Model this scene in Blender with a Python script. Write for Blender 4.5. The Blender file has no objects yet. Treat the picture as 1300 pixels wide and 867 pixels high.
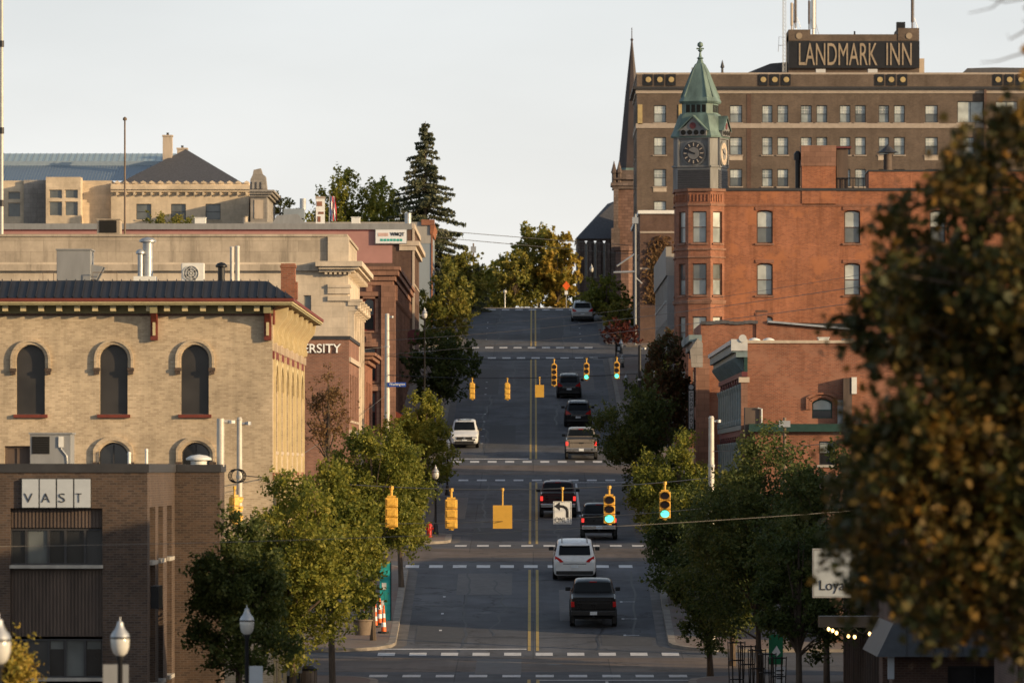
import bpy, math, random
import numpy as np
from mathutils import Vector, Matrix

# ------------------------------------------------------------------ camera, sky, sun, exposure
F, CX, CY = 8600.0, 677.0, 597.0           # focal length and principal point, in photograph pixels
R = math.radians
scene = bpy.context.scene
col = scene.collection
cam = bpy.data.cameras.new('camera')
cam.sensor_width = 36.0
cam.lens = 36.0 * F / 1300.0
cam.shift_x = -(CX - 650.0) / 1300.0
cam.shift_y = (CY - 433.5) / 1300.0
cam.clip_start, cam.clip_end = 1.0, 6000.0
cam.dof.use_dof = True
cam.dof.focus_distance = 330.0
cam.dof.aperture_fstop = 2.8
camo = bpy.data.objects.new('camera', cam)
col.objects.link(camo)
camo.rotation_euler = (R(90), 0, 0)
scene.camera = camo

SUN_EL, SUN_AZ = R(12.0), R(-25.0)         # azimuth: in front of +X
sdir = Vector((math.cos(SUN_EL) * math.cos(SUN_AZ), math.cos(SUN_EL) * math.sin(SUN_AZ), math.sin(SUN_EL)))
sun = bpy.data.lights.new('sun', 'SUN')
sun.energy = 5.0
sun.angle = R(0.55)
sun.color = (1.0, 0.72, 0.40)
suno = bpy.data.objects.new('sun', sun)
col.objects.link(suno)
suno.rotation_euler = sdir.to_track_quat('Z', 'Y').to_euler()

world = bpy.data.worlds.new('World')
scene.world = world
world.use_nodes = True
nt = world.node_tree
nt.nodes.clear()
wo = nt.nodes.new('ShaderNodeOutputWorld')
bg = nt.nodes.new('ShaderNodeBackground')
sky = nt.nodes.new('ShaderNodeTexSky')
sky.sky_type = 'NISHITA'
sky.sun_disc = False
sky.sun_elevation = SUN_EL
sky.sun_rotation = math.atan2(sdir.x, sdir.y)
sky.dust_density = 3.0
hsv = nt.nodes.new('ShaderNodeHueSaturation')
hsv.inputs['Saturation'].default_value = 0.95
hsv.inputs['Value'].default_value = 1.5
veil = nt.nodes.new('ShaderNodeMix'); veil.data_type = 'RGBA'
tc = nt.nodes.new('ShaderNodeTexCoord')
mp = nt.nodes.new('ShaderNodeMapping'); mp.inputs['Scale'].default_value = (5, 5, 16)
nz = nt.nodes.new('ShaderNodeTexNoise'); nz.inputs['Scale'].default_value = 2.2; nz.inputs['Detail'].default_value = 5
# thin high haze: thick towards the horizon, thinning overhead
sepz = nt.nodes.new('ShaderNodeSeparateXYZ')
hz = nt.nodes.new('ShaderNodeMapRange')
for i_, v_ in enumerate((0.0, 0.55, 0.97, 0.10)): hz.inputs[i_ + 1].default_value = v_
hz.interpolation_type = 'SMOOTHSTEP'
cr = nt.nodes.new('ShaderNodeMath'); cr.operation = 'MULTIPLY_ADD'; cr.inputs[1].default_value = 0.05
warm = nt.nodes.new('ShaderNodeMix'); warm.data_type = 'RGBA'      # cream haze low down, cooler above
warm.inputs['A'].default_value = (7.8, 7.62, 7.2, 1); warm.inputs['B'].default_value = (6.75, 7.05, 7.15, 1)
wz = nt.nodes.new('ShaderNodeMapRange'); wz.interpolation_type = 'SMOOTHSTEP'
for i_, v_ in enumerate((0.01, 0.085, 0.0, 1.0)): wz.inputs[i_ + 1].default_value = v_
nt.links.new(sepz.outputs[2], wz.inputs['Value']); nt.links.new(wz.outputs[0], warm.inputs['Factor'])
cl = nt.nodes.new('ShaderNodeMapRange')                          # faint uneven cloud in the haze
for i_, v_ in enumerate((0.35, 0.68, 0.955, 1.035)): cl.inputs[i_ + 1].default_value = v_
clv = nt.nodes.new('ShaderNodeVectorMath'); clv.operation = 'SCALE'
nt.links.new(nz.outputs['Fac'], cl.inputs['Value']); nt.links.new(warm.outputs['Result'], clv.inputs[0]); nt.links.new(cl.outputs[0], clv.inputs['Scale'])
nt.links.new(clv.outputs[0], veil.inputs['B'])
veil.clamp_factor = True
nt.links.new(tc.outputs['Generated'], mp.inputs['Vector'])
nt.links.new(tc.outputs['Generated'], sepz.inputs[0])
nt.links.new(sepz.outputs[2], hz.inputs['Value'])
nt.links.new(mp.outputs[0], nz.inputs['Vector'])
nt.links.new(nz.outputs['Fac'], cr.inputs[0])
nt.links.new(hz.outputs[0], cr.inputs[2])
nt.links.new(cr.outputs[0], veil.inputs['Factor'])
nt.links.new(sky.outputs[0], hsv.inputs['Color'])
nt.links.new(hsv.outputs[0], veil.inputs['A'])
nt.links.new(veil.outputs['Result'], bg.inputs['Color'])
bg.inputs['Strength'].default_value = 0.1
nt.links.new(bg.outputs[0], wo.inputs[0])

vs = scene.view_settings
vs.view_transform = 'Standard'
vs.look = 'None'
vs.exposure = 0.25
vs.gamma = 1.0

rnd = random.Random(7)

def P(px, v, d): return Vector(((px - CX) * d / F, d, (CY - v) * d / F))
def XX(px, d): return (px - CX) * d / F
def ZZ(v, d): return (CY - v) * d / F

# ------------------------------------------------------------------ terrain profile along the street
_pts = [(-60, -3.0), (0, -3.2), (60, -4.6), (100, -6.0), (130, -6.8), (170, -7.7), (230, -9.0), (255, -8.95), (272, -8.54), (277, -8.37),
        (292, -7.98), (304, -7.0), (322, -5.2), (329, -4.59), (346, -3.82), (352, -3.64), (376, -2.71),
        (418, -0.58), (436, 0.5), (447, 1.4), (467, 2.88), (495, 5.2), (545, 9.06), (558, 10.06), (590, 12.9),
        (607, 14.5), (616, 14.75), (640, 14.85), (700, 14.6), (900, 12.0), (1500, 6.0), (5000, 0.0)]
_gy = np.arange(-60, 1501, 1.0)
_gz = np.interp(_gy, [p[0] for p in _pts], [p[1] for p in _pts])
_k = np.exp(-0.5 * (np.arange(-9, 10) / 3.0) ** 2); _k /= _k.sum()
_gs = np.convolve(np.pad(_gz, 9, mode='edge'), _k, mode='valid')
def gz(y):
    if y > 1500: return float(np.interp(y, [1500, 5000], [6, 0]))
    return float(np.interp(y, _gy, _gs))
def slope(y): return (gz(y + 2) - gz(y - 2)) / 4.0

# ------------------------------------------------------------------ materials
MAT = {}
def new_mat(name):
    m = bpy.data.materials.new(name)
    m.use_nodes = True
    MAT[name] = m
    n = m.node_tree.nodes
    return m, n, m.node_tree.links, n['Principled BSDF']
def rgba(c): return (c[0], c[1], c[2], 1.0)
def mixnode(n, l, a, b, fac, blend='MIX'):
    x = n.new('ShaderNodeMix'); x.data_type = 'RGBA'; x.blend_type = blend
    for key, val in (('A', a), ('B', b), ('Factor', fac)):
        if hasattr(val, 'is_linked') or hasattr(val, 'links'): l.new(val, x.inputs[key])
        elif key == 'Factor': x.inputs[key].default_value = val
        else: x.inputs[key].default_value = rgba(val)
    return x.outputs['Result']
def noise(n, l, vec, scale, detail=4, rough=0.6):
    x = n.new('ShaderNodeTexNoise')
    x.inputs['Scale'].default_value = scale; x.inputs['Detail'].default_value = detail; x.inputs['Roughness'].default_value = rough
    if vec is not None: l.new(vec, x.inputs['Vector'])
    return x.outputs['Fac']
def rng(n, l, val, a, b, c, d):
    x = n.new('ShaderNodeMapRange')
    for i, k in enumerate((a, b, c, d)): x.inputs[i + 1].default_value = k
    l.new(val, x.inputs[0])
    return x.outputs[0]
def pos(n):
    return n.new('ShaderNodeNewGeometry').outputs['Position']
def mapv(n, l, vec, s):
    x = n.new('ShaderNodeMapping'); x.inputs['Scale'].default_value = s
    l.new(vec, x.inputs['Vector']); return x.outputs[0]
def bump(n, l, bsdf, h, strength=0.3, dist=0.02):
    b = n.new('ShaderNodeBump'); b.inputs['Strength'].default_value = strength; b.inputs['Distance'].default_value = dist
    l.new(h, b.inputs['Height']); l.new(b.outputs[0], bsdf.inputs['Normal'])

def plain(name, c, rough=0.6, metal=0.0, var=0.18, scale=3.0, spec=0.4, streak=False):
    m, n, l, b = new_mat(name)
    p = pos(n)
    v = mapv(n, l, p, (1, 1, 0.25)) if streak else p
    f = noise(n, l, v, scale, 5)
    f = rng(n, l, f, 0.3, 0.7, 0, 1)
    lo = [x * (1 - var) for x in c]; hi = [min(1, x * (1 + var)) for x in c]
    l.new(mixnode(n, l, lo, hi, f), b.inputs['Base Color'])
    b.inputs['Roughness'].default_value = rough; b.inputs['Metallic'].default_value = metal
    b.inputs['Specular IOR Level'].default_value = spec
    return m
def wallvec(n, l):
    p = pos(n)
    s = n.new('ShaderNodeSeparateXYZ'); l.new(p, s.inputs[0])
    a = n.new('ShaderNodeMath'); a.operation = 'ADD'; l.new(s.outputs[0], a.inputs[0]); l.new(s.outputs[1], a.inputs[1])
    c = n.new('ShaderNodeCombineXYZ'); l.new(a.outputs[0], c.inputs[0]); l.new(s.outputs[2], c.inputs[1])
    return p, c.outputs[0]
def brick(name, c1, c2, mortar, bw=0.21, rh=0.072, ms=0.011, stain=(0.35, 0.6), patch=None):
    m, n, l, b = new_mat(name)
    p, v = wallvec(n, l)
    t = n.new('ShaderNodeTexBrick')
    t.inputs['Scale'].default_value = 1.0; t.inputs['Brick Width'].default_value = bw; t.inputs['Row Height'].default_value = rh
    t.inputs['Mortar Size'].default_value = ms; t.inputs['Bias'].default_value = 0.0; t.inputs['Mortar Smooth'].default_value = 0.2
    t.inputs['Color1'].default_value = rgba(c1); t.inputs['Color2'].default_value = rgba(c2); t.inputs['Mortar'].default_value = rgba(mortar)
    l.new(v, t.inputs['Vector'])
    colr = t.outputs['Color']
    big = rng(n, l, noise(n, l, p, 0.45, 6, 0.72), 0.33, 0.68, 1.15, 0.70)
    c3 = n.new('ShaderNodeCombineColor')
    for i in range(3): l.new(big, c3.inputs[i])
    colr = mixnode(n, l, colr, c3.outputs[0], 1.0, 'MULTIPLY')
    st = rng(n, l, noise(n, l, mapv(n, l, p, (1.8, 1.8, 0.22)), 1.1, 6, .7), 0.5, 0.72, 0, stain[0])
    colr = mixnode(n, l, colr, [x * 0.35 for x in c1], st)
    if patch:
        pf = rng(n, l, noise(n, l, p, 0.6, 4), 0.55, 0.62, 0, 0.6)
        colr = mixnode(n, l, colr, patch, pf)
    l.new(colr, b.inputs['Base Color'])
    b.inputs['Roughness'].default_value = 0.85; b.inputs['Specular IOR Level'].default_value = 0.25
    bump(n, l, b, t.outputs['Fac'], -0.5, 0.012)
    return m
def stone(name, c, bw=0.9, rh=0.42, ms=0.012, var=0.12, rough=0.85, stain=0.5, mort=0.6):
    return brick(name, [x * (1 + var) for x in c], [x * (1 - var) for x in c], [x * mort for x in c], bw, rh, ms, (stain, 0.6))
def glass(name, c, rough=0.06, spec=0.6):
    m, n, l, b = new_mat(name)
    f = rng(n, l, noise(n, l, pos(n), 0.8, 2), 0.35, 0.65, 0, 1)
    l.new(mixnode(n, l, [x * 0.75 for x in c], [x * 1.25 for x in c], f), b.inputs['Base Color'])
    b.inputs['Roughness'].default_value = rough; b.inputs['Specular IOR Level'].default_value = spec
    return m
def emit(name, c, s):
    m, n, l, b = new_mat(name)
    b.inputs['Base Color'].default_value = rgba(c)
    b.inputs['Emission Color'].default_value = rgba(c); b.inputs['Emission Strength'].default_value = s
    return m
def paint(name, c, metal=0.0, rough=0.25):
    m, n, l, b = new_mat(name)
    f = rng(n, l, noise(n, l, n.new('ShaderNodeTexCoord').outputs['Object'], 2.5, 4), 0.35, 0.7, 0, 1)
    l.new(mixnode(n, l, c, [x * 0.8 + 0.006 for x in c], f), b.inputs['Base Color'])
    l.new(rng(n, l, f, 0, 1, rough, rough + 0.15), b.inputs['Roughness'])
    b.inputs['Metallic'].default_value = metal
    b.inputs['Specular IOR Level'].default_value = 0.3; b.inputs['Coat Weight'].default_value = 0.25; b.inputs['Coat Roughness'].default_value = 0.08
    return m
def leafmat(name, cols, trans=0.42, scale=0.45):
    m, n, l, b = new_mat(name)
    g = n.new('ShaderNodeNewGeometry')
    isl = g.outputs['Random Per Island']
    nf = noise(n, l, g.outputs['Position'], scale, 3)
    a = n.new('ShaderNodeMath'); a.operation = 'MULTIPLY_ADD'
    l.new(isl, a.inputs[0]); a.inputs[1].default_value = 0.55
    l.new(rng(n, l, nf, 0.3, 0.7, -0.05, 0.5), a.inputs[2])
    r = n.new('ShaderNodeValToRGB')
    el = r.color_ramp.elements
    while len(el) < len(cols): el.new(0.5)
    for i, c in enumerate(cols):
        el[i].position = i / (len(cols) - 1); el[i].color = rgba(c)
    l.new(a.outputs[0], r.inputs[0])
    l.new(r.outputs[0], b.inputs['Base Color'])
    b.inputs['Roughness'].default_value = 0.6; b.inputs['Specular IOR Level'].default_value = 0.3
    t = n.new('ShaderNodeBsdfTranslucent'); l.new(r.outputs[0], t.inputs[0])
    mx = n.new('ShaderNodeMixShader'); mx.inputs[0].default_value = trans
    l.new(b.outputs[0], mx.inputs[1]); l.new(t.outputs[0], mx.inputs[2])
    l.new(mx.outputs[0], n['Material Output'].inputs[0])
    return m

brick('brick_brown', (0.105, 0.068, 0.048), (0.055, 0.038, 0.030), (0.108, 0.088, 0.077))
brick('brick_cream', (0.54, 0.43, 0.30), (0.37, 0.285, 0.195), (0.50, 0.415, 0.305), stain=(0.35, .6))
brick('brick_orange', (0.38, 0.135, 0.065), (0.25, 0.085, 0.045), (0.31, 0.165, 0.105), stain=(0.6, .6), patch=(0.40, 0.155, 0.07))
brick('brick_red', (0.31, 0.115, 0.065), (0.20, 0.073, 0.045), (0.25, 0.15, 0.105), stain=(0.4, .6), patch=(0.30, 0.15, 0.10))
brick('brick_university', (0.27, 0.125, 0.085), (0.19, 0.09, 0.065), (0.25, 0.17, 0.13))
brick('brick_dark', (0.13, 0.072, 0.05), (0.09, 0.05, 0.04), (0.14, 0.10, 0.085))
brick('brick_hotel', (0.145, 0.105, 0.078), (0.105, 0.077, 0.06), (0.15, 0.12, 0.10))
stone('brownstone', (0.25, 0.135, 0.095), 0.7, 0.35)
stone('limestone', (0.56, 0.475, 0.375), 1.4, 0.6, 0.008, 0.05, stain=0.35, mort=0.8)
stone('limestone_stained', (0.44, 0.37, 0.29), 1.4, 0.6, 0.008, 0.08, stain=0.75)
stone('courthouse_stone', (0.60, 0.49, 0.36), 1.1, 0.5, 0.01, 0.05, stain=0.2, mort=0.8)
stone('grey_stone', (0.30, 0.275, 0.25), 0.9, 0.45, 0.012, 0.08)
stone('church_stone', (0.165, 0.125, 0.11), 0.6, 0.3, 0.02, 0.25)
stone('church_stone_rose', (0.20, 0.12, 0.095), 0.6, 0.3, 0.02, 0.25)
plain('pink_paint', (0.36, 0.19, 0.17), 0.8, var=0.1, scale=0.8)
plain('blue_grey_paint', (0.22, 0.255, 0.29), 0.85, var=0.12, scale=0.6, streak=True)
plain('grey_render', (0.32, 0.30, 0.275), 0.85, var=0.12, streak=True)
plain('pale_panel', (0.50, 0.50, 0.49), 0.6, var=0.1)
plain('tan_stone', (0.46, 0.38, 0.30), 0.8, var=0.15, streak=True)
plain('band_stone', (0.36, 0.30, 0.25), 0.85, var=0.12)
plain('dark_cap', (0.035, 0.034, 0.036), 0.55)
plain('roof_metal_dark', (0.032, 0.030, 0.031), 0.5, 0.3, var=0.2, scale=1.0)
plain('roof_metal_blue', (0.27, 0.33, 0.38), 0.45, 0.25, var=0.08)
plain('roof_glass_green', (0.32, 0.40, 0.40), 0.3, 0.1, var=0.08)
plain('slate', (0.075, 0.075, 0.082), 0.7, var=0.3, scale=6)
plain('copper_green', (0.115, 0.168, 0.15), 0.6, 0.1, var=0.45, scale=1.2, streak=True)
plain('tower_metal', (0.17, 0.17, 0.168), 0.6, var=0.3, scale=1.5, streak=True)
plain('clock_dial', (0.045, 0.045, 0.05), 0.6)
plain('clock_centre', (0.20, 0.19, 0.18), 0.6)
plain('galvanised', (0.40, 0.41, 0.42), 0.45, 0.55, var=0.15)
plain('unit_grey', (0.24, 0.245, 0.25), 0.6, 0.1, var=0.12, streak=True)
plain('unit_white', (0.66, 0.65, 0.61), 0.5, var=0.08)
plain('black_metal', (0.014, 0.014, 0.016), 0.45, 0.2)
plain('dark_void', (0.008, 0.008, 0.008), 0.9)
plain('white_paint', (0.72, 0.71, 0.68), 0.6, var=0.08)
plain('trim_red', (0.15, 0.032, 0.02), 0.6, var=0.2)
plain('trim_cream', (0.52, 0.43, 0.25), 0.65, var=0.12)
plain('trim_olive', (0.25, 0.225, 0.12), 0.7, var=0.15)
plain('trim_maroon', (0.12, 0.03, 0.032), 0.6)
plain('trim_teal', (0.16, 0.21, 0.22), 0.6)
plain('trim_green', (0.014, 0.045, 0.036), 0.5)
plain('siding_brown', (0.095, 0.068, 0.054), 0.75, var=0.3, scale=2, streak=True)
plain('concrete', (0.36, 0.335, 0.30), 0.9, var=0.2)
plain('sign_white', (0.70, 0.72, 0.74), 0.5, var=0.04)
plain('sign_grey', (0.42, 0.45, 0.48), 0.5, var=0.06)
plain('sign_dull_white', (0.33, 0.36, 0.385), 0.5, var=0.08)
plain('sign_black', (0.012, 0.012, 0.014), 0.5)
plain('ink', (0.02, 0.02, 0.025), 0.6)
plain('ink_teal', (0.03, 0.35, 0.30), 0.6)
plain('ink_pale', (0.55, 0.38, 0.34), 0.6)
plain('letter_bronze', (0.30, 0.235, 0.165), 0.6)
plain('letter_white', (0.80, 0.80, 0.78), 0.5)
plain('blue_sign', (0.02, 0.07, 0.35), 0.4)
plain('green_sign', (0.01, 0.17, 0.07), 0.4)
plain('teal_paint', (0.02, 0.33, 0.33), 0.5, var=0.4, scale=4)
plain('blue_paint', (0.03, 0.09, 0.17), 0.6)
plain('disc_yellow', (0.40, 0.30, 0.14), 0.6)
plain('signal_yellow', (0.66, 0.38, 0.06), 0.5, var=0.25, scale=9)
plain('sign_yellow', (0.55, 0.32, 0.05), 0.5, var=0.08)
plain('cone_orange', (0.75, 0.12, 0.015), 0.5)
plain('hydrant_red', (0.42, 0.025, 0.015), 0.4)
plain('pole_pale', (0.50, 0.47, 0.42), 0.55, 0.2, var=0.12)
plain('wood_pole', (0.16, 0.12, 0.09), 0.9, var=0.3, scale=5, streak=True)
plain('lens_dark', (0.03, 0.015, 0.012), 0.2)
plain('lamp_glass', (0.48, 0.47, 0.44), 0.15, var=0.1)
plain('rubber', (0.02, 0.02, 0.02), 0.8)
plain('bark', (0.085, 0.062, 0.045), 0.95, var=0.4, scale=9, streak=True)
plain('bark_pale', (0.15, 0.12, 0.095), 0.95, var=0.35, scale=9, streak=True)
plain('plastic_black', (0.018, 0.018, 0.019), 0.55)
plain('chrome', (0.55, 0.55, 0.55), 0.2, 0.9, var=0.05)
plain('plate', (0.62, 0.66, 0.70), 0.4)
plain('flag_red', (0.40, 0.03, 0.04), 0.8)
plain('flag_blue', (0.03, 0.05, 0.18), 0.8)
plain('flag_white', (0.65, 0.63, 0.60), 0.8)
plain('cable', (0.13, 0.12, 0.11), 0.7)
plain('awning_grey', (0.055, 0.058, 0.062), 0.6, var=0.2)
plain('planter', (0.16, 0.12, 0.09), 0.8)
glass('glass_dark', (0.02, 0.021, 0.023))
glass('glass_screen', (0.035, 0.032, 0.03), 0.35, 0.4)
glass('glass_mid', (0.10, 0.11, 0.11), 0.08)
glass('glass_blind', (0.42, 0.45, 0.43), 0.25)
glass('glass_blind_grey', (0.26, 0.29, 0.29), 0.2)
glass('glass_stained', (0.16, 0.17, 0.18), 0.3)
glass('glass_car', (0.006, 0.007, 0.008), 0.08, 0.18)
emit('lens_green', (0.12, 0.90, 0.62), 1.5)
emit('bulb_warm', (1.0, 0.62, 0.22), 4.0)
emit('brake_red', (0.9, 0.04, 0.03), 1.0)
plain('tail_red', (0.42, 0.01, 0.01), 0.2)
plain('head_lamp', (0.42, 0.43, 0.45), 0.15)
paint('paint_black', (0.005, 0.005, 0.006))
paint('paint_charcoal', (0.010, 0.011, 0.013))
paint('paint_maroon', (0.045, 0.010, 0.011))
paint('paint_white', (0.66, 0.67, 0.68))
paint('paint_silver', (0.42, 0.43, 0.44), 0.2)
paint('paint_tan', (0.27, 0.235, 0.20), 0.35)

def asphalt(name, base, tint):
    m, n, l, b = new_mat(name)
    p = pos(n)
    f1 = rng(n, l, noise(n, l, p, 0.12, 5, 0.65), 0.35, 0.65, 0, 1)
    c = mixnode(n, l, [x * 0.68 for x in base], [x * 1.28 for x in base], f1)
    # long streaks along the wheel tracks
    f2 = rng(n, l, noise(n, l, mapv(n, l, p, (1.6, 0.04, 1)), 0.9, 4), 0.42, 0.7, 0, 0.55)
    c = mixnode(n, l, c, [x * 0.62 for x in base], f2)
    # patched rectangles
    t = n.new('ShaderNodeTexBrick'); t.inputs['Scale'].default_value = 1; t.inputs['Brick Width'].default_value = 6.4; t.inputs['Row Height'].default_value = 17
    t.inputs['Mortar Size'].default_value = 0.03
    t.inputs['Color1'].default_value = (0.80, 0.80, 0.82, 1); t.inputs['Color2'].default_value = (1.12, 1.1, 1.06, 1); t.inputs['Mortar'].default_value = (0.45, 0.45, 0.45, 1)
    l.new(p, t.inputs['Vector'])
    c = mixnode(n, l, c, t.outputs['Color'], 0.9, 'MULTIPLY')
    # cracks
    v = n.new('ShaderNodeTexVoronoi'); v.feature = 'DISTANCE_TO_EDGE'; v.inputs['Scale'].default_value = 0.16
    wv = n.new('ShaderNodeVectorMath'); wv.operation = 'ADD'
    nn = n.new('ShaderNodeTexNoise'); nn.inputs['Scale'].default_value = 0.7; nn.inputs['Detail'].default_value = 4; l.new(p, nn.inputs['Vector'])
    sc = n.new('ShaderNodeVectorMath'); sc.operation = 'SCALE'; sc.inputs['Scale'].default_value = 3.0; l.new(nn.outputs['Color'], sc.inputs[0])
    l.new(p, wv.inputs[0]); l.new(sc.outputs[0], wv.inputs[1]); l.new(wv.outputs[0], v.inputs['Vector'])
    cf = rng(n, l, v.outputs['Distance'], 0.0, 0.02, 0.85, 0)
    c = mixnode(n, l, c, [x * 0.35 for x in base], cf)
    sp = rng(n, l, noise(n, l, p, 1.1, 3), 0.66, 0.72, 0, 0.35)
    c = mixnode(n, l, c, tint, sp)
    l.new(c, b.inputs['Base Color'])
    l.new(rng(n, l, noise(n, l, p, 0.5, 4), 0.3, 0.7, 0.68, 0.9), b.inputs['Roughness'])
    b.inputs['Specular IOR Level'].default_value = 0.3
    bump(n, l, b, noise(n, l, p, 30, 3), 0.3, 0.01)
    return m
asphalt('asphalt', (0.078, 0.081, 0.092), (0.10, 0.09, 0.08))
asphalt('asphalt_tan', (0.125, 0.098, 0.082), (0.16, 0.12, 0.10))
def worn_paint(name, c):
    m, n, l, b = new_mat(name)
    p = pos(n)
    f = rng(n, l, noise(n, l, p, 2.3, 6, 0.75), 0.52, 0.72, 0, 0.75)
    l.new(mixnode(n, l, c, (0.09, 0.088, 0.085), f), b.inputs['Base Color'])
    b.inputs['Roughness'].default_value = 0.75
    return m
worn_paint('road_white', (0.52, 0.52, 0.53))
plain('tar', (0.022, 0.022, 0.024), 0.6)
plain('asphalt_fresh', (0.046, 0.047, 0.052), 0.8)
plain('asphalt_pale', (0.12, 0.115, 0.115), 0.9)
worn_paint('road_yellow', (0.37, 0.25, 0.06))
m_, n_, l_, b_ = new_mat('paver')
t_ = n_.new('ShaderNodeTexBrick'); t_.inputs['Scale'].default_value = 1; t_.inputs['Brick Width'].default_value = 0.42; t_.inputs['Row Height'].default_value = 0.21; t_.inputs['Mortar Size'].default_value = 0.012
t_.inputs['Color1'].default_value = (0.17, 0.105, 0.082, 1); t_.inputs['Color2'].default_value = (0.125, 0.085, 0.07, 1); t_.inputs['Mortar'].default_value = (0.14, 0.125, 0.11, 1)
p_ = pos(n_); l_.new(p_, t_.inputs['Vector'])
c_ = mixnode(n_, l_, t_.outputs['Color'], (0.16, 0.145, 0.13), rng(n_, l_, noise(n_, l_, p_, 0.3, 5), 0.4, 0.65, 0, 0.8))
l_.new(c_, b_.inputs['Base Color']); b_.inputs['Roughness'].default_value = 0.9
plain('kerb_concrete', (0.21, 0.185, 0.16), 0.9, var=0.3, scale=1.5)
plain('gutter_concrete', (0.11, 0.10, 0.095), 0.9, var=0.3, scale=1.2)
m_, n_, l_, b_ = new_mat('grass_ground')
p_ = pos(n_)
c_ = mixnode(n_, l_, (0.05, 0.065, 0.025), (0.11, 0.10, 0.05), rng(n_, l_, noise(n_, l_, p_, 0.15, 6), 0.35, 0.65, 0, 1))
c_ = mixnode(n_, l_, c_, (0.13, 0.12, 0.11), rng(n_, l_, noise(n_, l_, p_, 0.03, 3), 0.45, 0.5, 0, 1))
l_.new(c_, b_.inputs['Base Color']); b_.inputs['Roughness'].default_value = 0.95

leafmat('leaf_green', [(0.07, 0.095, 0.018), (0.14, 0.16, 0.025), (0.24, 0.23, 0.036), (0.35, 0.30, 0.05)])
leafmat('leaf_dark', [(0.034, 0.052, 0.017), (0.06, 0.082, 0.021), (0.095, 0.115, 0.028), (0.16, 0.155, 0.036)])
leafmat('leaf_olive', [(0.09, 0.11, 0.024), (0.17, 0.175, 0.034), (0.27, 0.235, 0.048), (0.36, 0.27, 0.05)])
leafmat('leaf_yellow', [(0.16, 0.155, 0.03), (0.28, 0.23, 0.04), (0.42, 0.29, 0.05), (0.40, 0.24, 0.04)])
leafmat('leaf_rust', [(0.04, 0.06, 0.02), (0.07, 0.06, 0.022), (0.13, 0.055, 0.024), (0.06, 0.08, 0.025)])
leafmat('leaf_red', [(0.07, 0.018, 0.015), (0.12, 0.024, 0.018), (0.09, 0.03, 0.018), (0.06, 0.04, 0.018)])
leafmat('leaf_brown', [(0.11, 0.06, 0.03), (0.17, 0.09, 0.04), (0.22, 0.13, 0.05), (0.12, 0.09, 0.04)])
leafmat('leaf_maple', [(0.020, 0.028, 0.007), (0.043, 0.046, 0.011), (0.115, 0.072, 0.015), (0.31, 0.15, 0.023)], 0.25, 0.75)
leafmat('needle', [(0.06, 0.078, 0.042), (0.09, 0.105, 0.056), (0.13, 0.13, 0.07), (0.16, 0.145, 0.085)], 0.2, 0.8)

# ------------------------------------------------------------------ object helpers
ORG = {}
def tag(o, label=None, cat=None, group=None, kind=None):
    if label: o['label'] = label
    if cat: o['category'] = cat
    if group: o['group'] = group
    if kind: o['kind'] = kind
    return o
def thing(name, label, cat, loc, group=None, rz=0.0, rx=0.0):
    o = bpy.data.objects.new(name, None); col.objects.link(o)
    o.empty_display_size = 0.5
    o.location = loc; o.rotation_euler = (rx, 0, rz)
    ORG[o.name] = Vector(loc)
    return tag(o, label, cat, group)

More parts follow.
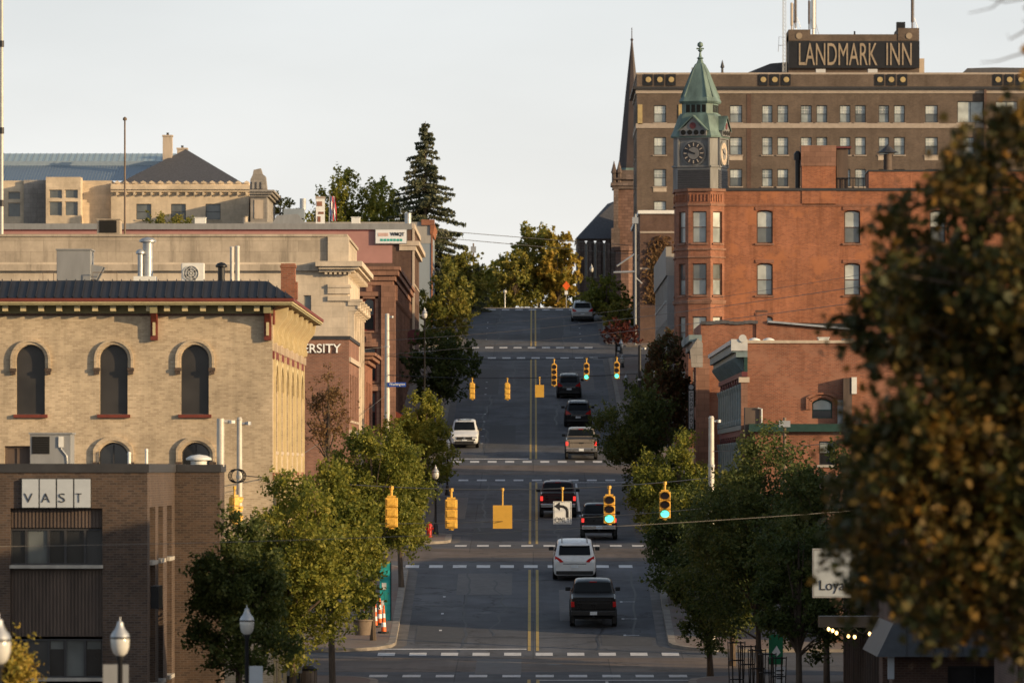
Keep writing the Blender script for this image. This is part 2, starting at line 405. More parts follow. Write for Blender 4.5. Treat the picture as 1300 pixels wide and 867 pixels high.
class MB:
    def __init__(s): s.v = []; s.f = []; s.T = None
    def add(s, vs, fs):
        k = len(s.v)
        if s.T is not None: vs = [s.T @ Vector(p) for p in vs]
        s.v += [tuple(p) for p in vs]; s.f += [tuple(i + k for i in f) for f in fs]
        return s
    def box(s, x0, x1, y0, y1, z0, z1):
        return s.add([(x0, y0, z0), (x1, y0, z0), (x1, y1, z0), (x0, y1, z0), (x0, y0, z1), (x1, y0, z1), (x1, y1, z1), (x0, y1, z1)],
                     [(0, 3, 2, 1), (4, 5, 6, 7), (0, 1, 5, 4), (1, 2, 6, 5), (2, 3, 7, 6), (3, 0, 4, 7)])
    def mbox(s, M, u0, u1, w0, w1, n0, n1):
        vs = [M(u, w, n) for n in (n0, n1) for (u, w) in ((u0, w0), (u1, w0), (u1, w1), (u0, w1))]
        return s.add(vs, [(0, 1, 2, 3), (7, 6, 5, 4), (0, 4, 5, 1), (1, 5, 6, 2), (2, 6, 7, 3), (3, 7, 4, 0)])
    def mprism(s, M, pts, n0, n1):
        k = len(pts)
        vs = [M(u, w, n0) for u, w in pts] + [M(u, w, n1) for u, w in pts]
        fs = [tuple(range(k)), tuple(range(2 * k - 1, k - 1, -1))] + [(i, (i + 1) % k, k + (i + 1) % k, k + i) for i in range(k)]
        return s.add(vs, fs)
    def quad(s, a, b, c, d): return s.add([a, b, c, d], [(0, 1, 2, 3)])
    def tube(s, path, r, n=8, caps=True):
        path = [Vector(p) for p in path]; rs = r if isinstance(r, (list, tuple)) else [r] * len(path)
        vs = []; fs = []
        for i, p in enumerate(path):
            t = (path[min(i + 1, len(path) - 1)] - path[max(i - 1, 0)])
            t = t.normalized() if t.length > 1e-9 else Vector((0, 0, 1))
            a = t.cross(Vector((0, 0, 1))) if abs(t.z) < 0.95 else t.cross(Vector((0, 1, 0)))
            a.normalize(); b = t.cross(a)
            for k in range(n):
                q = 2 * math.pi * k / n
                vs.append(p + (a * math.cos(q) + b * math.sin(q)) * rs[i])
        for i in range(len(path) - 1):
            for k in range(n):
                fs.append((i * n + k, i * n + (k + 1) % n, (i + 1) * n + (k + 1) % n, (i + 1) * n + k))
        if caps: fs += [tuple(range(n)), tuple(range((len(path) - 1) * n, len(path) * n))]
        return s.add(vs, fs)
    def lathe(s, prof, c, n=16, rot=0.0, axis='Z'):
        vs = []; fs = []
        for r, h in prof:
            for k in range(n):
                q = 2 * math.pi * k / n + rot
                a, b = r * math.cos(q), r * math.sin(q)
                vs.append((c[0] + a, c[1] + b, c[2] + h) if axis == 'Z' else ((c[0] + h, c[1] + a, c[2] + b) if axis == 'X' else (c[0] + a, c[1] + h, c[2] + b)))
        for i in range(len(prof) - 1):
            for k in range(n):
                fs.append((i * n + k, i * n + (k + 1) % n, (i + 1) * n + (k + 1) % n, (i + 1) * n + k))
        fs += [tuple(range(n - 1, -1, -1)), tuple(range((len(prof) - 1) * n, len(prof) * n))]
        return s.add(vs, fs)
    def build(s, name, mat, parent=None, smooth=False, local=False, bevel=0.0):
        if parent is not None:
            o0 = ORG.get(parent.name, Vector())
            vs = s.v if local else [(a - o0.x, b - o0.y, c - o0.z) for a, b, c in s.v]
        else:
            vs, o0 = s.v, Vector()
        me = bpy.data.meshes.new(name)
        me.from_pydata(vs, [], s.f); me.update()
        if smooth:
            me.polygons.foreach_set('use_smooth', [True] * len(me.polygons))
            me.set_sharp_from_angle(angle=R(38))
        me.materials.append(MAT[mat])
        o = bpy.data.objects.new(name, me); col.objects.link(o)
        if parent is not None: o.parent = parent
        ORG[o.name] = o0
        if bevel:
            b = o.modifiers.new('bevel', 'BEVEL'); b.width = bevel; b.segments = 2; b.limit_method = 'ANGLE'
        return o

def S(y): return lambda u, w, n: (u, y + n, w)       # wall that faces the camera
def E(x): return lambda u, w, n: (x - n, u, w)       # wall of the left row, facing the street
def W(x): return lambda u, w, n: (x + n, u, w)       # wall of the right row, facing the street

def arch_pts(u0, u1, w1, rise, k=10):
    if rise <= 0: return [(u0, w1), (u1, w1)]
    h = (u1 - u0) / 2; rad = (h * h + rise * rise) / (2 * rise); cu = (u0 + u1) / 2; cw = w1 - rad
    a0 = math.atan2(w1 - rise - cw, -h); a1 = math.atan2(w1 - rise - cw, h)
    return [(cu + rad * math.cos(a0 + (a1 - a0) * i / k), cw + rad * math.sin(a0 + (a1 - a0) * i / k)) for i in range(k + 1)]

def wall(mb, M, u0, u1, w0, w1, ops, depth=0.2):
    us = sorted({u0, u1, *[o[0] for o in ops], *[o[1] for o in ops]}); us = [u for u in us if u0 <= u <= u1]
    ws = sorted({w0, w1, *[o[2] for o in ops], *[o[3] for o in ops]}); ws = [w for w in ws if w0 <= w <= w1]
    for i in range(len(us) - 1):
        run = None
        for j in range(len(ws) - 1):
            cu, cw = (us[i] + us[i + 1]) / 2, (ws[j] + ws[j + 1]) / 2
            hole = any(o[0] < cu < o[1] and o[2] < cw < o[3] for o in ops)
            if not hole:
                if run is None: run = ws[j]
            if hole and run is not None:
                mb.quad(M(us[i], run, 0), M(us[i + 1], run, 0), M(us[i + 1], ws[j], 0), M(us[i], ws[j], 0)); run = None
        if run is not None:
            mb.quad(M(us[i], run, 0), M(us[i + 1], run, 0), M(us[i + 1], ws[-1], 0), M(us[i], ws[-1], 0))
    for o in ops:
        a, b, c, d = o[:4]; rise = o[4] if len(o) > 4 else 0
        top = arch_pts(a, b, d, rise)
        path = [(a, c)] + top + [(b, c)]
        for (p, q) in zip(path, path[1:] + path[:1]):
            mb.quad(M(*p, 0), M(*q, 0), M(*q, depth), M(*p, depth))
        if rise > 0:
            h = len(top) // 2
            L = top[:h + 1]; Rr = top[h:]
            mid = (L[-1][0])
            mb.add([M(*p, 0) for p in [(a, d)] + L[::-1] if True], [tuple(range(len(L) + 1))])
            if L[-1][1] < d - 1e-4: pass
            mb.add([M(*p, 0) for p in [(b, d)] + Rr], [tuple(range(len(Rr) + 1))])

def window(par, M, u0, u1, w0, w1, depth=0.16, fm='dark_cap', up='glass_dark', lo=None, rise=0, sill=None, mull=0, rail=True, fw=0.05, sp=0.09, sh=0.12):
    """frame ring with rail and mullions, panes, sill"""
    lo = lo or up
    g = MB()
    top = arch_pts(u0, u1, w1, rise)
    path = [(u0, w0)] + top + [(u1, w0)]
    cu, cw = (u0 + u1) / 2, (w0 + w1) / 2
    def ins(p, k):
        return (p[0] + (k if p[0] < cu - 1e-6 else -k if p[0] > cu + 1e-6 else 0) * (1 if abs(p[0] - cu) > k else abs(p[0] - cu) / k), p[1] + (k if p[1] < cw else -k))
    inn = [ins(p, fw) for p in path]
    for i in range(len(path)):
        j = (i + 1) % len(path)
        a, b, c, d = path[i], path[j], inn[j], inn[i]
        g.add([M(*a, depth - .05), M(*b, depth - .05), M(*c, depth - .05), M(*d, depth - .05), M(*c, depth + .02), M(*d, depth + .02)], [(0, 1, 2, 3), (3, 2, 4, 5)])
    mid = (w0 + w1 - rise * 0.6) / 2 if rail is True else (w0 + (w1 - w0) * rail if rail else None)
    if mid: g.mbox(M, u0 + fw, u1 - fw, mid - .025, mid + .025, depth - .045, depth + .02)
    for k in range(mull):
        u = u0 + (u1 - u0) * (k + 1) / (mull + 1)
        g.mbox(M, u - .022, u + .022, w0 + fw, w1 - fw - rise * .12, depth - .043, depth + .02)
    wn = g.build('window', fm, par)
    if mid:
        MB().quad(M(u0, w0, depth), M(u1, w0, depth), M(u1, mid, depth), M(u0, mid, depth)).build('pane', lo, wn)
        pts = [(u0, mid)] + top + [(u1, mid)]
    else:
        pts = [(u0, w0)] + top + [(u1, w0)]
    MB().add([M(*p, depth) for p in pts], [tuple(range(len(pts)))]).build('pane', up, wn)
    if sill: MB().mbox(M, u0 - .1, u1 + .1, w0 - sh, w0 - .002, -sp, depth).build('sill', sill, wn)
    return wn

def building(name, label, cat, xa, xb, ya, yb, z0, z1, mat, street=None, sops=(), eops=(), roof='dark_cap', depth=0.2, group=None, wallname='wall'):
    """closed shell with a roof sheet; sops/eops: openings in the wall facing the camera / the street"""
    root = thing(name, label, cat, ((xa + xb) / 2, ya, z0), group)
    g = MB()
    wall(g, S(ya), xa, xb, z0, z1, list(sops), depth)
    if street == 'E':
        wall(g, E(xb), ya, yb, z0, z1, list(eops), depth); g.quad((xa, ya, z0), (xa, yb, z0), (xa, yb, z1), (xa, ya, z1))
    else:
        wall(g, W(xa), ya, yb, z0, z1, list(eops), depth); g.quad((xb, ya, z0), (xb, yb, z0), (xb, yb, z1), (xb, ya, z1))
    g.quad((xa, yb, z0), (xb, yb, z0), (xb, yb, z1), (xa, yb, z1))
    g.build(wallname, mat, root)
    MB().quad((xa + .01, ya + .01, z1 - .04), (xb - .01, ya + .01, z1 - .04), (xb - .01, yb - .01, z1 - .04), (xa + .01, yb - .01, z1 - .04)).build('roof', roof, root)
    return root
def part(name, mat, par, **k):
    def f(fn):
        g = MB(); fn(g); return g.build(name, mat, par, **k)
    return f

_fonts = {}
def text_geo(s, bold=0.0):
    if (s, bold) in _fonts: return _fonts[(s, bold)]
    cu = bpy.data.curves.new('t', 'FONT'); cu.body = s; cu.extrude = 0.5; cu.offset = bold; cu.resolution_u = 4
    ob = bpy.data.objects.new('t', cu); col.objects.link(ob)
    dg = bpy.context.evaluated_depsgraph_get(); dg.update()
    me = bpy.data.meshes.new_from_object(ob.evaluated_get(dg))
    v = np.array([x.co[:] for x in me.vertices]); f = [tuple(p.vertices) for p in me.polygons]
    bpy.data.objects.remove(ob); bpy.data.curves.remove(cu); bpy.data.meshes.remove(me)
    mn, mx = v.min(0), v.max(0)
    v = (v - mn) / np.maximum(mx - mn, 1e-6)
    _fonts[(s, bold)] = (v, f); return v, f
def lettering(s, M, u0, u1, w0, w1, n0, n1, mat, par, bold=0.0, name='lettering', flip=False):
    v, f = text_geo(s, bold)
    pts = [M((u1 + (u0 - u1) * p[0]) if flip else (u0 + (u1 - u0) * p[0]), w0 + (w1 - w0) * p[1], n0 + (n1 - n0) * p[2]) for p in v]
    return MB().add(pts, f).build(name, mat, par)
# ------------------------------------------------------------------ the setting: ground, road, pavements
def sheet(name, mat, x0, x1, ys, dz, parent=None, nx=1):
    g = MB(); vs = []; fs = []
    for y in ys:
        for i in range(nx + 1): vs.append((x0 + (x1 - x0) * i / nx, y, gz(y) + dz))
    w = nx + 1
    for j in range(len(ys) - 1):
        for i in range(nx): fs.append((j * w + i, j * w + i + 1, (j + 1) * w + i + 1, (j + 1) * w + i))
    g.add(vs, fs); return g.build(name, mat, parent)
def yrange(a, b):
    return sorted({a, b, *[float(k) for k in range(math.ceil(a), math.floor(b) + 1)]})

ground = tag(sheet('ground', 'grass_ground', -900, 900, [-3000, -1200, -400, -150] + [float(k) for k in range(-60, 720)] + [740, 800, 900, 1100, 1500, 2500, 5000], -0.08), kind='structure')
road = tag(sheet('road', 'asphalt', -9.6, 9.6, yrange(60, 622), 0), kind='structure')
CROSS = [(275, 293), (329, 347), (417, 437), (545, 559), (607, 621)]
for (a, b) in CROSS:
    for s in (-1, 1):
        tag(sheet('cross_street', 'asphalt', 9.6 * s, 90 * s, yrange(a - 0.5, b + 0.5), 0), kind='structure')
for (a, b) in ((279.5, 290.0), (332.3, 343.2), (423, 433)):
    tag(sheet('tan_asphalt_band', 'asphalt_tan', -9.4, 9.4, yrange(a, b), 0.004), None, kind='structure')  # tan coloured band of asphalt across the crossing

def strip(x0, x1, y0, y1, mat, name, dz=0.009):
    return sheet(name, mat, x0, x1, yrange(y0, y1), dz, road)
def dashes(y0, y1, x0, x1, period, w):
    c_ = (y0 + y1) / 2; y0, y1 = c_ - .8, c_ + .8
    x = x0
    while x + w <= x1 + 0.01:
        strip(x, x + w, y0, y1, 'road_white', 'crosswalk_bar', 0.0095); x += period
dashes(275.6, 277.6, -6.7, 6.9, 1.36, 0.74)
dashes(290.8, 293.0, -6.7, 6.7, 1.36, 0.74)
dashes(327.6, 329.8, -6.2, 5.8, 1.15, 0.66)
dashes(344.6, 346.8, -4.0, 5.7, 1.13, 0.6)
dashes(416.0, 418.4, -4.6, 5.6, 1.13, 0.6)
dashes(435.0, 437.6, -5.2, 5.9, 1.13, 0.58)
dashes(543.4, 545.6, -6.0, 5.9, 1.17, 0.66)
dashes(557.2, 559.4, -6.3, 5.9, 1.17, 0.66)
dashes(605.4, 606.6, -5.2, 5.4, 1.2, 0.66)
for (a, b) in ((250, 274.2), (293.6, 326.8), (347.6, 415.0), (438.8, 542.6), (560.2, 605.0)):
    for xo in (-0.24, 0.12): strip(xo, xo + 0.13, a, b, 'road_yellow', 'centre_line')
strip(-6.6, -0.3, 294.2, 294.6, 'road_white', 'stop_line')
strip(0.2, 6.8, 273.6, 274.0, 'road_white', 'stop_line')
strip(-5.4, -0.3, 438.6, 439.1, 'road_white', 'stop_line')
strip(0.2, 5.6, 414.4, 414.9, 'road_white', 'stop_line')
strip(2.55, 2.67, 378, 413.6, 'road_white', 'lane_line')
strip(2.9, 3.02, 252, 273, 'road_white', 'lane_line')
for y in (452, 459, 466, 473, 480): strip(-3.5, -3.36, y, y + 0.5, 'road_white', 'parking_tick'); strip(-4.1, -3.5, y + .2, y + .32, 'road_white', 'parking_tick')
for y in (500, 507, 514): strip(-3.6, -3.46, y, y + 0.5, 'road_white', 'parking_tick')
for y in (568, 575, 582, 589): strip(3.9, 4.04, y, y + 0.6, 'road_white', 'parking_tick'); strip(-4.0, -3.9, y, y + 0.6, 'road_white', 'parking_tick')
for y in (300, 306.5, 313): strip(4.0, 4.12, y, y + .5, 'road_white', 'parking_tick'); strip(4.0, 4.7, y + .2, y + .32, 'road_white', 'parking_tick'); strip(-4.2, -4.08, y + 2, y + 2.5, 'road_white', 'parking_tick')
rp = random.Random(21)
for (x0, x1, y0, y1, m) in ((-5.2, -2.9, 297, 304, 'asphalt_fresh'), (1.2, 3.1, 306, 318, 'asphalt_pale'), (-3.6, -1.0, 316, 325, 'asphalt_pale'), (3.0, 5.2, 296, 301, 'asphalt_fresh'), (-3.2, -0.6, 352, 366, 'asphalt_fresh'), (0.5, 2.0, 392, 404, 'asphalt_pale'), (-5.0, -3.8, 376, 398, 'asphalt_pale'), (-3.0, -1.2, 448, 470, 'asphalt_fresh'), (2.8, 4.6, 505, 528, 'asphalt_pale'), (-4.6, -2.6, 500, 530, 'asphalt_fresh'), (0.6, 2.6, 565, 590, 'asphalt_fresh'), (-2.4, -0.5, 278, 289, 'asphalt_pale')):
    strip(x0, x1, y0, y1, m, 'asphalt_patch', .0065)
def seam(x, y0, y1, amp, w=.05):
    vs = []; ys = yrange(y0, y1); k = rp.uniform(.5, 1.4); ph = rp.uniform(0, 6)
    for y in ys:
        xx = x + amp * math.sin(k * y * .31 + ph) + amp * .5 * math.sin(y * 1.3 * k + ph)
        vs += [(xx - w, y, gz(y) + .0078), (xx + w, y, gz(y) + .0078)]
    MB().add(vs, [(2 * j, 2 * j + 1, 2 * j + 3, 2 * j + 2) for j in range(len(ys) - 1)]).build('tar_seam', 'tar', road)
for (x, a_, b_) in ((-3.1, 293, 328), (2.9, 294, 328), (-1.6, 300, 322), (4.6, 300, 326), (1.4, 350, 372), (-2.8, 362, 416), (3.6, 350, 400), (-3.3, 440, 500), (3.3, 440, 540), (1.7, 470, 520), (-1.5, 510, 543), (-3.0, 562, 604), (2.6, 562, 600), (-4.6, 256, 275), (3.9, 258, 276)):
    seam(x, a_, b_, rp.uniform(.06, .3))
for y in (299.3, 311.4, 321.8, 357.2, 369.5, 384.6, 401.3, 455.7, 474.2, 489.1, 512.6, 530.4, 571.8, 586.3):
    vs = []; n = 16; ph = rp.uniform(0, 6); xa, xb = rp.choice(((-5.6, -.4), (.4, 5.4), (-5.6, 5.4)))
    for i in range(n + 1):
        x = xa + (xb - xa) * i / n; yy_ = y + .18 * math.sin(x * 1.1 + ph) + .1 * math.sin(x * 2.7 + ph)
        vs += [(x, yy_ - .07, gz(yy_ - .07) + .0082), (x, yy_ + .07, gz(yy_ + .07) + .0082)]
    MB().add(vs, [(2 * j, 2 * j + 2, 2 * j + 3, 2 * j + 1) for j in range(n)]).build('tar_seam', 'tar', road)
for (x, y) in ((0.9, 285), (-2.2, 309), (1.9, 372), (-1.6, 425), (2.2, 455)):
    g = MB(); g.add([(x + .33 * math.cos(k * math.pi / 7), y + .33 * math.sin(k * math.pi / 7), gz(y) + .33 * math.sin(k * math.pi / 7) * slope(y) + .012) for k in range(14)], [tuple(range(14))]); g.build('manhole_cover', 'dark_cap', road)

def pavement(name, sgn, y0, y1, edge):
    """raised pavement with a kerb; edge: (y, |x|) points of the kerb line"""
    ys = yrange(y0, y1); ys = sorted(set(ys) | {e[0] for e in edge})
    ey = [e[0] for e in edge]; ex = [e[1] for e in edge]
    g = MB(); vs = []; fs = []; kv = []; kf = []
    for y in ys:
        x = float(np.interp(y, ey, ex)); z = gz(y)
        vs += [(sgn * (x + .32), y, z + .135), (sgn * 14.5, y, z + .135)]
        kv += [(sgn * x, y, z - .02), (sgn * (x + .02), y, z + .14), (sgn * (x + .325), y, z + .14), (sgn * (x + .325), y, z)]
    n = len(ys)
    for j in range(n - 1):
        fs.append((2 * j, 2 * j + 1, 2 * j + 3, 2 * j + 2))
        for k in range(3): kf.append((4 * j + k, 4 * j + k + 1, 4 * j + 4 + k + 1, 4 * j + 4 + k))
    for y, j in ((y0, 0), (y1, n - 1)):      # end faces
        x = float(np.interp(y, ey, ex)); z = gz(y)
        kv += [(sgn * x, y, z - .02), (sgn * 14.5, y, z - .02), (sgn * 14.5, y, z + .14), (sgn * x, y, z + .14)]; m = len(kv)
        kf.append((m - 4, m - 3, m - 2, m - 1))
    o = tag(g.add(vs, fs).build(name, 'paver', None), kind='structure')
    MB().add(kv, kf).build('kerb', 'kerb_concrete', o)
    # gutter of pale concrete along the kerb
    gv = []; gf = []
    for y in ys:
        x = float(np.interp(y, ey, ex)); gv += [(sgn * (x - .45), y, gz(y) + .005), (sgn * (x + .01), y, gz(y) + .005)]
    for j in range(n - 1): gf.append((2 * j, 2 * j + 1, 2 * j + 3, 2 * j + 2))
    MB().add(gv, gf).build('gutter', 'gutter_concrete', o)
def flare(a, b, x, r=3.0, ra=True, rb=True):
    e = []
    if ra: e += [(a, x + r), (a + .35, x + r * .55), (a + 1, x + r * .25), (a + 2.2, x + r * .05), (a + 3.2, x)]
    else: e += [(a, x)]
    if rb: e += [(b - 3.2, x), (b - 2.2, x + r * .05), (b - 1, x + r * .25), (b - .35, x + r * .55), (b, x + r)]
    else: e += [(b, x)]
    return e
for s in (-1, 1):
    pavement('pavement', s, 60, 275, flare(60, 275, 6.2, ra=False))
    pavement('pavement', s, 559, 607, flare(559, 607, 6.0))
    pavement('pavement', s, 437, 545, flare(437, 545, 6.0))
    pavement('pavement', s, 621, 640, [(621, 0.01), (640, 0.01)])
pavement('pavement', -1, 293, 329, flare(293, 329, 6.0))
pavement('pavement', 1, 293, 329, flare(293, 329, 5.9))
pavement('pavement', -1, 347, 417, [(347, 6.5), (347.4, 5.3), (348.3, 4.5), (349.5, 4.25), (356, 4.25), (359, 5.9), (361, 6.0), (413, 6.0), (415, 6.3), (417, 8)])
pavement('pavement', 1, 347, 417, flare(347, 417, 5.8))

# ------------------------------------------------------------------ left row: dark brick office block with the white letter panels
def vast():
    ya, xb = 200.6, -11.43; k = F / ya; z1 = .14; z0 = gz(ya) - 1
    def x(p): return XX(p, ya)
    def z(v): return ZZ(v, ya)
    zb = gz(ya) + .6
    side = [(yy(190, xb), yy(197, xb)), (yy(201, xb), yy(207, xb)), (yy(212, xb), yy(218, xb))]
    eops = [(a, b, gz(205) + .5, -1.1) for a, b in side]
    sops = [(x(13), x(130), zb, z(645)), (x(-200), x(-60), zb, z(645))]
    root = building('office_building', 'dark brown brick office block with four white letter panels', 'building', x(-330), xb, ya, 222, z0, z1, 'brick_brown', 'E', sops, eops, depth=.32)
    # rear wing
    g = MB(); wall(g, S(216), -11.5, -10, z0, .13, []); g.quad((-10, 216, z0), (-10, 219.4, z0), (-10, 219.4, .13), (-10, 216, .13))
    g.quad((-11.5, 219.4, z0), (-10, 219.4, z0), (-10, 219.4, .13), (-11.5, 219.4, .13)); g.quad((-11.5, 216, .1), (-10, 216, .1), (-10, 219.4, .1), (-11.5, 219.4, .1))
    g.build('wing_wall', 'brick_brown', root)
    MB().box(x(-330) - .05, xb + .05, ya - .05, 222.05, -.06, .2).build('parapet_cap', 'dark_cap', root)
    MB().box(-11.36, -9.95, 215.95, 219.45, -.055, .19).build('parapet_cap', 'dark_cap', root)
    M = S(ya)
    for (a, b) in ((13, 130), (-200, -60)):
        u0, u1 = x(a), x(b)
        for (va, vb) in ((645, 670), (722, 808)):
            g = MB(); g.mbox(M, u0, u1, z(vb), z(va), .2, .3)
            n = 26
            for i in range(n):
                c = u0 + (u1 - u0) * (i + .5) / n; g.mbox(M, c - .028, c + .028, z(vb) + .01, z(va) - .01, .17, .21)
            g.build('siding_panel', 'siding_brown', root)
        for (va, vb) in ((671, 717), (811, 860)):
            w = MB()
            for (c0, c1, d0, d1) in ((u0, u1, z(va) - .05, z(va)), (u0, u1, z(vb), z(vb) + .05)): w.mbox(M, c0, c1, d0, d1, .2, .29)
            cuts = [u0, u0 + .46, u0 + 1.12, u0 + 1.62, u0 + 2.2, u1]
            for c in cuts: w.mbox(M, max(u0, c - .035), min(u1, c + .035), z(vb), z(va), .205, .285)
            wn = w.build('window', 'dark_cap', root)
            for i in range(5):
                MB().mbox(M, cuts[i], cuts[i + 1], z(vb), z(va), .27, .275).build('pane', ['glass_dark', 'glass_mid', 'glass_dark', 'glass_dark', 'glass_screen'][(i + (va > 700) * 3) % 5], wn)
                if va > 700 and 1 < i < 5 or (va < 700 and i == 1):
                    MB().mbox(M, cuts[i] + .06, cuts[i + 1] - .06, z(va) - (.3 if va > 700 else .95), z(va) - .06, .262, .268).build('blind', 'glass_mid', wn)
            MB().mbox(M, u0 - .02, u1 + .02, z(vb) - .1, z(vb), -.06, .3).build('sill', 'concrete', wn)
    Me = E(xb)
    for (a, b) in side:
        for (t, u, m) in ((-1.1, -2.7, 'w'), (-2.72, -5.0, 's'), (-5.02, -6.4, 'w'), (-6.42, -8.0, 's')):
            if m == 'w':
                window(root, Me, a + .02, b - .02, u, t, .25, 'dark_cap', 'glass_dark', sill='concrete', rail=False, mull=1)
            else: MB().mbox(Me, a, b, u, t, .15, .3).build('siding_panel', 'siding_brown', root)
    for i, (a, b, la, lb, ch) in enumerate(((28.4, 49.2, 31, 42, 'V'), (50.9, 71, 53, 64, 'A'), (72.8, 93, 75, 83, 'S'), (94.8, 115, 97, 104, 'T'))):
        p = MB().mbox(M, x(a), x(b), z(644), z(608), -.12, -.03).build('sign_panel', 'sign_grey', root)
        lettering(ch, M, x(la), x(lb), z(637.5), z(626), -.14, -.12, 'ink', p, -.01, 'letter')
    MB().mbox(M, x(27), x(116), z(645), z(607), -.03, -.005).build('sign_back', 'sign_black', root)
    MB().mbox(Me, yy(191, xb), yy(196, xb), ZZ(770, 205), ZZ(742, 205), -.25, 0).build('wall_lantern', 'black_metal', root)
def yy(px, x): return x * F / (px - CX)
vast()

def hvac(label, x0, x1, y0, y1, z0, z1, mat='unit_grey', grille=True, hood=False, stand=0.0, group='rooftop plant'):
    r = thing('rooftop_unit', label, 'air conditioner', ((x0 + x1) / 2, y0, z0), group)
    h = z1 - z0
    MB().box(x0, x1, y0, y1, z0 + stand, z1 - .05).build('casing', mat, r, bevel=.015)
    MB().box(x0 - .04, x1 + .04, y0 - .04, y1 + .04, z1 - .05, z1).build('lid', mat, r)
    MB().box(x0 + .08, x1 - .08, y0 + .08, y1 - .08, z0, z0 + stand + .02).build('base', 'dark_cap', r)
    if grille:
        w = (x1 - x0)
        p = MB().box(x0 + .06, x0 + w * .48, y0 - .012, y0, z0 + stand + h * .35, z1 - .12).build('grille', 'dark_void', r)
        g = MB()
        for i in range(7):
            zz = z0 + stand + h * .36 + (h * .62 - .14) * i / 7; g.box(x0 + .07, x0 + w * .47, y0 - .03, y0 - .012, zz, zz + .02)
        g.build('louvre', 'plastic_black', p)
        MB().box(x0 + w * .7, x0 + w * .82, y0 - .05, y0, z1 - .45, z1 - .12).build('control_box', 'unit_white', r)
        MB().tube([(x0 + w * .76, y0 - .03, z1 - .45), (x0 + w * .77, y0 - .03, z0 + .5), (x0 + w * .9, y0 - .03, z0 + .3), (x0 + w * .92, y0 - .03, z0)], .018, 6).build('conduit', 'galvanised', r)
    if hood:
        MB().add([(x1, y0 + .1, z0 + h * .55), (x1 + .45, y0 + .1, z0 + h * .5), (x1 + .45, y1 - .1, z0 + h * .5), (x1, y1 - .1, z0 + h * .55), (x1, y0 + .1, z0 + h * .12), (x1 + .18, y0 + .1, z0 + h * .12), (x1, y1 - .1, z0 + h * .12), (x1 + .18, y1 - .1, z0 + h * .12)],
                 [(0, 1, 2, 3), (0, 1, 5, 4), (3, 2, 7, 6), (1, 2, 7, 5), (4, 5, 7, 6)]).build('intake_hood', mat, r)
        g = MB()
        for (a, b) in ((x0 - .5, x0 - .1), (x1 + .1, x1 + 1.0)):
            zt = z0 + .42
            g.tube([(a, y0 - .2, z0), (a, y0 - .2, zt), (b, y0 - .2, zt), (b, y0 - .2, z0)], .018, 6)
        g.build('guard_rail', 'wood_pole', r)
    return r
def pipe(name, label, cat, x, y, z0, z1, r, mat='galvanised', cap='flat', group='rooftop pipes'):
    o = thing(name, label, cat, (x, y, z0), group)
    MB().lathe([(r, 0), (r, z1 - z0)], (x, y, z0), 14).build('shaft', mat, o, smooth=True)
    for q in (.3, .65): MB().lathe([(r * 1.08, 0), (r * 1.08, .05)], (x, y, z0 + (z1 - z0) * q), 14).build('joint_ring', mat, o, smooth=True)
    if cap == 'cone': MB().lathe([(r * 1.1, 0), (r * 1.7, .03), (r * 1.7, .09), (r * 1.1, .17), (.01, .21)], (x, y, z1), 14).build('cowl', mat, o, smooth=True)
    elif cap == 'flat': MB().lathe([(r * 1.12, 0), (r * 1.12, .06), (r * .6, .09)], (x, y, z1), 14).build('cap', mat, o, smooth=True)
    elif cap == 'arm':
        MB().tube([(x, y, z1 - .12), (x + r * 2.6, y, z1 - .1)], r * .5, 8).build('side_outlet', mat, o, smooth=True)
        MB().lathe([(r * .9, 0), (.9 * r, .1)], (x + r * 3, y, z1 - .16), 8).build('outlet_cap', 'unit_white', o)
    return o
hvac('weathered grey air conditioner with louvred grille on dark office roof', XX(38, 207), XX(90, 207), 207, 208.6, .15, ZZ(549, 207))
pipe('flue_pipe', 'galvanised flue pipe on the office roof beside the cream brick wall', 'flue pipe', XX(279, 217), 217.5, .12, ZZ(531, 217), .12, 'pole_pale', 'arm')
pipe('roof_vent', 'small white mushroom vent on the office roof below the right arch', 'roof vent', XX(252, 217), 217.2, .12, ZZ(585, 217), .24, 'unit_white', 'cone')
pipe('vent_pipe', 'short thin white vent pipe on the office roof at parapet', 'vent pipe', XX(186, 212), 212, .12, ZZ(573, 212), .045, 'white_paint', 'flat')
pipe('vent_pipe', 'thin white vent pipe on the office roof beside the middle lower arch', 'vent pipe', XX(164, 212), 212, .12, ZZ(577, 212), .05, 'white_paint', 'flat')

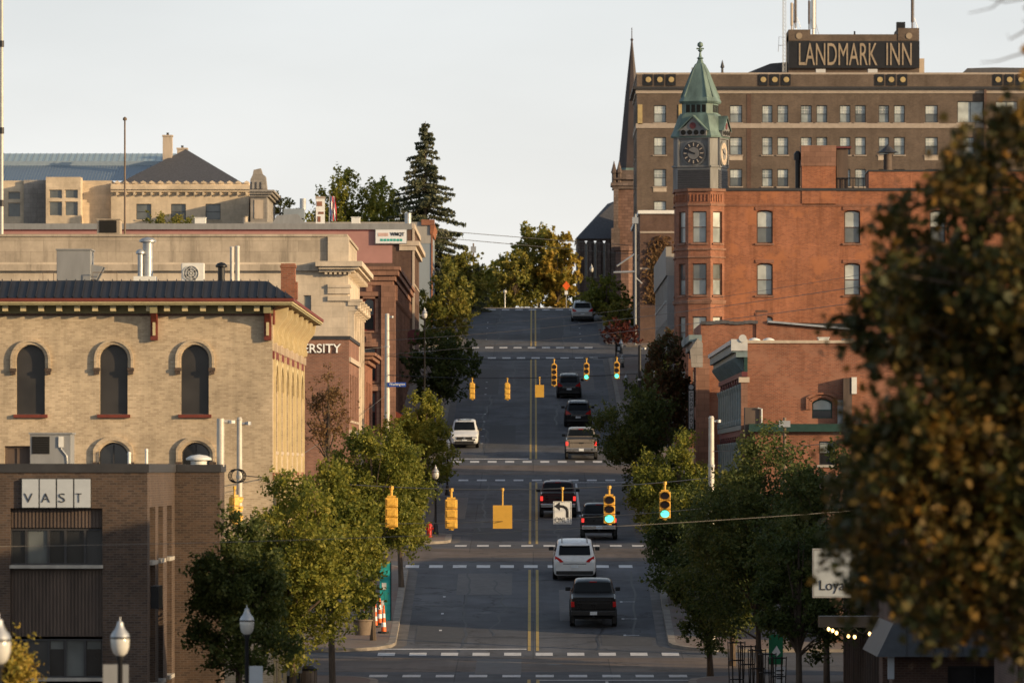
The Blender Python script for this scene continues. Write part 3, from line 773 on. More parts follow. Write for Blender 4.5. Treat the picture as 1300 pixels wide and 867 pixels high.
# ------------------------------------------------------------------ left row: cream brick commercial block
def cream():
    ya, yb, xb = 245.5, 279.0, -9.45
    k = F / ya; z1 = ZZ(383, ya); z0 = gz(ya) - 1
    def x(p): return XX(p, ya)
    def z(v): return ZZ(v, ya)
    wins = [(21, 57), (127, 162), (230, 265)]
    sops = [(x(a), x(b), z(526), z(438), (x(b) - x(a)) / 2 * .95) for a, b in wins]
    sops += [(x(a), x(b), z(620), z(562), (x(b) - x(a)) * .34) for a, b in ((126, 162), (231, 266))]
    sops += [(x(6), x(38), z(640), z(566))]
    sops += [(x(-92), x(-58), z(526), z(438), .5)]
    eops = []; ey = [ya + 1.6 + 5.4 * i for i in range(6)]
    for c in ey:
        for (a, b) in ((-7.9, -4.9), (-3.6, -.6), (.7, 3.75)):
            eops.append((c, c + 2.9, a, b, .9))
    root = building('brick_block', 'long cream brick Victorian block with arched windows and dark metal roof skirt', 'building', -38, xb, ya, yb, z0, z1, 'brick_cream', 'E', sops, eops, depth=.22)
    M = S(ya); Me = E(xb)
    for i, o in enumerate(sops):
        rise = o[4] if len(o) > 4 else 0
        if i == 5: 
            window(root, M, o[0], o[1], o[2], o[3], .18, 'siding_brown', 'siding_brown', rail=False, mull=1, fw=.08); continue
        tall = i < 3 or i == 6
        window(root, M, o[0], o[1], o[2], o[3], .16 if tall else .2, 'dark_cap', 'glass_screen' if tall else 'glass_dark', rise=rise, sill='trim_red' if tall else None, rail=False if tall else .35, fw=.035, mull=0 if tall else 1, sp=.12)
        # proud brick hood with corbelled stops
        top = arch_pts(o[0], o[1], o[3], rise, 16)
        cu = (o[0] + o[1]) / 2; sw = o[3] - rise; f0, f1 = 1.04, 1.33
        h = (o[1] - o[0]) / 2
        for (f0, f1, pr) in ((1.05, 1.24, .07), (1.24, 1.42, .12)):
            g = MB()
            A = [(cu + (u - cu) * f0, sw + (w - sw) * f0 - (0 if tall else 0)) for u, w in top]; B = [(cu + (u - cu) * f1, sw + (w - sw) * f1 + (.1 if not tall else 0) * (1 if f1 > 1.3 else .6)) for u, w in top]
            A = [(A[0][0], sw - .35)] + A + [(A[-1][0], sw - .35)]; B = [(B[0][0], sw - .35)] + B + [(B[-1][0], sw - .35)]
            for a, b, c, d in zip(A, A[1:], B[1:], B):
                g.mprism(M, [a, b, c, d], -pr, .02)
            g.build('arch_hood', 'brick_cream', root)
        for s in (-1, 1):
            c = cu + s * h * 1.235
            MB().mbox(M, c - .12, c + .12, sw - .47, sw - .352, -.15, .02).mbox(M, c - .09, c + .09, sw - .58, sw - .47, -.11, .02).build('corbel', 'brick_brown', root)
    # frieze, soffit blocks, gutter, roof skirt
    ze = z(385)
    fr = MB().mbox(M, -38, xb + .02, z(398), z(388), -.1, .05).build('frieze', 'trim_olive', root)
    MB().mbox(M, -38, xb + .02, z(401), z(398.2), -.06, .05).build('frieze_moulding', 'brick_dark', root)
    for i in range(26):
        u = xb - .55 - i * .65
        MB().mbox(M, u - .1, u + .1, z(395.5), z(388.5), -.55, -.1).build('modillion', 'trim_cream', root)
    MB().box(-38, xb + .72, ya - .78, yb + .5, z(388), z(385.5)).build('soffit', 'trim_olive', root)
    MB().box(-38, xb + .76, ya - .82, yb + .54, z(385.5), z(383.3)).build('eave_moulding', 'trim_cream', root)
    MB().box(-38, xb + .80, ya - .86, yb + .58, z(383.3), z(379.5)).build('gutter', 'trim_red', root)
    zt, ze = z(356), z(379.4)
    a0, a1, b0 = ya - .86, ya + .9, xb + .8
    MB().add([(-38, a0, ze), (b0, a0, ze), (xb - .25, a1, zt), (-38, a1, zt), (b0, yb + .58, ze), (xb - .25, yb - .3, zt), (-38, yb - .3, zt)], [(0, 1, 2, 3), (1, 4, 5, 2), (3, 2, 5, 6)]).build('roof_skirt', 'roof_metal_dark', root)
    n = 46
    for i in range(n):      # standing seam pans, front slope
        u0 = -24 + (b0 + 24) * i / n; u1 = -24 + (b0 + 24) * (i + 1) / n
        t0 = min(u0, xb - .25); t1 = min(u1, xb - .25)
        f0 = 1 if u0 <= xb - .25 else 1 - (u0 - (xb - .25)) / (b0 - (xb - .25)); f1 = 1 if u1 <= xb - .25 else max(.02, 1 - (u1 - (xb - .25)) / (b0 - (xb - .25)))
        def q(u, f, e): return (u, a0 + (a1 - a0) * f, ze + (zt - ze) * f + e)
        MB().add([q(u0 + .03, 0, .012), q(u1 - .03, 0, .012), q(u1 - .03, f1, .012), q(u0 + .03, f0, .012), q(u0, 0, .07), q(u0 + .03, 0, .07), q(u0 + .03, f0, .07), q(u0, f0, .07), q(u0, 0, 0), q(u0, f0, 0)],
                 [(0, 1, 2, 3), (4, 5, 6, 7), (5, 0, 3, 6), (4, 8, 9, 7)]).build('roof_pan', 'roof_metal_dark', root)
    # long red brackets
    for px in (196, 340):
        for (w0, w1, p0, nm, mt) in ((398, 388, .62, 'bracket_cap', 'trim_olive'), (432, 398, .2, 'bracket', 'trim_red')):
            u = x(px); MB().mbox(M, u - .13, u + .13, z(w0), z(w1), -p0, .01).build(nm, mt, root)
        MB().mbox(M, x(px) - .05, x(px) + .05, z(426), z(401), -.26, -.2).build('bracket_rib', 'trim_cream', root)
        MB().mprism(E(x(px) + .1), [(ya - .6, z(398)), (ya - .2, z(398)), (ya - .2, z(412)), (ya - .36, z(405))], 0, .2).build('bracket_scroll', 'trim_red', root)
    # street front: pilasters, brackets, windows, string courses
    for c in ey:
        for (a, b) in ((-7.9, -4.9), (-3.6, -.6), (.7, 3.75)):
            window(root, Me, c, c + 2.9, a, b, .2, 'trim_red', 'glass_dark', rise=.9, sill='tan_stone', fw=.07, sp=.05, mull=1)
            g = MB(); tp = arch_pts(c - .1, c + 3.0, b + .12, .95); 
            for p0, p1 in zip(tp, tp[1:]): g.mprism(Me, [p0, p1, (p1[0], p1[1] + .2), (p0[0], p0[1] + .2)], -.06, .01)
            g.build('arch_hood', 'trim_cream', root)
        for dy in (-.55, 3.45):
            MB().mbox(Me, c + dy - .12, c + dy + .12, -8.5, 4.3, -.08, .02).build('pilaster', 'trim_cream', root)
            MB().mbox(Me, c + dy - .17, c + dy + .17, 4.3, 4.6, -.14, .02).build('capital', 'tan_stone', root)
            MB().mprism(S(ya + (c + dy - .11 - ya)), [(xb, 4.62), (xb + .18, 4.66), (xb + .2, 4.8), (xb + .14, 5.0), (xb + .2, 5.2), (xb + .5, 5.6), (xb + .55, 5.96), (xb, 5.96)], 0, .24).build('bracket', 'trim_cream', root)
    for zz, m, p in ((-.35, 'brick_red', .05), (4.05, 'trim_red', .05), (-4.3, 'tan_stone', .06)):
        MB().mbox(Me, ya + .02, yb, zz, zz + .28, -p, .02).build('string_course', m, root)
    MB().mbox(Me, ya + .02, yb, 5.3, 5.9, -.06, .02).build('frieze', 'trim_red', root)
    # stepped brick chimney at the street edge
    xc0, xc1 = XX(357, 250), XX(377, 250)
    MB().box(xc0, xc0 + .52, 249.6, 250.6, 6.3, ZZ(335, 250)).box(xc0 + .25, xc1 + .02, 249.7, 250.5, 6.3, ZZ(358, 250)).box(xc0 - .03, xc0 + .55, 249.57, 250.63, ZZ(340, 250), ZZ(337.5, 250)).build('chimney', 'brick_red', root)
cream()
zr = ZZ(357, 254)
hvac('large grey rooftop unit with angled intake hood on the cream block', XX(72, 254), XX(115, 254), 254, 256, zr - .1, ZZ(316, 254), grille=False, hood=True, stand=.12)
pipe('flue_pipe', 'tall galvanised flue with domed cowl on the cream block roof', 'flue pipe', XX(187, 254), 254.3, zr - .2, ZZ(308, 254), .19, 'galvanised', 'cone')
pipe('flue_pipe', 'shorter galvanised flue standing beside the tall domed one', 'flue pipe', XX(178, 254), 254.1, zr - .2, ZZ(323, 254), .1, 'galvanised', 'cone')
MB_ = MB().box(XX(170, 254), XX(198, 254), 253.7, 254.7, zr - .2, ZZ(351, 254)); tag(MB_.build('flue_curb', 'unit_white'), 'low white curb box under the two galvanised flues', 'roof curb')
def acunit():
    x0, x1, y0 = XX(231, 254), XX(260, 254), 253.6; z0, z1 = zr - .15, ZZ(334.5, 254)
    r = thing('condenser_unit', 'white condenser unit with round fan on the cream block roof', 'air conditioner', ((x0 + x1) / 2, y0, z0))
    MB().box(x0, x1, y0, y0 + .38, z0 + .08, z1).build('casing', 'unit_white', r, bevel=.03)
    MB().box(x0 + .05, x1 - .05, y0 + .04, y0 + .34, z0, z0 + .08).build('feet', 'dark_cap', r)
    c = (x0 + .36, y0 - .001, (z0 + z1) / 2 + .02)
    MB().lathe([(.29, -.012), (.29, .02)], c, 20, axis='Y').build('fan_recess', 'unit_grey', r)
    g = MB()
    for q in (.29, .2, .1): g.tube([(c[0] + q * math.cos(t * math.pi / 10), y0 - .03, c[2] + q * math.sin(t * math.pi / 10)) for t in range(21)], .01, 5, False)
    for t in range(8): g.tube([(c[0], y0 - .03, c[2]), (c[0] + .29 * math.cos(t * math.pi / 4), y0 - .03, c[2] + .29 * math.sin(t * math.pi / 4))], .007, 4)
    g.build('fan_guard', 'unit_white', r)
    MB().lathe([(.06, -.025), (.06, .01)], c, 10, axis='Y').build('fan_hub', 'plastic_black', r)
    for k in range(4):
        q = k * math.pi / 2 + .3
        MB().add([(c[0] + .05 * math.cos(q), y0 - .02, c[2] + .05 * math.sin(q)), (c[0] + .26 * math.cos(q), y0 - .015, c[2] + .26 * math.sin(q)), (c[0] + .24 * math.cos(q + .6), y0 - .02, c[2] + .24 * math.sin(q + .6))], [(0, 1, 2)]).build('fan_blade', 'plastic_black', r)
acunit()
pipe('roof_vent', 'stubby black roof vent right of the white condenser unit', 'roof vent', XX(281, 254), 254, zr - .2, ZZ(340, 254), .13, 'black_metal', 'cone')
pipe('vent_pipe', 'left one of the pair of pale pipes near the roof hip', 'vent pipe', XX(294.5, 254), 254, zr - .2, ZZ(316, 254), .075, 'pole_pale')
pipe('vent_pipe', 'right one of the pair of pale pipes near the roof hip', 'vent pipe', XX(301.5, 254), 254, zr - .2, ZZ(315, 254), .085, 'pole_pale')

# ------------------------------------------------------------------ left row beyond the second crossing
def university():
    ya, yb, xb = 350, 370, -9.52; z1 = ZZ(428, ya); z0 = gz(ya) - 1
    M = S(ya); Me = E(xb)
    eops = [(352 + 3.3 * i, 353.7 + 3.3 * i, a, b) for i in range(5) for (a, b) in ((2.6, 5.0), (-1.2, 1.4))]
    r = building('brick_college', 'plain red brick building with raised white lettering on its flank', 'building', -34, xb, ya, yb, z0, z1, 'brick_university', 'E', [], eops)
    MB().box(-34, xb + .06, ya - .06, yb + .06, z1 - .12, z1 + .06).build('parapet_cap', 'dark_cap', r)
    lettering('UNIVERSITY', M, XX(347, ya), XX(433, ya), ZZ(448, ya), ZZ(436.5, ya), -.12, -.02, 'letter_white', r, .012)
    for o in eops: window(r, Me, *o, .15, 'dark_cap', 'glass_dark', sill='tan_stone')
    MB().mbox(Me, ya + .02, yb, 5.6, 5.85, -.1, .02).build('string_course', 'tan_stone', r)
    MB().mbox(Me, ya + .02, yb, 1.75, 2.1, -.12, .02).build('string_course', 'tan_stone', r)
university()
def limestone():
    ya, yb, xb = 371.5, 396, -10.15; k = F / ya; z1 = ZZ(333, ya); z0 = gz(ya) - 1
    M = S(ya); Me = E(xb)
    sops = [(XX(385.5, ya), XX(395, ya), ZZ(421, ya), ZZ(375, ya))]
    eops = [(374 + 5.4 * i, 376.4 + 5.4 * i, a, b) for i in range(4) for (a, b) in ((4.2, 8.2), (-1, 2.6))]
    r = building('limestone_bank', 'pale limestone bank with heavy cornice and plain attic wall', 'building', -58, xb, ya, yb, z0, z1, 'limestone', 'E', sops, eops)
    window(r, M, *sops[0], .15, 'grey_stone', 'glass_mid', sill='limestone')
    for o in eops: window(r, Me, *o, .25, 'dark_cap', 'glass_dark', sill='limestone')
    # stained ledge, cornice and attic
    MB().box(-58, XX(404, ya), ya - .25, yb, ZZ(344, ya), ZZ(336, ya)).build('ledge', 'limestone_stained', r)
    for (v0, v1, p) in ((345.5, 342, .35), (342, 338.5, .6), (338.5, 332, .78)):
        MB().box(XX(405, ya) if v1 > 333 else XX(401, ya), xb + p, ya - p, yb + p, ZZ(v0, ya) + .001, ZZ(v1, ya)).build('cornice', 'limestone', r)
    for i in range(6):
        u = XX(414 + i * 6, ya); MB().mbox(M, u - .07, u + .07, ZZ(348.5, ya), ZZ(345.4, ya), -.3, .01).build('dentil', 'limestone', r)
    for i in range(14):
        u = ya + 1 + i * 1.7; MB().mbox(Me, u - .2, u + .2, ZZ(350, ya), ZZ(345.4, ya), -.5, .01).build('modillion', 'limestone', r)
    MB().box(-58, xb - .15, ya + .5, yb - .4, z1 - .1, ZZ(299, ya)).build('attic', 'limestone_stained', r)
    MB().box(-58, xb - .06, ya + .42, yb - .3, ZZ(300.2, ya), ZZ(297, ya)).build('attic_cap', 'limestone_stained', r)
    MB().box(XX(416, ya), xb + .02, ya + .3, ya + 1.6, z1 - .1, ZZ(300.5, ya)).build('attic_pier', 'limestone', r)
    # pilaster with banded courses and carved capital
    for (v0, v1, p) in ((373, 361, .1), (382, 376, .13), (365, 362, .16)):
        MB().box(XX(416, ya), xb + p, ya - p, ya + 1.4, ZZ(v0, ya), ZZ(v1, ya)).build('moulding', 'limestone', r)
    for i in range(5):
        y = ya + .5 + i * 5.4
        MB().mbox(Me, y - .45, y + .45, z0, ZZ(398, ya), -.32, .01).build('pilaster', 'limestone', r)
        g = MB()
        for j, (h0, h1, p) in enumerate(((398, 395, .4), (395, 388, .5), (388, 383, .66), (383, 380, .75))): g.mbox(Me, y - .3 - p * .4, y + .3 + p * .4, ZZ(h0, ya), ZZ(h1, ya), -p, .01)
        for q in (-.4, 0, .4): g.lathe([(.02, 0), (.16, .1), (.16, .25), (.02, .33)], (xb + .52, y + q, ZZ(394, ya)), 8)
        g.build('capital', 'limestone', r)
limestone()
def lowshop():
    ya, yb, xb = 397, 414.5, -9.85; z1 = ZZ(452, ya); z0 = gz(ya) - 1
    eops = [(399 + 3.6 * i, 401 + 3.6 * i, a, b) for i in range(4) for (a, b) in ((2.2, 5.2), (-1.4, 1.2))]
    r = building('brick_shop', 'low red brick corner shop with projecting brown cornice', 'building', -30, xb, ya, yb, z0, z1, 'brick_red', 'E', [], eops)
    for o in eops: window(r, E(xb), *o, .2, 'trim_red', 'glass_dark', sill='tan_stone')
    for (a, b, p) in ((.45, .2, .2), (.2, -.02, .45), (-.02, -.2, .6)): MB().box(-30, xb + p, ya - p, yb + p, z1 - a, z1 - b).build('cornice', 'brownstone', r)
lowshop()
def brownstone():
    ya, yb, xb = 452, 510, -9.5; k = F / ya; z1 = ZZ(343, ya); z0 = gz(ya) - 1
    M = S(ya); Me = E(xb)
    sops = [(XX(461, ya), XX(476, ya), ZZ(420, ya), ZZ(377, ya), .25), (XX(459, ya), XX(478, ya), ZZ(484, ya), ZZ(441, ya), 0), (XX(459, ya), XX(478, ya), ZZ(548, ya), ZZ(497, ya), 0)]
    eops = [(454.5 + 4.4 * i, 457 + 4.4 * i, a, b, .6) for i in range(12) for (a, b) in ((9.0, 12.0), (5.2, 8.0))] + [(454.2 + 8.8 * i, 461.4 + 8.8 * i, 2.0 + 2.6 * i / 6, 4.4 + .25 * i) for i in range(6)]
    r = building('sandstone_block', 'red brown sandstone block with carved arched windows and stepped cornice', 'building', -30, xb, ya, yb, z0, z1, 'brownstone', 'E', sops, eops, depth=.3)
    for i, o in enumerate(sops):
        window(r, M, *o[:4], .2, 'trim_red', 'glass_mid', 'glass_dark', rise=o[4], sill='brownstone', fw=.1)
        a, b = o[0] - .22, o[1] + .22
        g = MB().mbox(M, a, o[0] - .02, o[2] - .1, o[3] + .05, -.12, .02).mbox(M, o[1] + .02, b, o[2] - .1, o[3] + .05, -.12, .02).mbox(M, a - .1, b + .1, o[3] + .05, o[3] + .35, -.2, .02).mbox(M, (a + b) / 2 - .2, (a + b) / 2 + .2, o[3] + .35, o[3] + .75, -.24, .02)
        g.build('window_surround', 'brownstone', r)
    for o in eops: window(r, Me, *o[:4], .25, 'trim_red', 'glass_dark', rise=o[4] if len(o) > 4 else 0, sill='brownstone')
    for (a, b, p) in ((1.9, 1.7, .12), (1.0, .7, .15), (.7, .35, .3), (.35, 0, .5), (0, -.22, .62)):
        MB().box(-30, xb + p, ya - p, yb, z1 - a, z1 - b).build('cornice', 'brownstone', r)
    for i in range(13):
        y = 453.3 + i * 4.4
        MB().mbox(Me, y - .35, y + .35, z0, z1 - 1.0, -.25, .01).build('pilaster', 'brownstone', r)
        MB().mbox(Me, y - .45, y + .45, z1 - 2.0, z1 - 1.0, -.4, .01).build('capital', 'brownstone', r)
    MB().box(XX(484, ya), xb + .3, ya - .3, ya + 1, z0, z1 - 1.0).build('corner_pier', 'brownstone', r)
    for v in (432, 490): MB().mbox(M, -20, XX(484, ya), ZZ(v + 4, ya), ZZ(v - 2, ya), -.15, .01).build('string_course', 'brownstone', r)
    # shop blind over the pavement
    MB().mprism(S(455), [(xb, 4.1), (xb + 1.5, 3.3), (xb + 1.5, 3.1), (xb, 3.1)], 0, 5).build('shop_awning', 'trim_red', r)
    part('round_sign', 'trim_maroon', r)(lambda g: g.lathe([(.6, -.08), (.6, .08)], (XX(526, 500), 500, ZZ(428, 500)), 18, axis='Y').tube([(xb, 500, ZZ(428, 500)), (XX(526, 500), 500, ZZ(428, 500))], .05))
brownstone()
def pinkbldg():
    ya, yb, xb = 511, 540, -9.1; z1 = ZZ(285, ya); z0 = gz(ya) - 1
    M = S(ya); Me = E(xb)
    eops = [(514 + 4 * i, 516 + 4 * i, a, b) for i in range(6) for (a, b) in ((14.2, 16.6), (10.4, 13))]
    r = building('pink_block', 'tall block with faded pink painted side wall and rooftop billboard panel', 'building', -60, xb, ya, yb, z0, z1, 'brick_dark', 'E', [], eops)
    MB().mbox(M, -60, XX(498, ya), ZZ(334, ya), ZZ(292, ya), -.03, .01).build('painted_wall', 'pink_paint', r)
    MB().box(-60, xb - .05, ya - .12, yb, ZZ(291.5, ya), ZZ(284, ya)).build('parapet_cap', 'unit_grey', r)
    MB().mbox(M, -60, XX(516, ya), ZZ(293.5, ya), ZZ(291.5, ya), -.06, .01).build('flashing', 'trim_maroon', r)
    for o in eops: window(r, Me, *o, .2, 'tan_stone', 'glass_mid', sill='tan_stone')
    for (v0, v1, p) in ((318, 312, .25), (312, 306, .5), (290, 284, .15)): MB().box(xb - 1, xb + p, ya - .05 - p * .3, yb, ZZ(v0, ya), ZZ(v1, ya) - .002).build('cornice', 'tan_stone', r)
    MB().mbox(Me, ya - .04, ya + .6, z0, ZZ(290, ya), -.14, .02).build('pilaster', 'tan_stone', r)
    # sign
    sg = MB().mbox(M, XX(477, ya), XX(516, ya), ZZ(309, ya), ZZ(292, ya), -.28, -.08).build('sign_panel', 'sign_white', r)
    MB().mbox(M, XX(477, ya) - .05, XX(516, ya) + .05, ZZ(309.8, ya), ZZ(291.2, ya), -.26, -.07).build('sign_frame', 'unit_grey', r)
    lettering('WMQT', M, XX(495.5, ya), XX(513.5, ya), ZZ(300.5, ya), ZZ(295.3, ya), -.31, -.28, 'ink', sg, .03)
    lettering('SUNNY', M, XX(479, ya), XX(494, ya), ZZ(300.3, ya), ZZ(295.6, ya), -.30, -.28, 'ink_pale', sg, .0) if False else None
    for i in range(7):
        a = 483 + i * 4.1; MB().mbox(M, XX(a, ya), XX(a + 3.2, ya), ZZ(306.5, ya), ZZ(303.5, ya), -.30, -.28).build('text_mark', 'ink_teal', sg)
    MB().mbox(M, XX(480, ya), XX(493, ya), ZZ(300.2, ya), ZZ(296, ya), -.30, -.28).build('text_mark', 'ink_pale', sg)
pinkbldg()
pipe('flue_pipe', 'short galvanised flue at the corner of the pink block roof', 'flue pipe', XX(518, 513), 513, ZZ(285, 513), ZZ(272, 513), .25)
hvac('small pale skylight box on the pink block roof', XX(446, 515), XX(457, 515), 515, 516, ZZ(284, 515), ZZ(275.5, 515), 'unit_white', False, group=None)
hvac('dark open sided plant box on the limestone roof', XX(123, 378), XX(152, 378), 378, 380, ZZ(299, 378), ZZ(278, 378), 'limestone_stained', False, group=None)
tag(MB().box(XX(126, 378), XX(148, 378), 377.95, 377.99, ZZ(295.5, 378), ZZ(280, 378)).build('louvre_panel', 'dark_void'), 'black louvre panel on front of the limestone roof plant box', 'louvre')
hvac('small pale cabinet on the roof right of the flagpole', XX(247, 520), XX(261, 520), 520, 521, ZZ(292, 520), ZZ(276, 520), 'unit_white', False, group=None)
def roofwhite():
    r = thing('weathered_chimney', 'peeling white chimney stack rising above the pink block roof', 'chimney', (XX(406, 530), 530, ZZ(286, 530)))
    MB().box(XX(401, 530), XX(412, 530), 530, 530.8, ZZ(286, 530), ZZ(252, 530)).build('stack', 'white_paint', r)
    MB().box(XX(400.4, 530), XX(412.6, 530), 529.95, 530.85, ZZ(252, 530), ZZ(249.5, 530)).build('cap', 'band_stone', r)
    for (a, b, c, d) in ((402, 409, 262, 256), (404, 411, 272, 269), (403, 407, 282, 275)): MB().box(XX(a, 530), XX(b, 530), 529.98, 530, ZZ(c, 530), ZZ(d, 530)).build('bare_patch', 'brick_red', r)
    f = thing('flag', 'furled red, white and blue flag on a short staff', 'flag', (XX(418, 530), 530, ZZ(285, 530)))
    MB().tube([(XX(418, 530), 530, ZZ(285, 530)), (XX(418.5, 530), 530, ZZ(246, 530))], .04, 6).build('staff', 'galvanised', f)
    for i, m in enumerate(('flag_blue', 'flag_white', 'flag_red', 'flag_white', 'flag_red')):
        g = MB(); vs = []
        for j in range(9):
            v = 249 + j * 3.9; w = .12 + .05 * math.sin(j * 1.3 + i)
            xx0 = XX(419, 530) + i * .085 + j * .004 * i; vs += [(xx0, 530 + .07 * math.sin(j + i * 2), ZZ(v, 530)), (xx0 + .09, 530 + .07 * math.sin(j + i * 2 + 2), ZZ(v + 1, 530))]
        g.add(vs, [(2 * j, 2 * j + 1, 2 * j + 3, 2 * j + 2) for j in range(8)]); g.build('cloth_stripe', m, f)
    d = thing('roof_plant', 'blue grey rooftop machinery box on legs behind the pink block parapet', 'roof plant', (XX(372, 540), 540, ZZ(286, 540)))
    MB().box(XX(360, 540), XX(386, 540), 540, 542, ZZ(277, 540), ZZ(265, 540)).build('casing', 'blue_grey_paint', d)
    MB().mprism(S(540), [(XX(345, 540), ZZ(286, 540)), (XX(352, 540), ZZ(274, 540)), (XX(378, 540), ZZ(272, 540)), (XX(390, 540), ZZ(286, 540))], -.6, 1).build('housing', 'unit_grey', d)
    MB().lathe([(.25, 0), (.25, .9)], (XX(384, 540), 541, ZZ(266, 540)), 12).build('stack', 'galvanised', d)
roofwhite()
def greyblue():
    ya, yb, xb = 562, 580, -8.45; z1 = ZZ(283, ya); z0 = gz(ya) - 1
    M = S(ya)
    eops = [(564 + 4 * i, 566 + 4 * i, a, b) for i in range(4) for (a, b) in ((17, 19), (13.4, 15.8))]
    r = building('grey_blue_block', 'narrow corner block with blue grey painted flank and red brick cornice end', 'building', -24, xb, ya, yb, z0, z1, 'blue_grey_paint', 'E', [], eops)
    MB().mbox(M, -24, xb - .02, ZZ(309, ya), ZZ(282, ya), -.03, .01).build('upper_render', 'grey_render', r)
    MB().box(XX(535, ya), xb + .25, ya - .2, ya + 2, ZZ(286, ya), ZZ(279, ya)).build('cornice_end', 'brick_red', r)
    MB().mprism(M, [(xb - .1, ZZ(298, ya)), (xb + .12, ZZ(298, ya)), (xb + .3, ZZ(286.1, ya)), (xb - .1, ZZ(286.1, ya))], -.15, 14).build('cornice', 'brick_orange', r)
    for o in eops: window(r, E(xb), *o, .2, 'white_paint', 'glass_mid', sill='tan_stone')
    MB().mbox(E(xb), ya - .05, ya + .5, z0, ZZ(298, ya), -.1, .02).build('pilaster', 'brick_orange', r)
greyblue()

# ------------------------------------------------------------------ far left: courthouse-like stone building, portico, masts
def courthouse():
    ya = 650; k = F / ya; z0 = gz(ya) - 1; z1 = ZZ(232, ya); xb = XX(316, ya); xa = XX(141, ya)
    M = S(ya)
    sops = [(XX(a, ya), XX(a + 19, ya), ZZ(279, ya), ZZ(259, ya)) for a in (173, 217, 261)]
    r = building('stone_courthouse', 'buff stone civic building with dark hip roof and bluish metal roof', 'building', xa, xb, ya, 680, z0, z1, 'courthouse_stone', 'E', sops, [], roof='slate')
    for o in sops: window(r, M, *o, .2, 'dark_cap', 'glass_mid', sill='courthouse_stone')
    for (v0, v1, p) in ((247, 244, .12), (244, 241, .4), (241, 236, .6)): MB().box(xa, xb + p, ya - p, 680, ZZ(v0, ya) + .001, ZZ(v1, ya)).build('cornice', 'courthouse_stone', r)
    for i in range(16):
        u = xa + .6 + i * (xb - xa - .8) / 15; MB().mbox(M, u - .1, u + .1, ZZ(248, ya), ZZ(244.2, ya), -.35, .01).build('dentil', 'courthouse_stone', r)
        MB().mprism(M, [(u - .2, ZZ(233, ya)), (u - .26, ZZ(231.6, ya)), (u, ZZ(229.6, ya)), (u + .26, ZZ(231.6, ya)), (u + .2, ZZ(233, ya))], -.15, .3).build('antefix', 'courthouse_stone', r)
    ax = XX(230, ya); zt = ZZ(184, ya)
    MB().add([(xa + .3, ya + .8, z1 - .2), (xb - .3, ya + .8, z1 - .2), (xb - .3, 679, z1 - .2), (xa + .3, 679, z1 - .2), (ax, ya + 9, zt), (ax, ya + 18, zt)], [(0, 1, 4), (1, 2, 5, 4), (2, 3, 5), (3, 0, 4, 5)]).build('hip_roof', 'slate', r)
    # lower wing
    xw = XX(-300, ya); zw = ZZ(229, ya)
    wops = [(XX(a, ya), XX(b, ya), ZZ(v1, ya), ZZ(v0, ya)) for (a, b) in ((9, 25),) for (v0, v1) in ((243, 253), (257, 275))]
    g = MB(); wall(g, S(ya + 1), xw, xa, z0, zw, wops); g.quad((xw, ya + 1, zw), (xa, ya + 1, zw), (xa, 678, zw), (xw, 678, zw)); g.build('wing_wall', 'courthouse_stone', r)
    for o in wops: window(r, S(ya + 1), *o, .2, 'courthouse_stone', 'glass_mid', rail=False)
    MB().box(XX(29.5, ya), XX(60, ya), ya + .6, ya + 1.1, z0, ZZ(228.5, ya)).build('pier', 'grey_stone', r)
    x0, x1 = XX(60, ya), XX(104, ya)
    bops = [(XX(a, ya), XX(b, ya), ZZ(v1, ya), ZZ(v0, ya)) for (a, b) in ((64, 80.5), (84, 100.5)) for (v0, v1) in ((242, 253), (257, 275))]
    g = MB(); wall(g, S(ya - 1.8), x0, x1, z0, ZZ(226, ya), bops); g.quad((x1, ya - 1.8, z0), (x1, ya + 1, z0), (x1, ya + 1, ZZ(226, ya)), (x1, ya - 1.8, ZZ(226, ya))); g.quad((x0, ya - 1.8, ZZ(226, ya)), (x1, ya - 1.8, ZZ(226, ya)), (x1, ya + 1, ZZ(226, ya)), (x0, ya + 1, ZZ(226, ya)))
    g.build('bay_wall', 'courthouse_stone', r)
    for o in bops: window(r, S(ya - 1.8), *o, .2, 'courthouse_stone', 'glass_mid', rail=False)
    # long metal roof with glazed upper band
    zr0, zr1, zr2 = ZZ(227, ya), ZZ(203, ya), ZZ(184, ya); xm = XX(205, ya)
    g = MB().add([(xw, 655, zr0), (XX(190, ya), 655, zr0), (xm, 663, zr1), (xw, 663, zr1)], [(0, 1, 2, 3)]); g.build('metal_roof', 'roof_metal_blue', r)
    for i in range(60):
        u = XX(-30 + i * 3.9, ya); f = .5
        MB().add([(u, 654.95, zr0 + .06), (u + .07, 654.95, zr0 + .06), (u + .07, 662.95, zr1 + .06), (u, 662.95, zr1 + .06), (u, 655, zr0), (u, 663, zr1)], [(0, 1, 2, 3), (0, 3, 5, 4)]).build('roof_seam', 'roof_metal_blue', r)
    MB().box(xw, xm, 663, 664, zr1, ZZ(197, ya)).build('roof_step', 'roof_metal_blue', r)
    g = MB().add([(xw, 664, ZZ(197, ya)), (xm + .5, 664, ZZ(197, ya)), (xm + .5, 668, zr2), (xw, 668, zr2)], [(0, 1, 2, 3)]); g.build('roof_light', 'roof_glass_green', r)
    for i in range(30): MB().add([(XX(-30 + 8 * i, ya), 663.95, ZZ(197, ya) + .05), (XX(-29 + 8 * i, ya), 663.95, ZZ(197, ya) + .05), (XX(-29 + 8 * i, ya), 667.95, zr2 + .05), (XX(-30 + 8 * i, ya), 667.95, zr2 + .05)], [(0, 1, 2, 3)]).build('glazing_bar', 'roof_metal_blue', r)
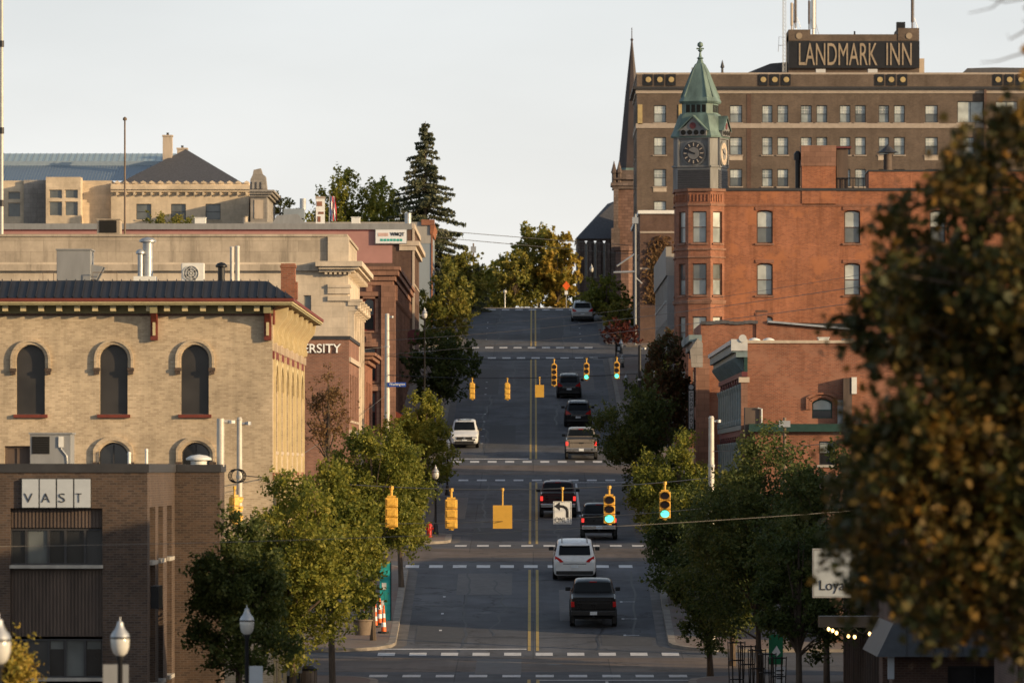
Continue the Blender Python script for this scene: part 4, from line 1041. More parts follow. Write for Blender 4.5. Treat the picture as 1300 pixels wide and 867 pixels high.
    for (a, b, v, y) in ((201.5, 213.5, 169, 657), (215, 228, 181, 664)):
        MB().box(XX(a, ya), XX(b, ya), y, y + 1.2, z1, ZZ(v, ya)).build('chimney', 'tan_stone', r)
        MB().box(XX(a - .8, ya), XX(b + .8, ya), y - .07, y + 1.27, ZZ(v, ya), ZZ(v - 2, ya)).build('chimney_cap', 'tan_stone', r)
        MB().lathe([(.12, 0), (.12, .25)], (XX((a + b) / 2, ya), y + .6, ZZ(v - 2, ya)), 8).build('chimney_pot', 'dark_cap', r)
courthouse()
def portico():
    ya = 640; r = thing('stone_portico', 'weathered grey stone pediment tower beside the buff civic building', 'building', (XX(330, ya), ya, gz(ya) - 1)); z0 = gz(ya) - 1
    MB().box(XX(318, ya), XX(339, ya), ya, 660, z0, ZZ(243, ya)).build('wall', 'grey_stone', r)
    for (v0, v1, p) in ((250, 247, .25), (247, 244, .5), (244, 241.5, .7)): MB().box(XX(317, ya), XX(339, ya) + p, ya - p, 660, ZZ(v0, ya) + .001, ZZ(v1, ya)).build('cornice', 'grey_stone', r)
    M = S(ya)
    MB().mprism(M, [(XX(a, ya), ZZ(v, ya)) for a, v in ((317, 242), (318, 228), (321, 222), (322, 216), (331, 214), (333, 221), (337, 224), (339, 242))], -.2, 2).build('gable_block', 'grey_stone', r)
    for a in (320, 326, 332): MB().mbox(M, XX(a, ya), XX(a + 3, ya), ZZ(240, ya), ZZ(231, ya), -.35, -.2).build('baluster', 'grey_stone', r)
    MB().mbox(M, XX(323, ya), XX(334, ya), ZZ(278, ya), ZZ(254, ya), -.06, 0).build('panel', 'tan_stone', r)
    g = MB().lathe([(.22, 0), (.22, 3.6), (.3, 3.7)], (XX(312, 640), 639, z0 + 6.4), 12); g.build('column', 'limestone', r)
portico()
def mast(name, label, px, d, v0, v1, r, mat, band=False):
    o = thing(name, label, 'pole', (XX(px, d), d, ZZ(v0, d)))
    MB().tube([(XX(px, d), d, ZZ(v0, d)), (XX(px, d), d, ZZ(v1, d))], [r, r * .75], 10).build('shaft', mat, o, smooth=True)
    if band:
        for v in (60, 170, 262): MB().lathe([(r * 1.3, 0), (r * 1.3, .35)], (XX(px, d), d, ZZ(v, d)), 10).build('collar', 'dark_cap', o)
    else:
        MB().lathe([(.01, -.03), (r * 1.9, 0), (r * 1.9, .12), (.01, .2)], (XX(px, d), d, ZZ(v1, d)), 8).build('finial', mat, o)
    return o
mast('radio_mast', 'tall pale mast cut by the left picture edge', 2, 380, 300, -60, .11, 'pole_pale', True)
mast('flagpole', 'bare slender flagpole on the limestone roof', 158.5, 379, 300, 153, .06, 'wood_pole')
# ------------------------------------------------------------------ right row: ornate block with the plain brick flank
def ornate_front(r, x, ya, yb, z0, z1, bays, cols, cz=(0.9,)):
    M = W(x)
    n = bays
    w = (yb - ya) / n
    ops = []
    for i in range(n):
        c = ya + w * (i + .5)
        ops += [(c - w * .3, c + w * .3, z1 - 4.0, z1 - 2.0, .5), (c - w * .3, c + w * .3, z1 - 7.6, z1 - 5.0, .35)]
    return ops
def chop():
    ya, yb, xa = 350, 394, 11.02; z1 = ZZ(435, ya); z0 = gz(ya) - 1; xb = 25.0
    M = S(ya); Mw = W(xa)
    sop = [(XX(1031, ya), XX(1056.5, ya), ZZ(531, ya), ZZ(506, ya), .2)]
    wops = ornate_front(None, xa, ya, yb, z0, z1, 10, None)
    r = building('ornate_brick_block', 'red brick block with white bracketed metal cornice over ornate street front', 'building', xa, xb, ya, yb, z0, z1, 'brick_red', 'W', sop, wops, depth=.25)
    window(r, M, *sop[0][:4], .2, 'trim_green', 'glass_blind', 'glass_dark', rise=.2, rail=.42, sill=None, fw=.06)
    o = sop[0]
    for (f, p) in ((.16, .08), (.32, .13)):
        g = MB(); t0 = arch_pts(o[0] - f + .13, o[1] + f - .13, o[3] + f - .1, .22); t1 = arch_pts(o[0] - f, o[1] + f, o[3] + f, .26)
        for a, b, c, d in zip(t0, t0[1:], t1[1:], t1): g.mprism(M, [a, b, c, d], -p, .02)
        g.mbox(M, o[0] - f, o[0] - f + .14, o[3] - .55, t1[0][1], -p, .02).mbox(M, o[1] + f - .14, o[1] + f, o[3] - .55, t1[-1][1], -p, .02)
        g.build('arch_hood', 'brick_red', r)
    MB().box(xa + .02, xb, ya - .08, ya + .3, z1 - .03, z1 + .12).build('parapet_cap', 'tan_stone', r)
    # street cornice
    for (a, b, p, m) in ((1.75, 1.5, .25, 'trim_maroon'), (1.5, .75, .12, 'trim_green'), (.75, .5, .55, 'trim_teal'), (.5, .1, .75, 'trim_teal'), (.1, -.12, .86, 'pale_panel')):
        MB().box(xa - p, xa + .05, ya - .03, yb, z1 - a, z1 - b).build('cornice', m, r)
    MB().box(xa - .8, xa + .05, ya - .12, ya + .5, z1 - .42, z1 + .18).lathe([(.2, -.08), (.2, .5)], (xa - .2, ya - .1, z1 + .22), 14, axis='Y').build('cornice_block', 'pale_panel', r)
    n = 22
    for i in range(n):
        y = ya + .9 + i * (yb - ya - 1.4) / (n - 1)
        MB().mprism(S(y), [(xa, z1 - 1.45), (xa - .2, z1 - 1.45), (xa - .62, z1 - .9), (xa - .62, z1 - .76), (xa, z1 - .76)], 0, .28).build('bracket', 'trim_teal', r)
    w = (yb - ya) / 10
    for i in range(10):
        c = ya + w * (i + .5)
        for o in wops[2 * i:2 * i + 2]:
            window(r, Mw, *o[:4], .2, 'trim_teal', 'glass_mid' if i % 3 else 'glass_blind_grey', rise=o[4], sill='trim_teal', fw=.1)
            g = MB(); tp = arch_pts(o[0] - .1, o[1] + .1, o[3] + .14, o[4])
            for a, b in zip(tp, tp[1:]): g.mprism(Mw, [a, b, (b[0], b[1] + .28), (a[0], a[1] + .28)], -.18, .02)
            g.build('arch_hood', 'trim_maroon', r)
        for s in (-1, 1):
            y = c + s * w * .41
            MB().lathe([(.17, 0), (.17, .2), (.13, .3), (.12, 1.75), (.19, 2.0), (.19, 2.1)], (xa - .16, y, z1 - 4.2), 8).lathe([(.17, 0), (.17, .2), (.13, .3), (.12, 2.3), (.19, 2.6), (.19, 2.7)], (xa - .16, y, z1 - 7.8), 8).build('colonnette', 'trim_teal', r)
    for (a, b, p, m) in ((4.5, 4.25, .3, 'trim_teal'), (4.8, 4.5, .22, 'trim_maroon'), (8.2, 7.8, .45, 'trim_maroon')):
        MB().mbox(Mw, ya - .02, yb, z1 - a, z1 - b, -p, .02).build('string_course', m, r)
    MB().box(xa - .28, xa + .05, ya - .04, ya + .9, z0, z1 - 1.8).build('corner_pilaster', 'brownstone', r)
    MB().box(xa - .4, xa + .15, ya - .1, ya + 1.0, z1 - 2.05, z1 - 1.78).build('pilaster_cap', 'tan_stone', r)
    MB().mbox(Mw, ya + 1, yb - .5, gz(yb) + .4, z1 - 8.4, .03, .1).build('shop_glazing', 'glass_dark', r)
    for i in range(11): MB().mbox(Mw, ya + 1 + i * 4.2, ya + 1.3 + i * 4.2, z0, z1 - 8.3, -.15, .12).build('shop_pier', 'trim_maroon', r)
    # flue boxes and lamp on the flank
    MB().box(XX(1070, ya), XX(1081, ya), ya - .6, ya - .02, ZZ(540, ya), ZZ(480, ya)).build('wall_duct', 'siding_brown', r)
    MB().box(XX(1080.5, ya), XX(1087, ya), ya - .65, ya - .02, ZZ(500, ya), ZZ(479, ya)).build('duct_outlet', 'unit_white', r)
    MB().box(XX(1063, ya), XX(1070, ya), ya - .4, ya - .02, ZZ(540, ya), ZZ(508, ya)).build('meter_box', 'unit_grey', r)
chop()
for i, (a, b, lab) in enumerate(((948.5, 967, 'left white dome skylight on the ornate block roof'), (966.5, 985, 'right white dome skylight on the ornate block roof'))):
    d = 353.5 + i * .3; h = ZZ(428.5, d) - ZZ(436, d); rr = XX(b, d) - XX(a, d)
    t = thing('dome_skylight', lab, 'skylight', (XX((a + b) / 2, d), d, ZZ(438, d)), 'roof domes')
    MB().lathe([(rr / 2, 0), (rr * .48, h * .5), (rr * .36, h * .85), (rr * .15, h * 1.05), (.01, h * 1.1)], (XX((a + b) / 2, d), d, ZZ(437, d)), 14).build('dome', 'unit_white', t, smooth=True)
    MB().lathe([(rr * .52, -.15), (rr * .52, .06)], (XX((a + b) / 2, d), d, ZZ(437, d)), 14).build('curb', 'unit_grey', t)
hvac('small pale box at middle of the ornate block roof', XX(1039, 356), XX(1052.5, 356), 356, 357, ZZ(439, 356), ZZ(428, 356), 'unit_white', False, group=None)
hvac('low pale box right of the middle roof box', XX(1070, 356), XX(1083, 356), 356, 357, ZZ(439, 356), ZZ(430, 356), 'unit_grey', False, group=None)
t = thing('roof_hatch', 'white wedge shaped roof hatch on the ornate block', 'roof hatch', (XX(1108, 356), 356, ZZ(438, 356)))
MB().mprism(S(356), [(XX(1088, 356), ZZ(439, 356)), (XX(1124, 356), ZZ(439, 356)), (XX(1124, 356), ZZ(423, 356)), (XX(1112, 356), ZZ(427, 356))], 0, 1.4).build('shell', 'white_paint', t)
MB().box(XX(1123.5, 356), XX(1125.5, 356), 355.95, 357.45, ZZ(439, 356), ZZ(421.5, 356)).build('flashing', 'unit_grey', t)

def midbrick():
    ya, yb, xa = 398, 416, 9.85; z1 = ZZ(410, ya); z0 = gz(ya) - 1; xb = 24
    M = S(ya); Mw = W(xa)
    wops = [(399.5 + 3.3 * i, 401.3 + 3.3 * i, a, b, .4) for i in range(5) for (a, b) in ((4.2, 6.8), (.9, 3.3))]
    r = building('brick_row_block', 'weathered brick row building with chimney and sloping parapet behind the ornate block', 'building', xa, xb, ya, yb, z0, z1, 'brick_red', 'W', [], wops)
    for o in wops: window(r, Mw, *o[:4], .2, 'trim_maroon', 'glass_dark', rise=o[4], sill='pale_panel')
    MB().box(XX(960, ya), XX(974, ya), ya - .1, ya + .7, z1 - 3, ZZ(393.5, ya)).build('chimney', 'brick_red', r)
    MB().box(XX(959.4, ya), XX(974.6, ya), ya - .13, ya + .73, ZZ(396, ya), ZZ(394, ya) + .001).build('chimney_band', 'brick_dark', r)
    MB().mprism(M, [(XX(975, ya), ZZ(409.5, ya)), (XX(1092, ya), ZZ(420, ya)), (XX(1092, ya), ZZ(417.5, ya)), (XX(975, ya), ZZ(407, ya))], -.25, .4).build('sloping_coping', 'galvanised', r)
    MB().mprism(M, [(XX(975, ya), ZZ(411, ya)), (XX(1092, ya), ZZ(411, ya)), (XX(1092, ya), ZZ(419.9, ya)), (XX(975, ya), ZZ(409.6, ya))], -.18, -.02).build('roof_edge', 'dark_cap', r)
    g = MB()
    for i in range(12):
        a = 890 + i * 6; dv = math.sin(i * 1.1) * .8
        g.mbox(M, XX(a, ya), XX(a + 6, ya), ZZ(411.5 + dv, ya), ZZ(407.5 + dv, ya), -.12 - .002 * (i % 2), .3)
    g.build('coping', 'slate', r)
    for (a, b, p, m) in ((1.2, .9, .3, 'trim_maroon'), (.9, .5, .5, 'grey_stone'), (.5, .1, .7, 'trim_teal')): MB().box(xa - p, xa + .05, ya - .05, yb, z1 - a - .6, z1 - b - .6).build('cornice', m, r)
    MB().box(xa - .3, xa + .5, ya - .3, ya + .4, z0, z1 - 1.9).build('corner_pilaster', 'brownstone', r)
    MB().mprism(M, [(xa - .55, z1 - 2.6), (xa + .1, z1 - 2.6), (xa + .1, z1 - 1.2), (xa - .2, z1 - .9), (xa - .65, z1 - 1.6)], -.35, .2).build('scroll_end', 'grey_stone', r)
    # projecting sign down the front
    sx0, sx1, sy = XX(873.5, 405), XX(881.5, 405), 405
    sg = MB().box(sx0, sx1, sy, sy + .2, ZZ(546, sy), ZZ(487, sy)).build('projecting_sign', 'sign_black', r)
    MB().box(sx0 + .05, sx1 - .05, sy - .02, sy, ZZ(544, sy), ZZ(496, sy)).build('sign_face', 'sign_grey', sg)
    for i, ch in enumerate('CHOPHOUSE'[:7]):
        lettering(ch, S(sy), sx0 + .1, sx1 - .1, ZZ(503.2 + i * 6.6, sy), ZZ(498.2 + i * 6.6, sy), -.04, -.02, 'ink', sg, .01, 'letter')
    MB().lathe([(.15, -.03), (.15, .0)], ((sx0 + sx1) / 2, sy, ZZ(491.5, sy)), 12, axis='Y').build('sign_badge', 'sign_grey', sg)
    MB().tube([(sx1, sy + .1, ZZ(492, sy)), (xa + .05, sy + .1, ZZ(492, sy))], .03).tube([(sx1, sy + .1, ZZ(540, sy)), (xa + .05, sy + .1, ZZ(540, sy))], .03).build('sign_bracket', 'black_metal', sg)
    return r
rb = midbrick()
def annex():
    ya, yb, xa = 296, 327, 12.6; z1 = -.4; z0 = gz(ya) - 1
    r = building('low_shop', 'low flat roofed brick shop behind the dark street trees', 'building', xa, 40, ya, yb, z0, z1, 'brick_dark', 'W', [(14, 16, z0 + 2.2, z0 + 4.2), (19, 21, z0 + 2.2, z0 + 4.2)], [(298 + 5 * i, 301.5 + 5 * i, z0 + 2.8, z1 - 1.0) for i in range(5)])
    for a in (14, 19): window(r, S(ya), a, a + 2, z0 + 2.2, z0 + 4.2, .18, 'dark_cap', 'glass_blind_grey', 'glass_dark', sill='concrete')
    for i in range(5): window(r, W(xa), 298 + 5 * i, 301.5 + 5 * i, z0 + 2.8, z1 - 1.0, .2, 'dark_cap', 'glass_dark', mull=2)
    MB().box(xa - .1, 40, ya - .1, yb, z1 - .1, z1 + .15).build('coping', 'dark_cap', r)
    ya, yb, xa = 347.4, 349.9, 11.35; z1 = ZZ(541, ya); z0 = gz(ya) - 1
    op = (XX(1040, ya), XX(1060, ya), ZZ(590, ya), ZZ(560, ya))
    r = building('low_annex', 'low brick annex with dark green eave in front of the brick flank', 'building', xa, 22, ya, yb, z0, z1, 'brick_red', 'W', [op], [])
    window(r, S(ya), *op, .18, 'dark_cap', 'glass_blind_grey', 'glass_dark', sill='concrete')
    MB().box(xa - .3, 22, ya - .35, yb - .02, z1 - .28, z1 + .12).build('eave', 'trim_green', r)
    MB().box(XX(946, ya), XX(966, ya), ya + .2, ya + 2, z1 - .4, ZZ(517, ya)).build('roof_box', 'siding_brown', r)
    MB().tube([(XX(967, ya), ya + .1, z1), (XX(967, ya), ya + .1, ZZ(519, ya)), (XX(962, ya), ya + .1, ZZ(518, ya))], .05).build('vent_pipe', 'galvanised', r)
annex()

# ------------------------------------------------------------------ right row: red brick bank with the corner bay and copper clock tower
def bank():
    ya, yb, xa = 447, 486, 10.9; xs = XX(917, ya); z1 = ZZ(241, ya); z0 = gz(ya) - 1; xb = 34
    M = S(ya)
    sops = [(XX(a, ya), XX(a + 20.5, ya), ZZ(v1, ya), ZZ(v0, ya), .1) for a in (960.5, 1071.5, 1180) for (v0, v1) in ((267, 309), (334, 375), (401, 442))]
    wops = [(453 + 4.4 * i, 454.6 + 4.4 * i, a, b, .1) for i in range(7) for (a, b) in ((15, 17.2), (11.5, 13.7), (8, 10.2))]
    root = building('clock_tower_bank', 'tall orange red brick bank with rounded corner bay and green copper clock tower', 'building', xa, xb, ya, yb, z0, z1, 'brick_orange', 'W', sops, wops, depth=.25)
    for i, o in enumerate(sops):
        window(root, M, *o[:4], .2, 'brick_dark', 'glass_blind', 'glass_blind_grey' if i % 3 else 'glass_mid', rise=.1, sill='brownstone', fw=.08)
        MB().mbox(M, o[0] - .08, o[1] + .08, o[3] + .0, o[3] + .22, -.05, .02).build('lintel', 'brick_red', root)
    for o in wops: window(root, W(xa), *o[:4], .2, 'brick_dark', 'glass_mid', rise=.1, sill='brownstone')
    MB().mbox(M, xs, xb, z1 - .08, z1 + .1, -.08, .3).build('parapet_cap', 'dark_cap', root)
    MB().mbox(M, xs, xb, ZZ(262, ya), ZZ(259, ya), -.05, .01).build('string_course', 'brick_red', root)
    # raised right parapet, chimney blocks
    MB().box(XX(1103, ya), xb, ya + .01, ya + 4, z1 - .1, ZZ(218, ya)).build('raised_parapet', 'brick_orange', root)
    MB().box(XX(1102, ya), xb, ya - .04, ya + 4, ZZ(218, ya), ZZ(216, ya)).build('raised_parapet_cap', 'dark_cap', root)
    MB().box(XX(1018, ya), XX(1061, ya), ya - .05, ya + 2, z1 - 1.0, ZZ(211, ya)).build('chimney', 'brick_orange', root)
    MB().box(XX(1017, ya), XX(1061.5, ya), ya - .1, ya + 2.05, ZZ(211, ya), ZZ(185, ya)).build('chimney_casing', 'brownstone', root)
    MB().box(XX(1062.5, ya), XX(1077, ya), ya + .4, ya + 2, z1 - .3, ZZ(188, ya)).build('stair_housing', 'siding_brown', root)
    MB().box(XX(1059, ya), XX(1081, ya), ya + .2, ya + 2.3, ZZ(188.2, ya), ZZ(185.8, ya)).build('housing_roof', 'trim_maroon', root)
    MB().tube([(XX(1013, ya), ya + .5, z1), (XX(1013, ya), ya + .5, ZZ(198, ya))], .16, 10).lathe([(.26, 0), (.26, .4), (.1, .6)], (XX(1013, ya), ya + .5, ZZ(203, ya)), 10).build('downpipe', 'black_metal', root)
    g = MB()
    for i in range(6): g.box(XX(1063 + i * 6.6, ya), XX(1063.8 + i * 6.6, ya), ya + .3, ya + .36, z1, ZZ(226, ya))
    g.box(XX(1062, ya), XX(1098, ya), ya + .3, ya + .36, ZZ(227, ya), ZZ(225.5, ya)); g.build('roof_railing', 'black_metal', root)
    # corner bay: half octagon on the street corner
    bx, by, br = XX(893, 449.5), 449.5, 1.86
    ang = [math.pi * (1.0 + .0), math.pi * 1.2, math.pi * 1.42, math.pi * 1.58, math.pi * 1.80, math.pi * 2.0]
    pts = [Vector((XX(856.5, 450), 451.5, 0)), Vector((XX(858, 448), 448.2, 0)), Vector((XX(874, 446), 446.2, 0)), Vector((XX(902, 446), 446.0, 0)), Vector((XX(920, 447), 447.02, 0))]
    levels = [(ZZ(241, 447), ZZ(262, 447), None), (ZZ(262, 447), ZZ(318, 447), (269, 309)), (ZZ(318, 447), ZZ(384, 447), (335, 375)), (ZZ(384, 447), ZZ(450, 447), (402, 442)), (ZZ(450, 447), z0, (470, 545))]
    bay = MB()
    wins = []
    for a, b in zip(pts, pts[1:]):
        d = (b - a); L = d.length; t = d / L; nrm = Vector((-t.y, t.x, 0))       # inward
        def Mb(u, w, n, a=a, t=t, nrm=nrm): q = a + t * u + nrm * n; return (q.x, q.y, w)
        ops = []
        ww = min(.55, L * .32)
        for lv in levels:
            if lv[2]: ops.append((L / 2 - ww, L / 2 + ww, ZZ(lv[2][1], 447), ZZ(lv[2][0], 447)))
        wall(bay, Mb, 0, L, z0, z1 + .02, ops, .2)
        wins.append((Mb, ops, L))
    bay.add([(p.x, p.y, z1) for p in pts] + [(XX(920, 451), 452, z1), (pts[0].x, 452, z1)], [tuple(range(7))])
    bo = bay.build('corner_bay', 'brick_red', root)
    for Mb, ops, L in wins:
        for i, o in enumerate(ops): window(bo, Mb, *o, .15, 'brick_dark', 'glass_blind' if i != 1 else 'glass_mid', 'glass_blind_grey', sill='brownstone', fw=.06)
        for (v0, v1, p) in ((243.5, 240, .12), (262, 259.5, .08), (318, 315.5, .1), (328, 326, .08), (384, 381, .12), (386, 384, .08)):
            MB().mbox(Mb, -.03, L + .03, ZZ(v0, 447), ZZ(v1, 447), -p, .02).build('band_course', 'brownstone', bo)
        for k in range(max(1, int(L / .24))):
            u = .12 + k * .24; MB().mbox(Mb, u - .045, u + .045, ZZ(256.5, 447), ZZ(247.5, 447), -.06, .02).build('relief_block', 'brick_orange', bo)
    # ---- clock tower: irregular octagon turned towards the corner
    tc = Vector((XX(889, 450), 450.2, 0)); rot = R(-17)
    T = Matrix.Translation(tc) @ Matrix.Rotation(rot, 4, 'Z')
    zb, zt = z1 - .1, ZZ(174, 450)
    def octo(a, c): return [(a, -a + c), (a, a - c), (a - c, a), (-a + c, a), (-a, a - c), (-a, -a + c), (-a + c, -a), (a - c, -a)]
    def ring(g, prof):     # prof: (half width, chamfer, z)
        vs = []; fs = []
        for a, c, z in prof: vs += [(x, y, z) for x, y in octo(a, c)]
        for i in range(len(prof) - 1):
            for k in range(8): fs.append((i * 8 + k, i * 8 + (k + 1) % 8, i * 8 + 8 + (k + 1) % 8, i * 8 + 8 + k))
        fs.append(tuple(range(len(prof) * 8 - 8, len(prof) * 8))); g.add(vs, fs)
    g = MB(); g.T = T; ring(g, [(1.55, .42, zb), (1.55, .42, ZZ(214, 450)), (1.62, .42, ZZ(213.5, 450)), (1.62, .42, ZZ(211.5, 450)), (1.53, .42, ZZ(211, 450)), (1.53, .42, zt)])
    tw = g.build('clock_tower', 'tower_metal', root)
    # dark clapboard panel below the clock
    g = MB(); g.T = T
    for i in range(9):
        zz = zb + .12 + i * .155
        g.box(-1.1, 1.1, -1.6, -1.55, zz, zz + .13); g.box(1.55, 1.6, -1.1, 1.1, zz, zz + .13)
    g.build('clapboard', 'clock_dial', tw)
    for sx, rz in ((0, 0), (1, math.pi / 2)):
        T2 = T @ Matrix.Rotation(rz, 4, 'Z')
        zc = ZZ(196, 450)
        for (nm, mt, prof) in (('dial_surround', 'tower_metal', [(.86, -1.62), (.86, -1.5)]), ('clock_face', 'clock_dial' if sx == 0 else 'tan_stone', [(.74, -1.66), (.74, -1.6)]), ('dial_centre', 'clock_centre', [(.40, -1.68), (.40, -1.65)])):  # right dial painted tan for the sunlight on that side
            g = MB(); g.T = T2; g.lathe(prof, (0, 0, zc), 28, axis='Y'); g.build(nm, mt, tw)
        for k in range(12):
            q = k * math.pi / 6
            g = MB(); g.T = T2 @ Matrix.Translation((0, 0, zc)) @ Matrix.Rotation(q, 4, 'Y'); g.box(-.035, .035, -1.675, -1.655, .47, .68); g.build('hour_mark', 'tan_stone', tw)
        for ln, wd, q in ((.62, .03, -62), (.42, .045, -76)):
            g = MB(); g.T = T2 @ Matrix.Translation((0, 0, zc)) @ Matrix.Rotation(R(q), 4, 'Y'); g.box(-wd, wd, -1.70, -1.685, -.12, ln); g.build('clock_hand', 'ink', tw)
        # panel frames and pilasters
        g = MB(); g.T = T2
        for xo in (-1.12, 1.0): g.box(xo, xo + .12, -1.66, -1.5, ZZ(213, 450), zt)
        g.box(-1.12, 1.12, -1.65, -1.5, ZZ(177.5, 450), ZZ(174.2, 450)); g.build('pilaster', 'tower_metal', tw)
        # gable dormer over the clock with dark arcaded opening
        g = MB(); g.T = T2
        za, zm, zp = zt, ZZ(166, 450), ZZ(150, 450)
        g.add([(-.92, -1.80, za), (.92, -1.80, za), (.92, -1.80, zm), (.5, -1.80, zm + .25), (0, -1.80, zp), (-.5, -1.80, zm + .25), (-.92, -1.80, zm), (-.92, -.4, za), (.92, -.4, za), (.92, -.4, zm), (0, -.4, zp), (-.92, -.4, zm)],
              [(0, 1, 2, 3, 4, 5, 6), (1, 8, 9, 2), (0, 6, 11, 7)]); g.build('dormer', 'tower_metal', tw)
        g = MB(); g.T = T2
        g.add([(-1.04, -1.90, zm - .06), (0, -1.90, zp + .12), (0, -.3, zp + .12), (-1.04, -.3, zm - .06), (1.04, -1.90, zm - .06), (1.04, -.3, zm - .06), (-1.04, -1.90, zm - .16), (0, -1.90, zp), (1.04, -1.90, zm - .16)], [(0, 1, 2, 3), (1, 4, 5, 2), (0, 1, 7, 6), (1, 4, 8, 7)]); g.build('dormer_roof', 'copper_green', tw)
        for xo in (-.66, -.22, .22, .66):
            g = MB(); g.T = T2; g.lathe([(.17, -1.825), (.17, -1.78)], (xo, 0, za + .22), 12, axis='Y'); g.build('dormer_opening', 'dark_void', tw)
        g = MB(); g.T = T2; g.lathe([(.22, -1.83), (.2, -1.78)], (0, 0, zm + .25), 12, axis='Y'); g.build('dormer_roundel', 'trim_maroon', tw)
    g = MB(); g.T = T; ring(g, [(1.68, .48, ZZ(176, 450)), (1.70, .48, ZZ(174, 450)), (1.57, .45, ZZ(168, 450)), (1.25, .38, ZZ(148, 450)), (1.15, .36, ZZ(145, 450))]); g.build('tower_skirt_roof', 'copper_green', tw)
    g = MB(); g.T = T; ring(g, [(1.06, .34, ZZ(146, 450)), (1.06, .34, ZZ(131, 450))]); g.build('belfry', 'copper_green', tw)
    for rz in range(4):
        for xo in (-.54, -.18, .18, .54):
            g = MB(); g.T = T @ Matrix.Rotation(rz * math.pi / 2, 4, 'Z'); g.box(xo - .13, xo + .13, -1.075, -1.0, ZZ(143.5, 450), ZZ(134, 450)); g.build('belfry_opening', 'dark_void', tw)
    g = MB(); g.T = T; ring(g, [(1.16, .38, ZZ(132, 450)), (1.24, .4, ZZ(129.5, 450)), (1.10, .35, ZZ(124, 450)), (.86, .28, ZZ(110, 450)), (.54, .18, ZZ(92, 450)), (.30, .1, ZZ(82, 450)), (.20, .06, ZZ(80, 450)), (.05, .015, ZZ(70, 450))]); g.build('spire', 'copper_green', tw)
    for k in range(8):
        a0 = octo(1.12, .35)[k]; g = MB(); g.T = T
        g.tube([(a0[0], a0[1], ZZ(124, 450)), (a0[0] * .76, a0[1] * .76, ZZ(110, 450)), (a0[0] * .46, a0[1] * .46, ZZ(92, 450)), (a0[0] * .24, a0[1] * .24, ZZ(82, 450))], .045, 5); g.build('spire_rib', 'copper_green', tw)
    g = MB(); g.lathe([(.1, 0), (.24, .1), (.1, .2), (.06, .5), (.17, .62), (.06, .7), (.06, .8), (.2, .92), (.17, 1.1), (.02, 1.2)], (tc.x, tc.y, ZZ(76, 450)), 12); g.box(tc.x - .25, tc.x + .25, tc.y - .04, tc.y + .04, ZZ(63, 450), ZZ(61, 450)); g.build('finial', 'copper_green', tw, smooth=True)
bank()
pipe('roof_cowl', 'dark pointed cowl on a pipe above the raised bank parapet', 'chimney cowl', XX(1127, 452), 452, ZZ(220, 452), ZZ(196, 452), .28, 'siding_brown', 'none', None)
t = bpy.data.objects['roof_cowl']
MB().lathe([(.75, 0), (.5, .12), (.1, .45), (.01, .55)], (XX(1127, 452), 452, ZZ(194, 452)), 10).build('hood', 'dark_cap', t)
def palebldg():
    ya, yb, xa = 492, 541, 9.75; z1 = ZZ(322, ya); z0 = gz(ya) - 1
    ops = [(495 + 5 * i, 497.5 + 5 * i, a, b) for i in range(9) for (a, b) in ((12.4, 14.6), (8.8, 11))]
    r = building('pale_fronted_shop', 'narrow view of pale grey shop front with white sloping cornice beside the bank', 'building', xa, 26, ya, yb, z0, z1, 'grey_render', 'W', [], ops)
    for o in ops: window(r, W(xa), *o, .2, 'pale_panel', 'glass_mid', sill='pale_panel')
    MB().box(xa - .12, xa + .3, ya - .06, yb, z1 - 1.6, z1 + .5).build('cornice', 'grey_render', r)
    MB().box(xa - .02, xa + 1.5, ya - .04, ya + .3, z0, z1 - 1.6).build('corner_panel', 'unit_grey', r)
palebldg()
def brownbldg():
    ya, yb, xa = 562, 604, 8.85; z1 = ZZ(270, ya); z0 = gz(ya) - 1
    ops = [(565 + 5 * i, 567.5 + 5 * i, a, b) for i in range(7) for (a, b) in ((18, 20), (14, 16.4))]
    r = building('brown_brick_corner', 'brown brick corner building with white coping and climbing vine', 'building', xa, 30, ya, yb, z0, z1, 'brick_dark', 'W', [], ops)
    for o in ops: window(r, W(xa), *o, .2, 'white_paint', 'glass_mid', sill='band_stone')
    M = S(ya)
    MB().box(xa - .15, 30, ya - .15, yb, z1 - .1, z1 + .18).build('coping', 'white_paint', r)
    for v in (295, 341): MB().mbox(M, xa, 30, ZZ(v + 1.2, ya), ZZ(v - 1.2, ya), -.06, .01).build('string_course', 'band_stone', r)
    return r
bb = brownbldg()

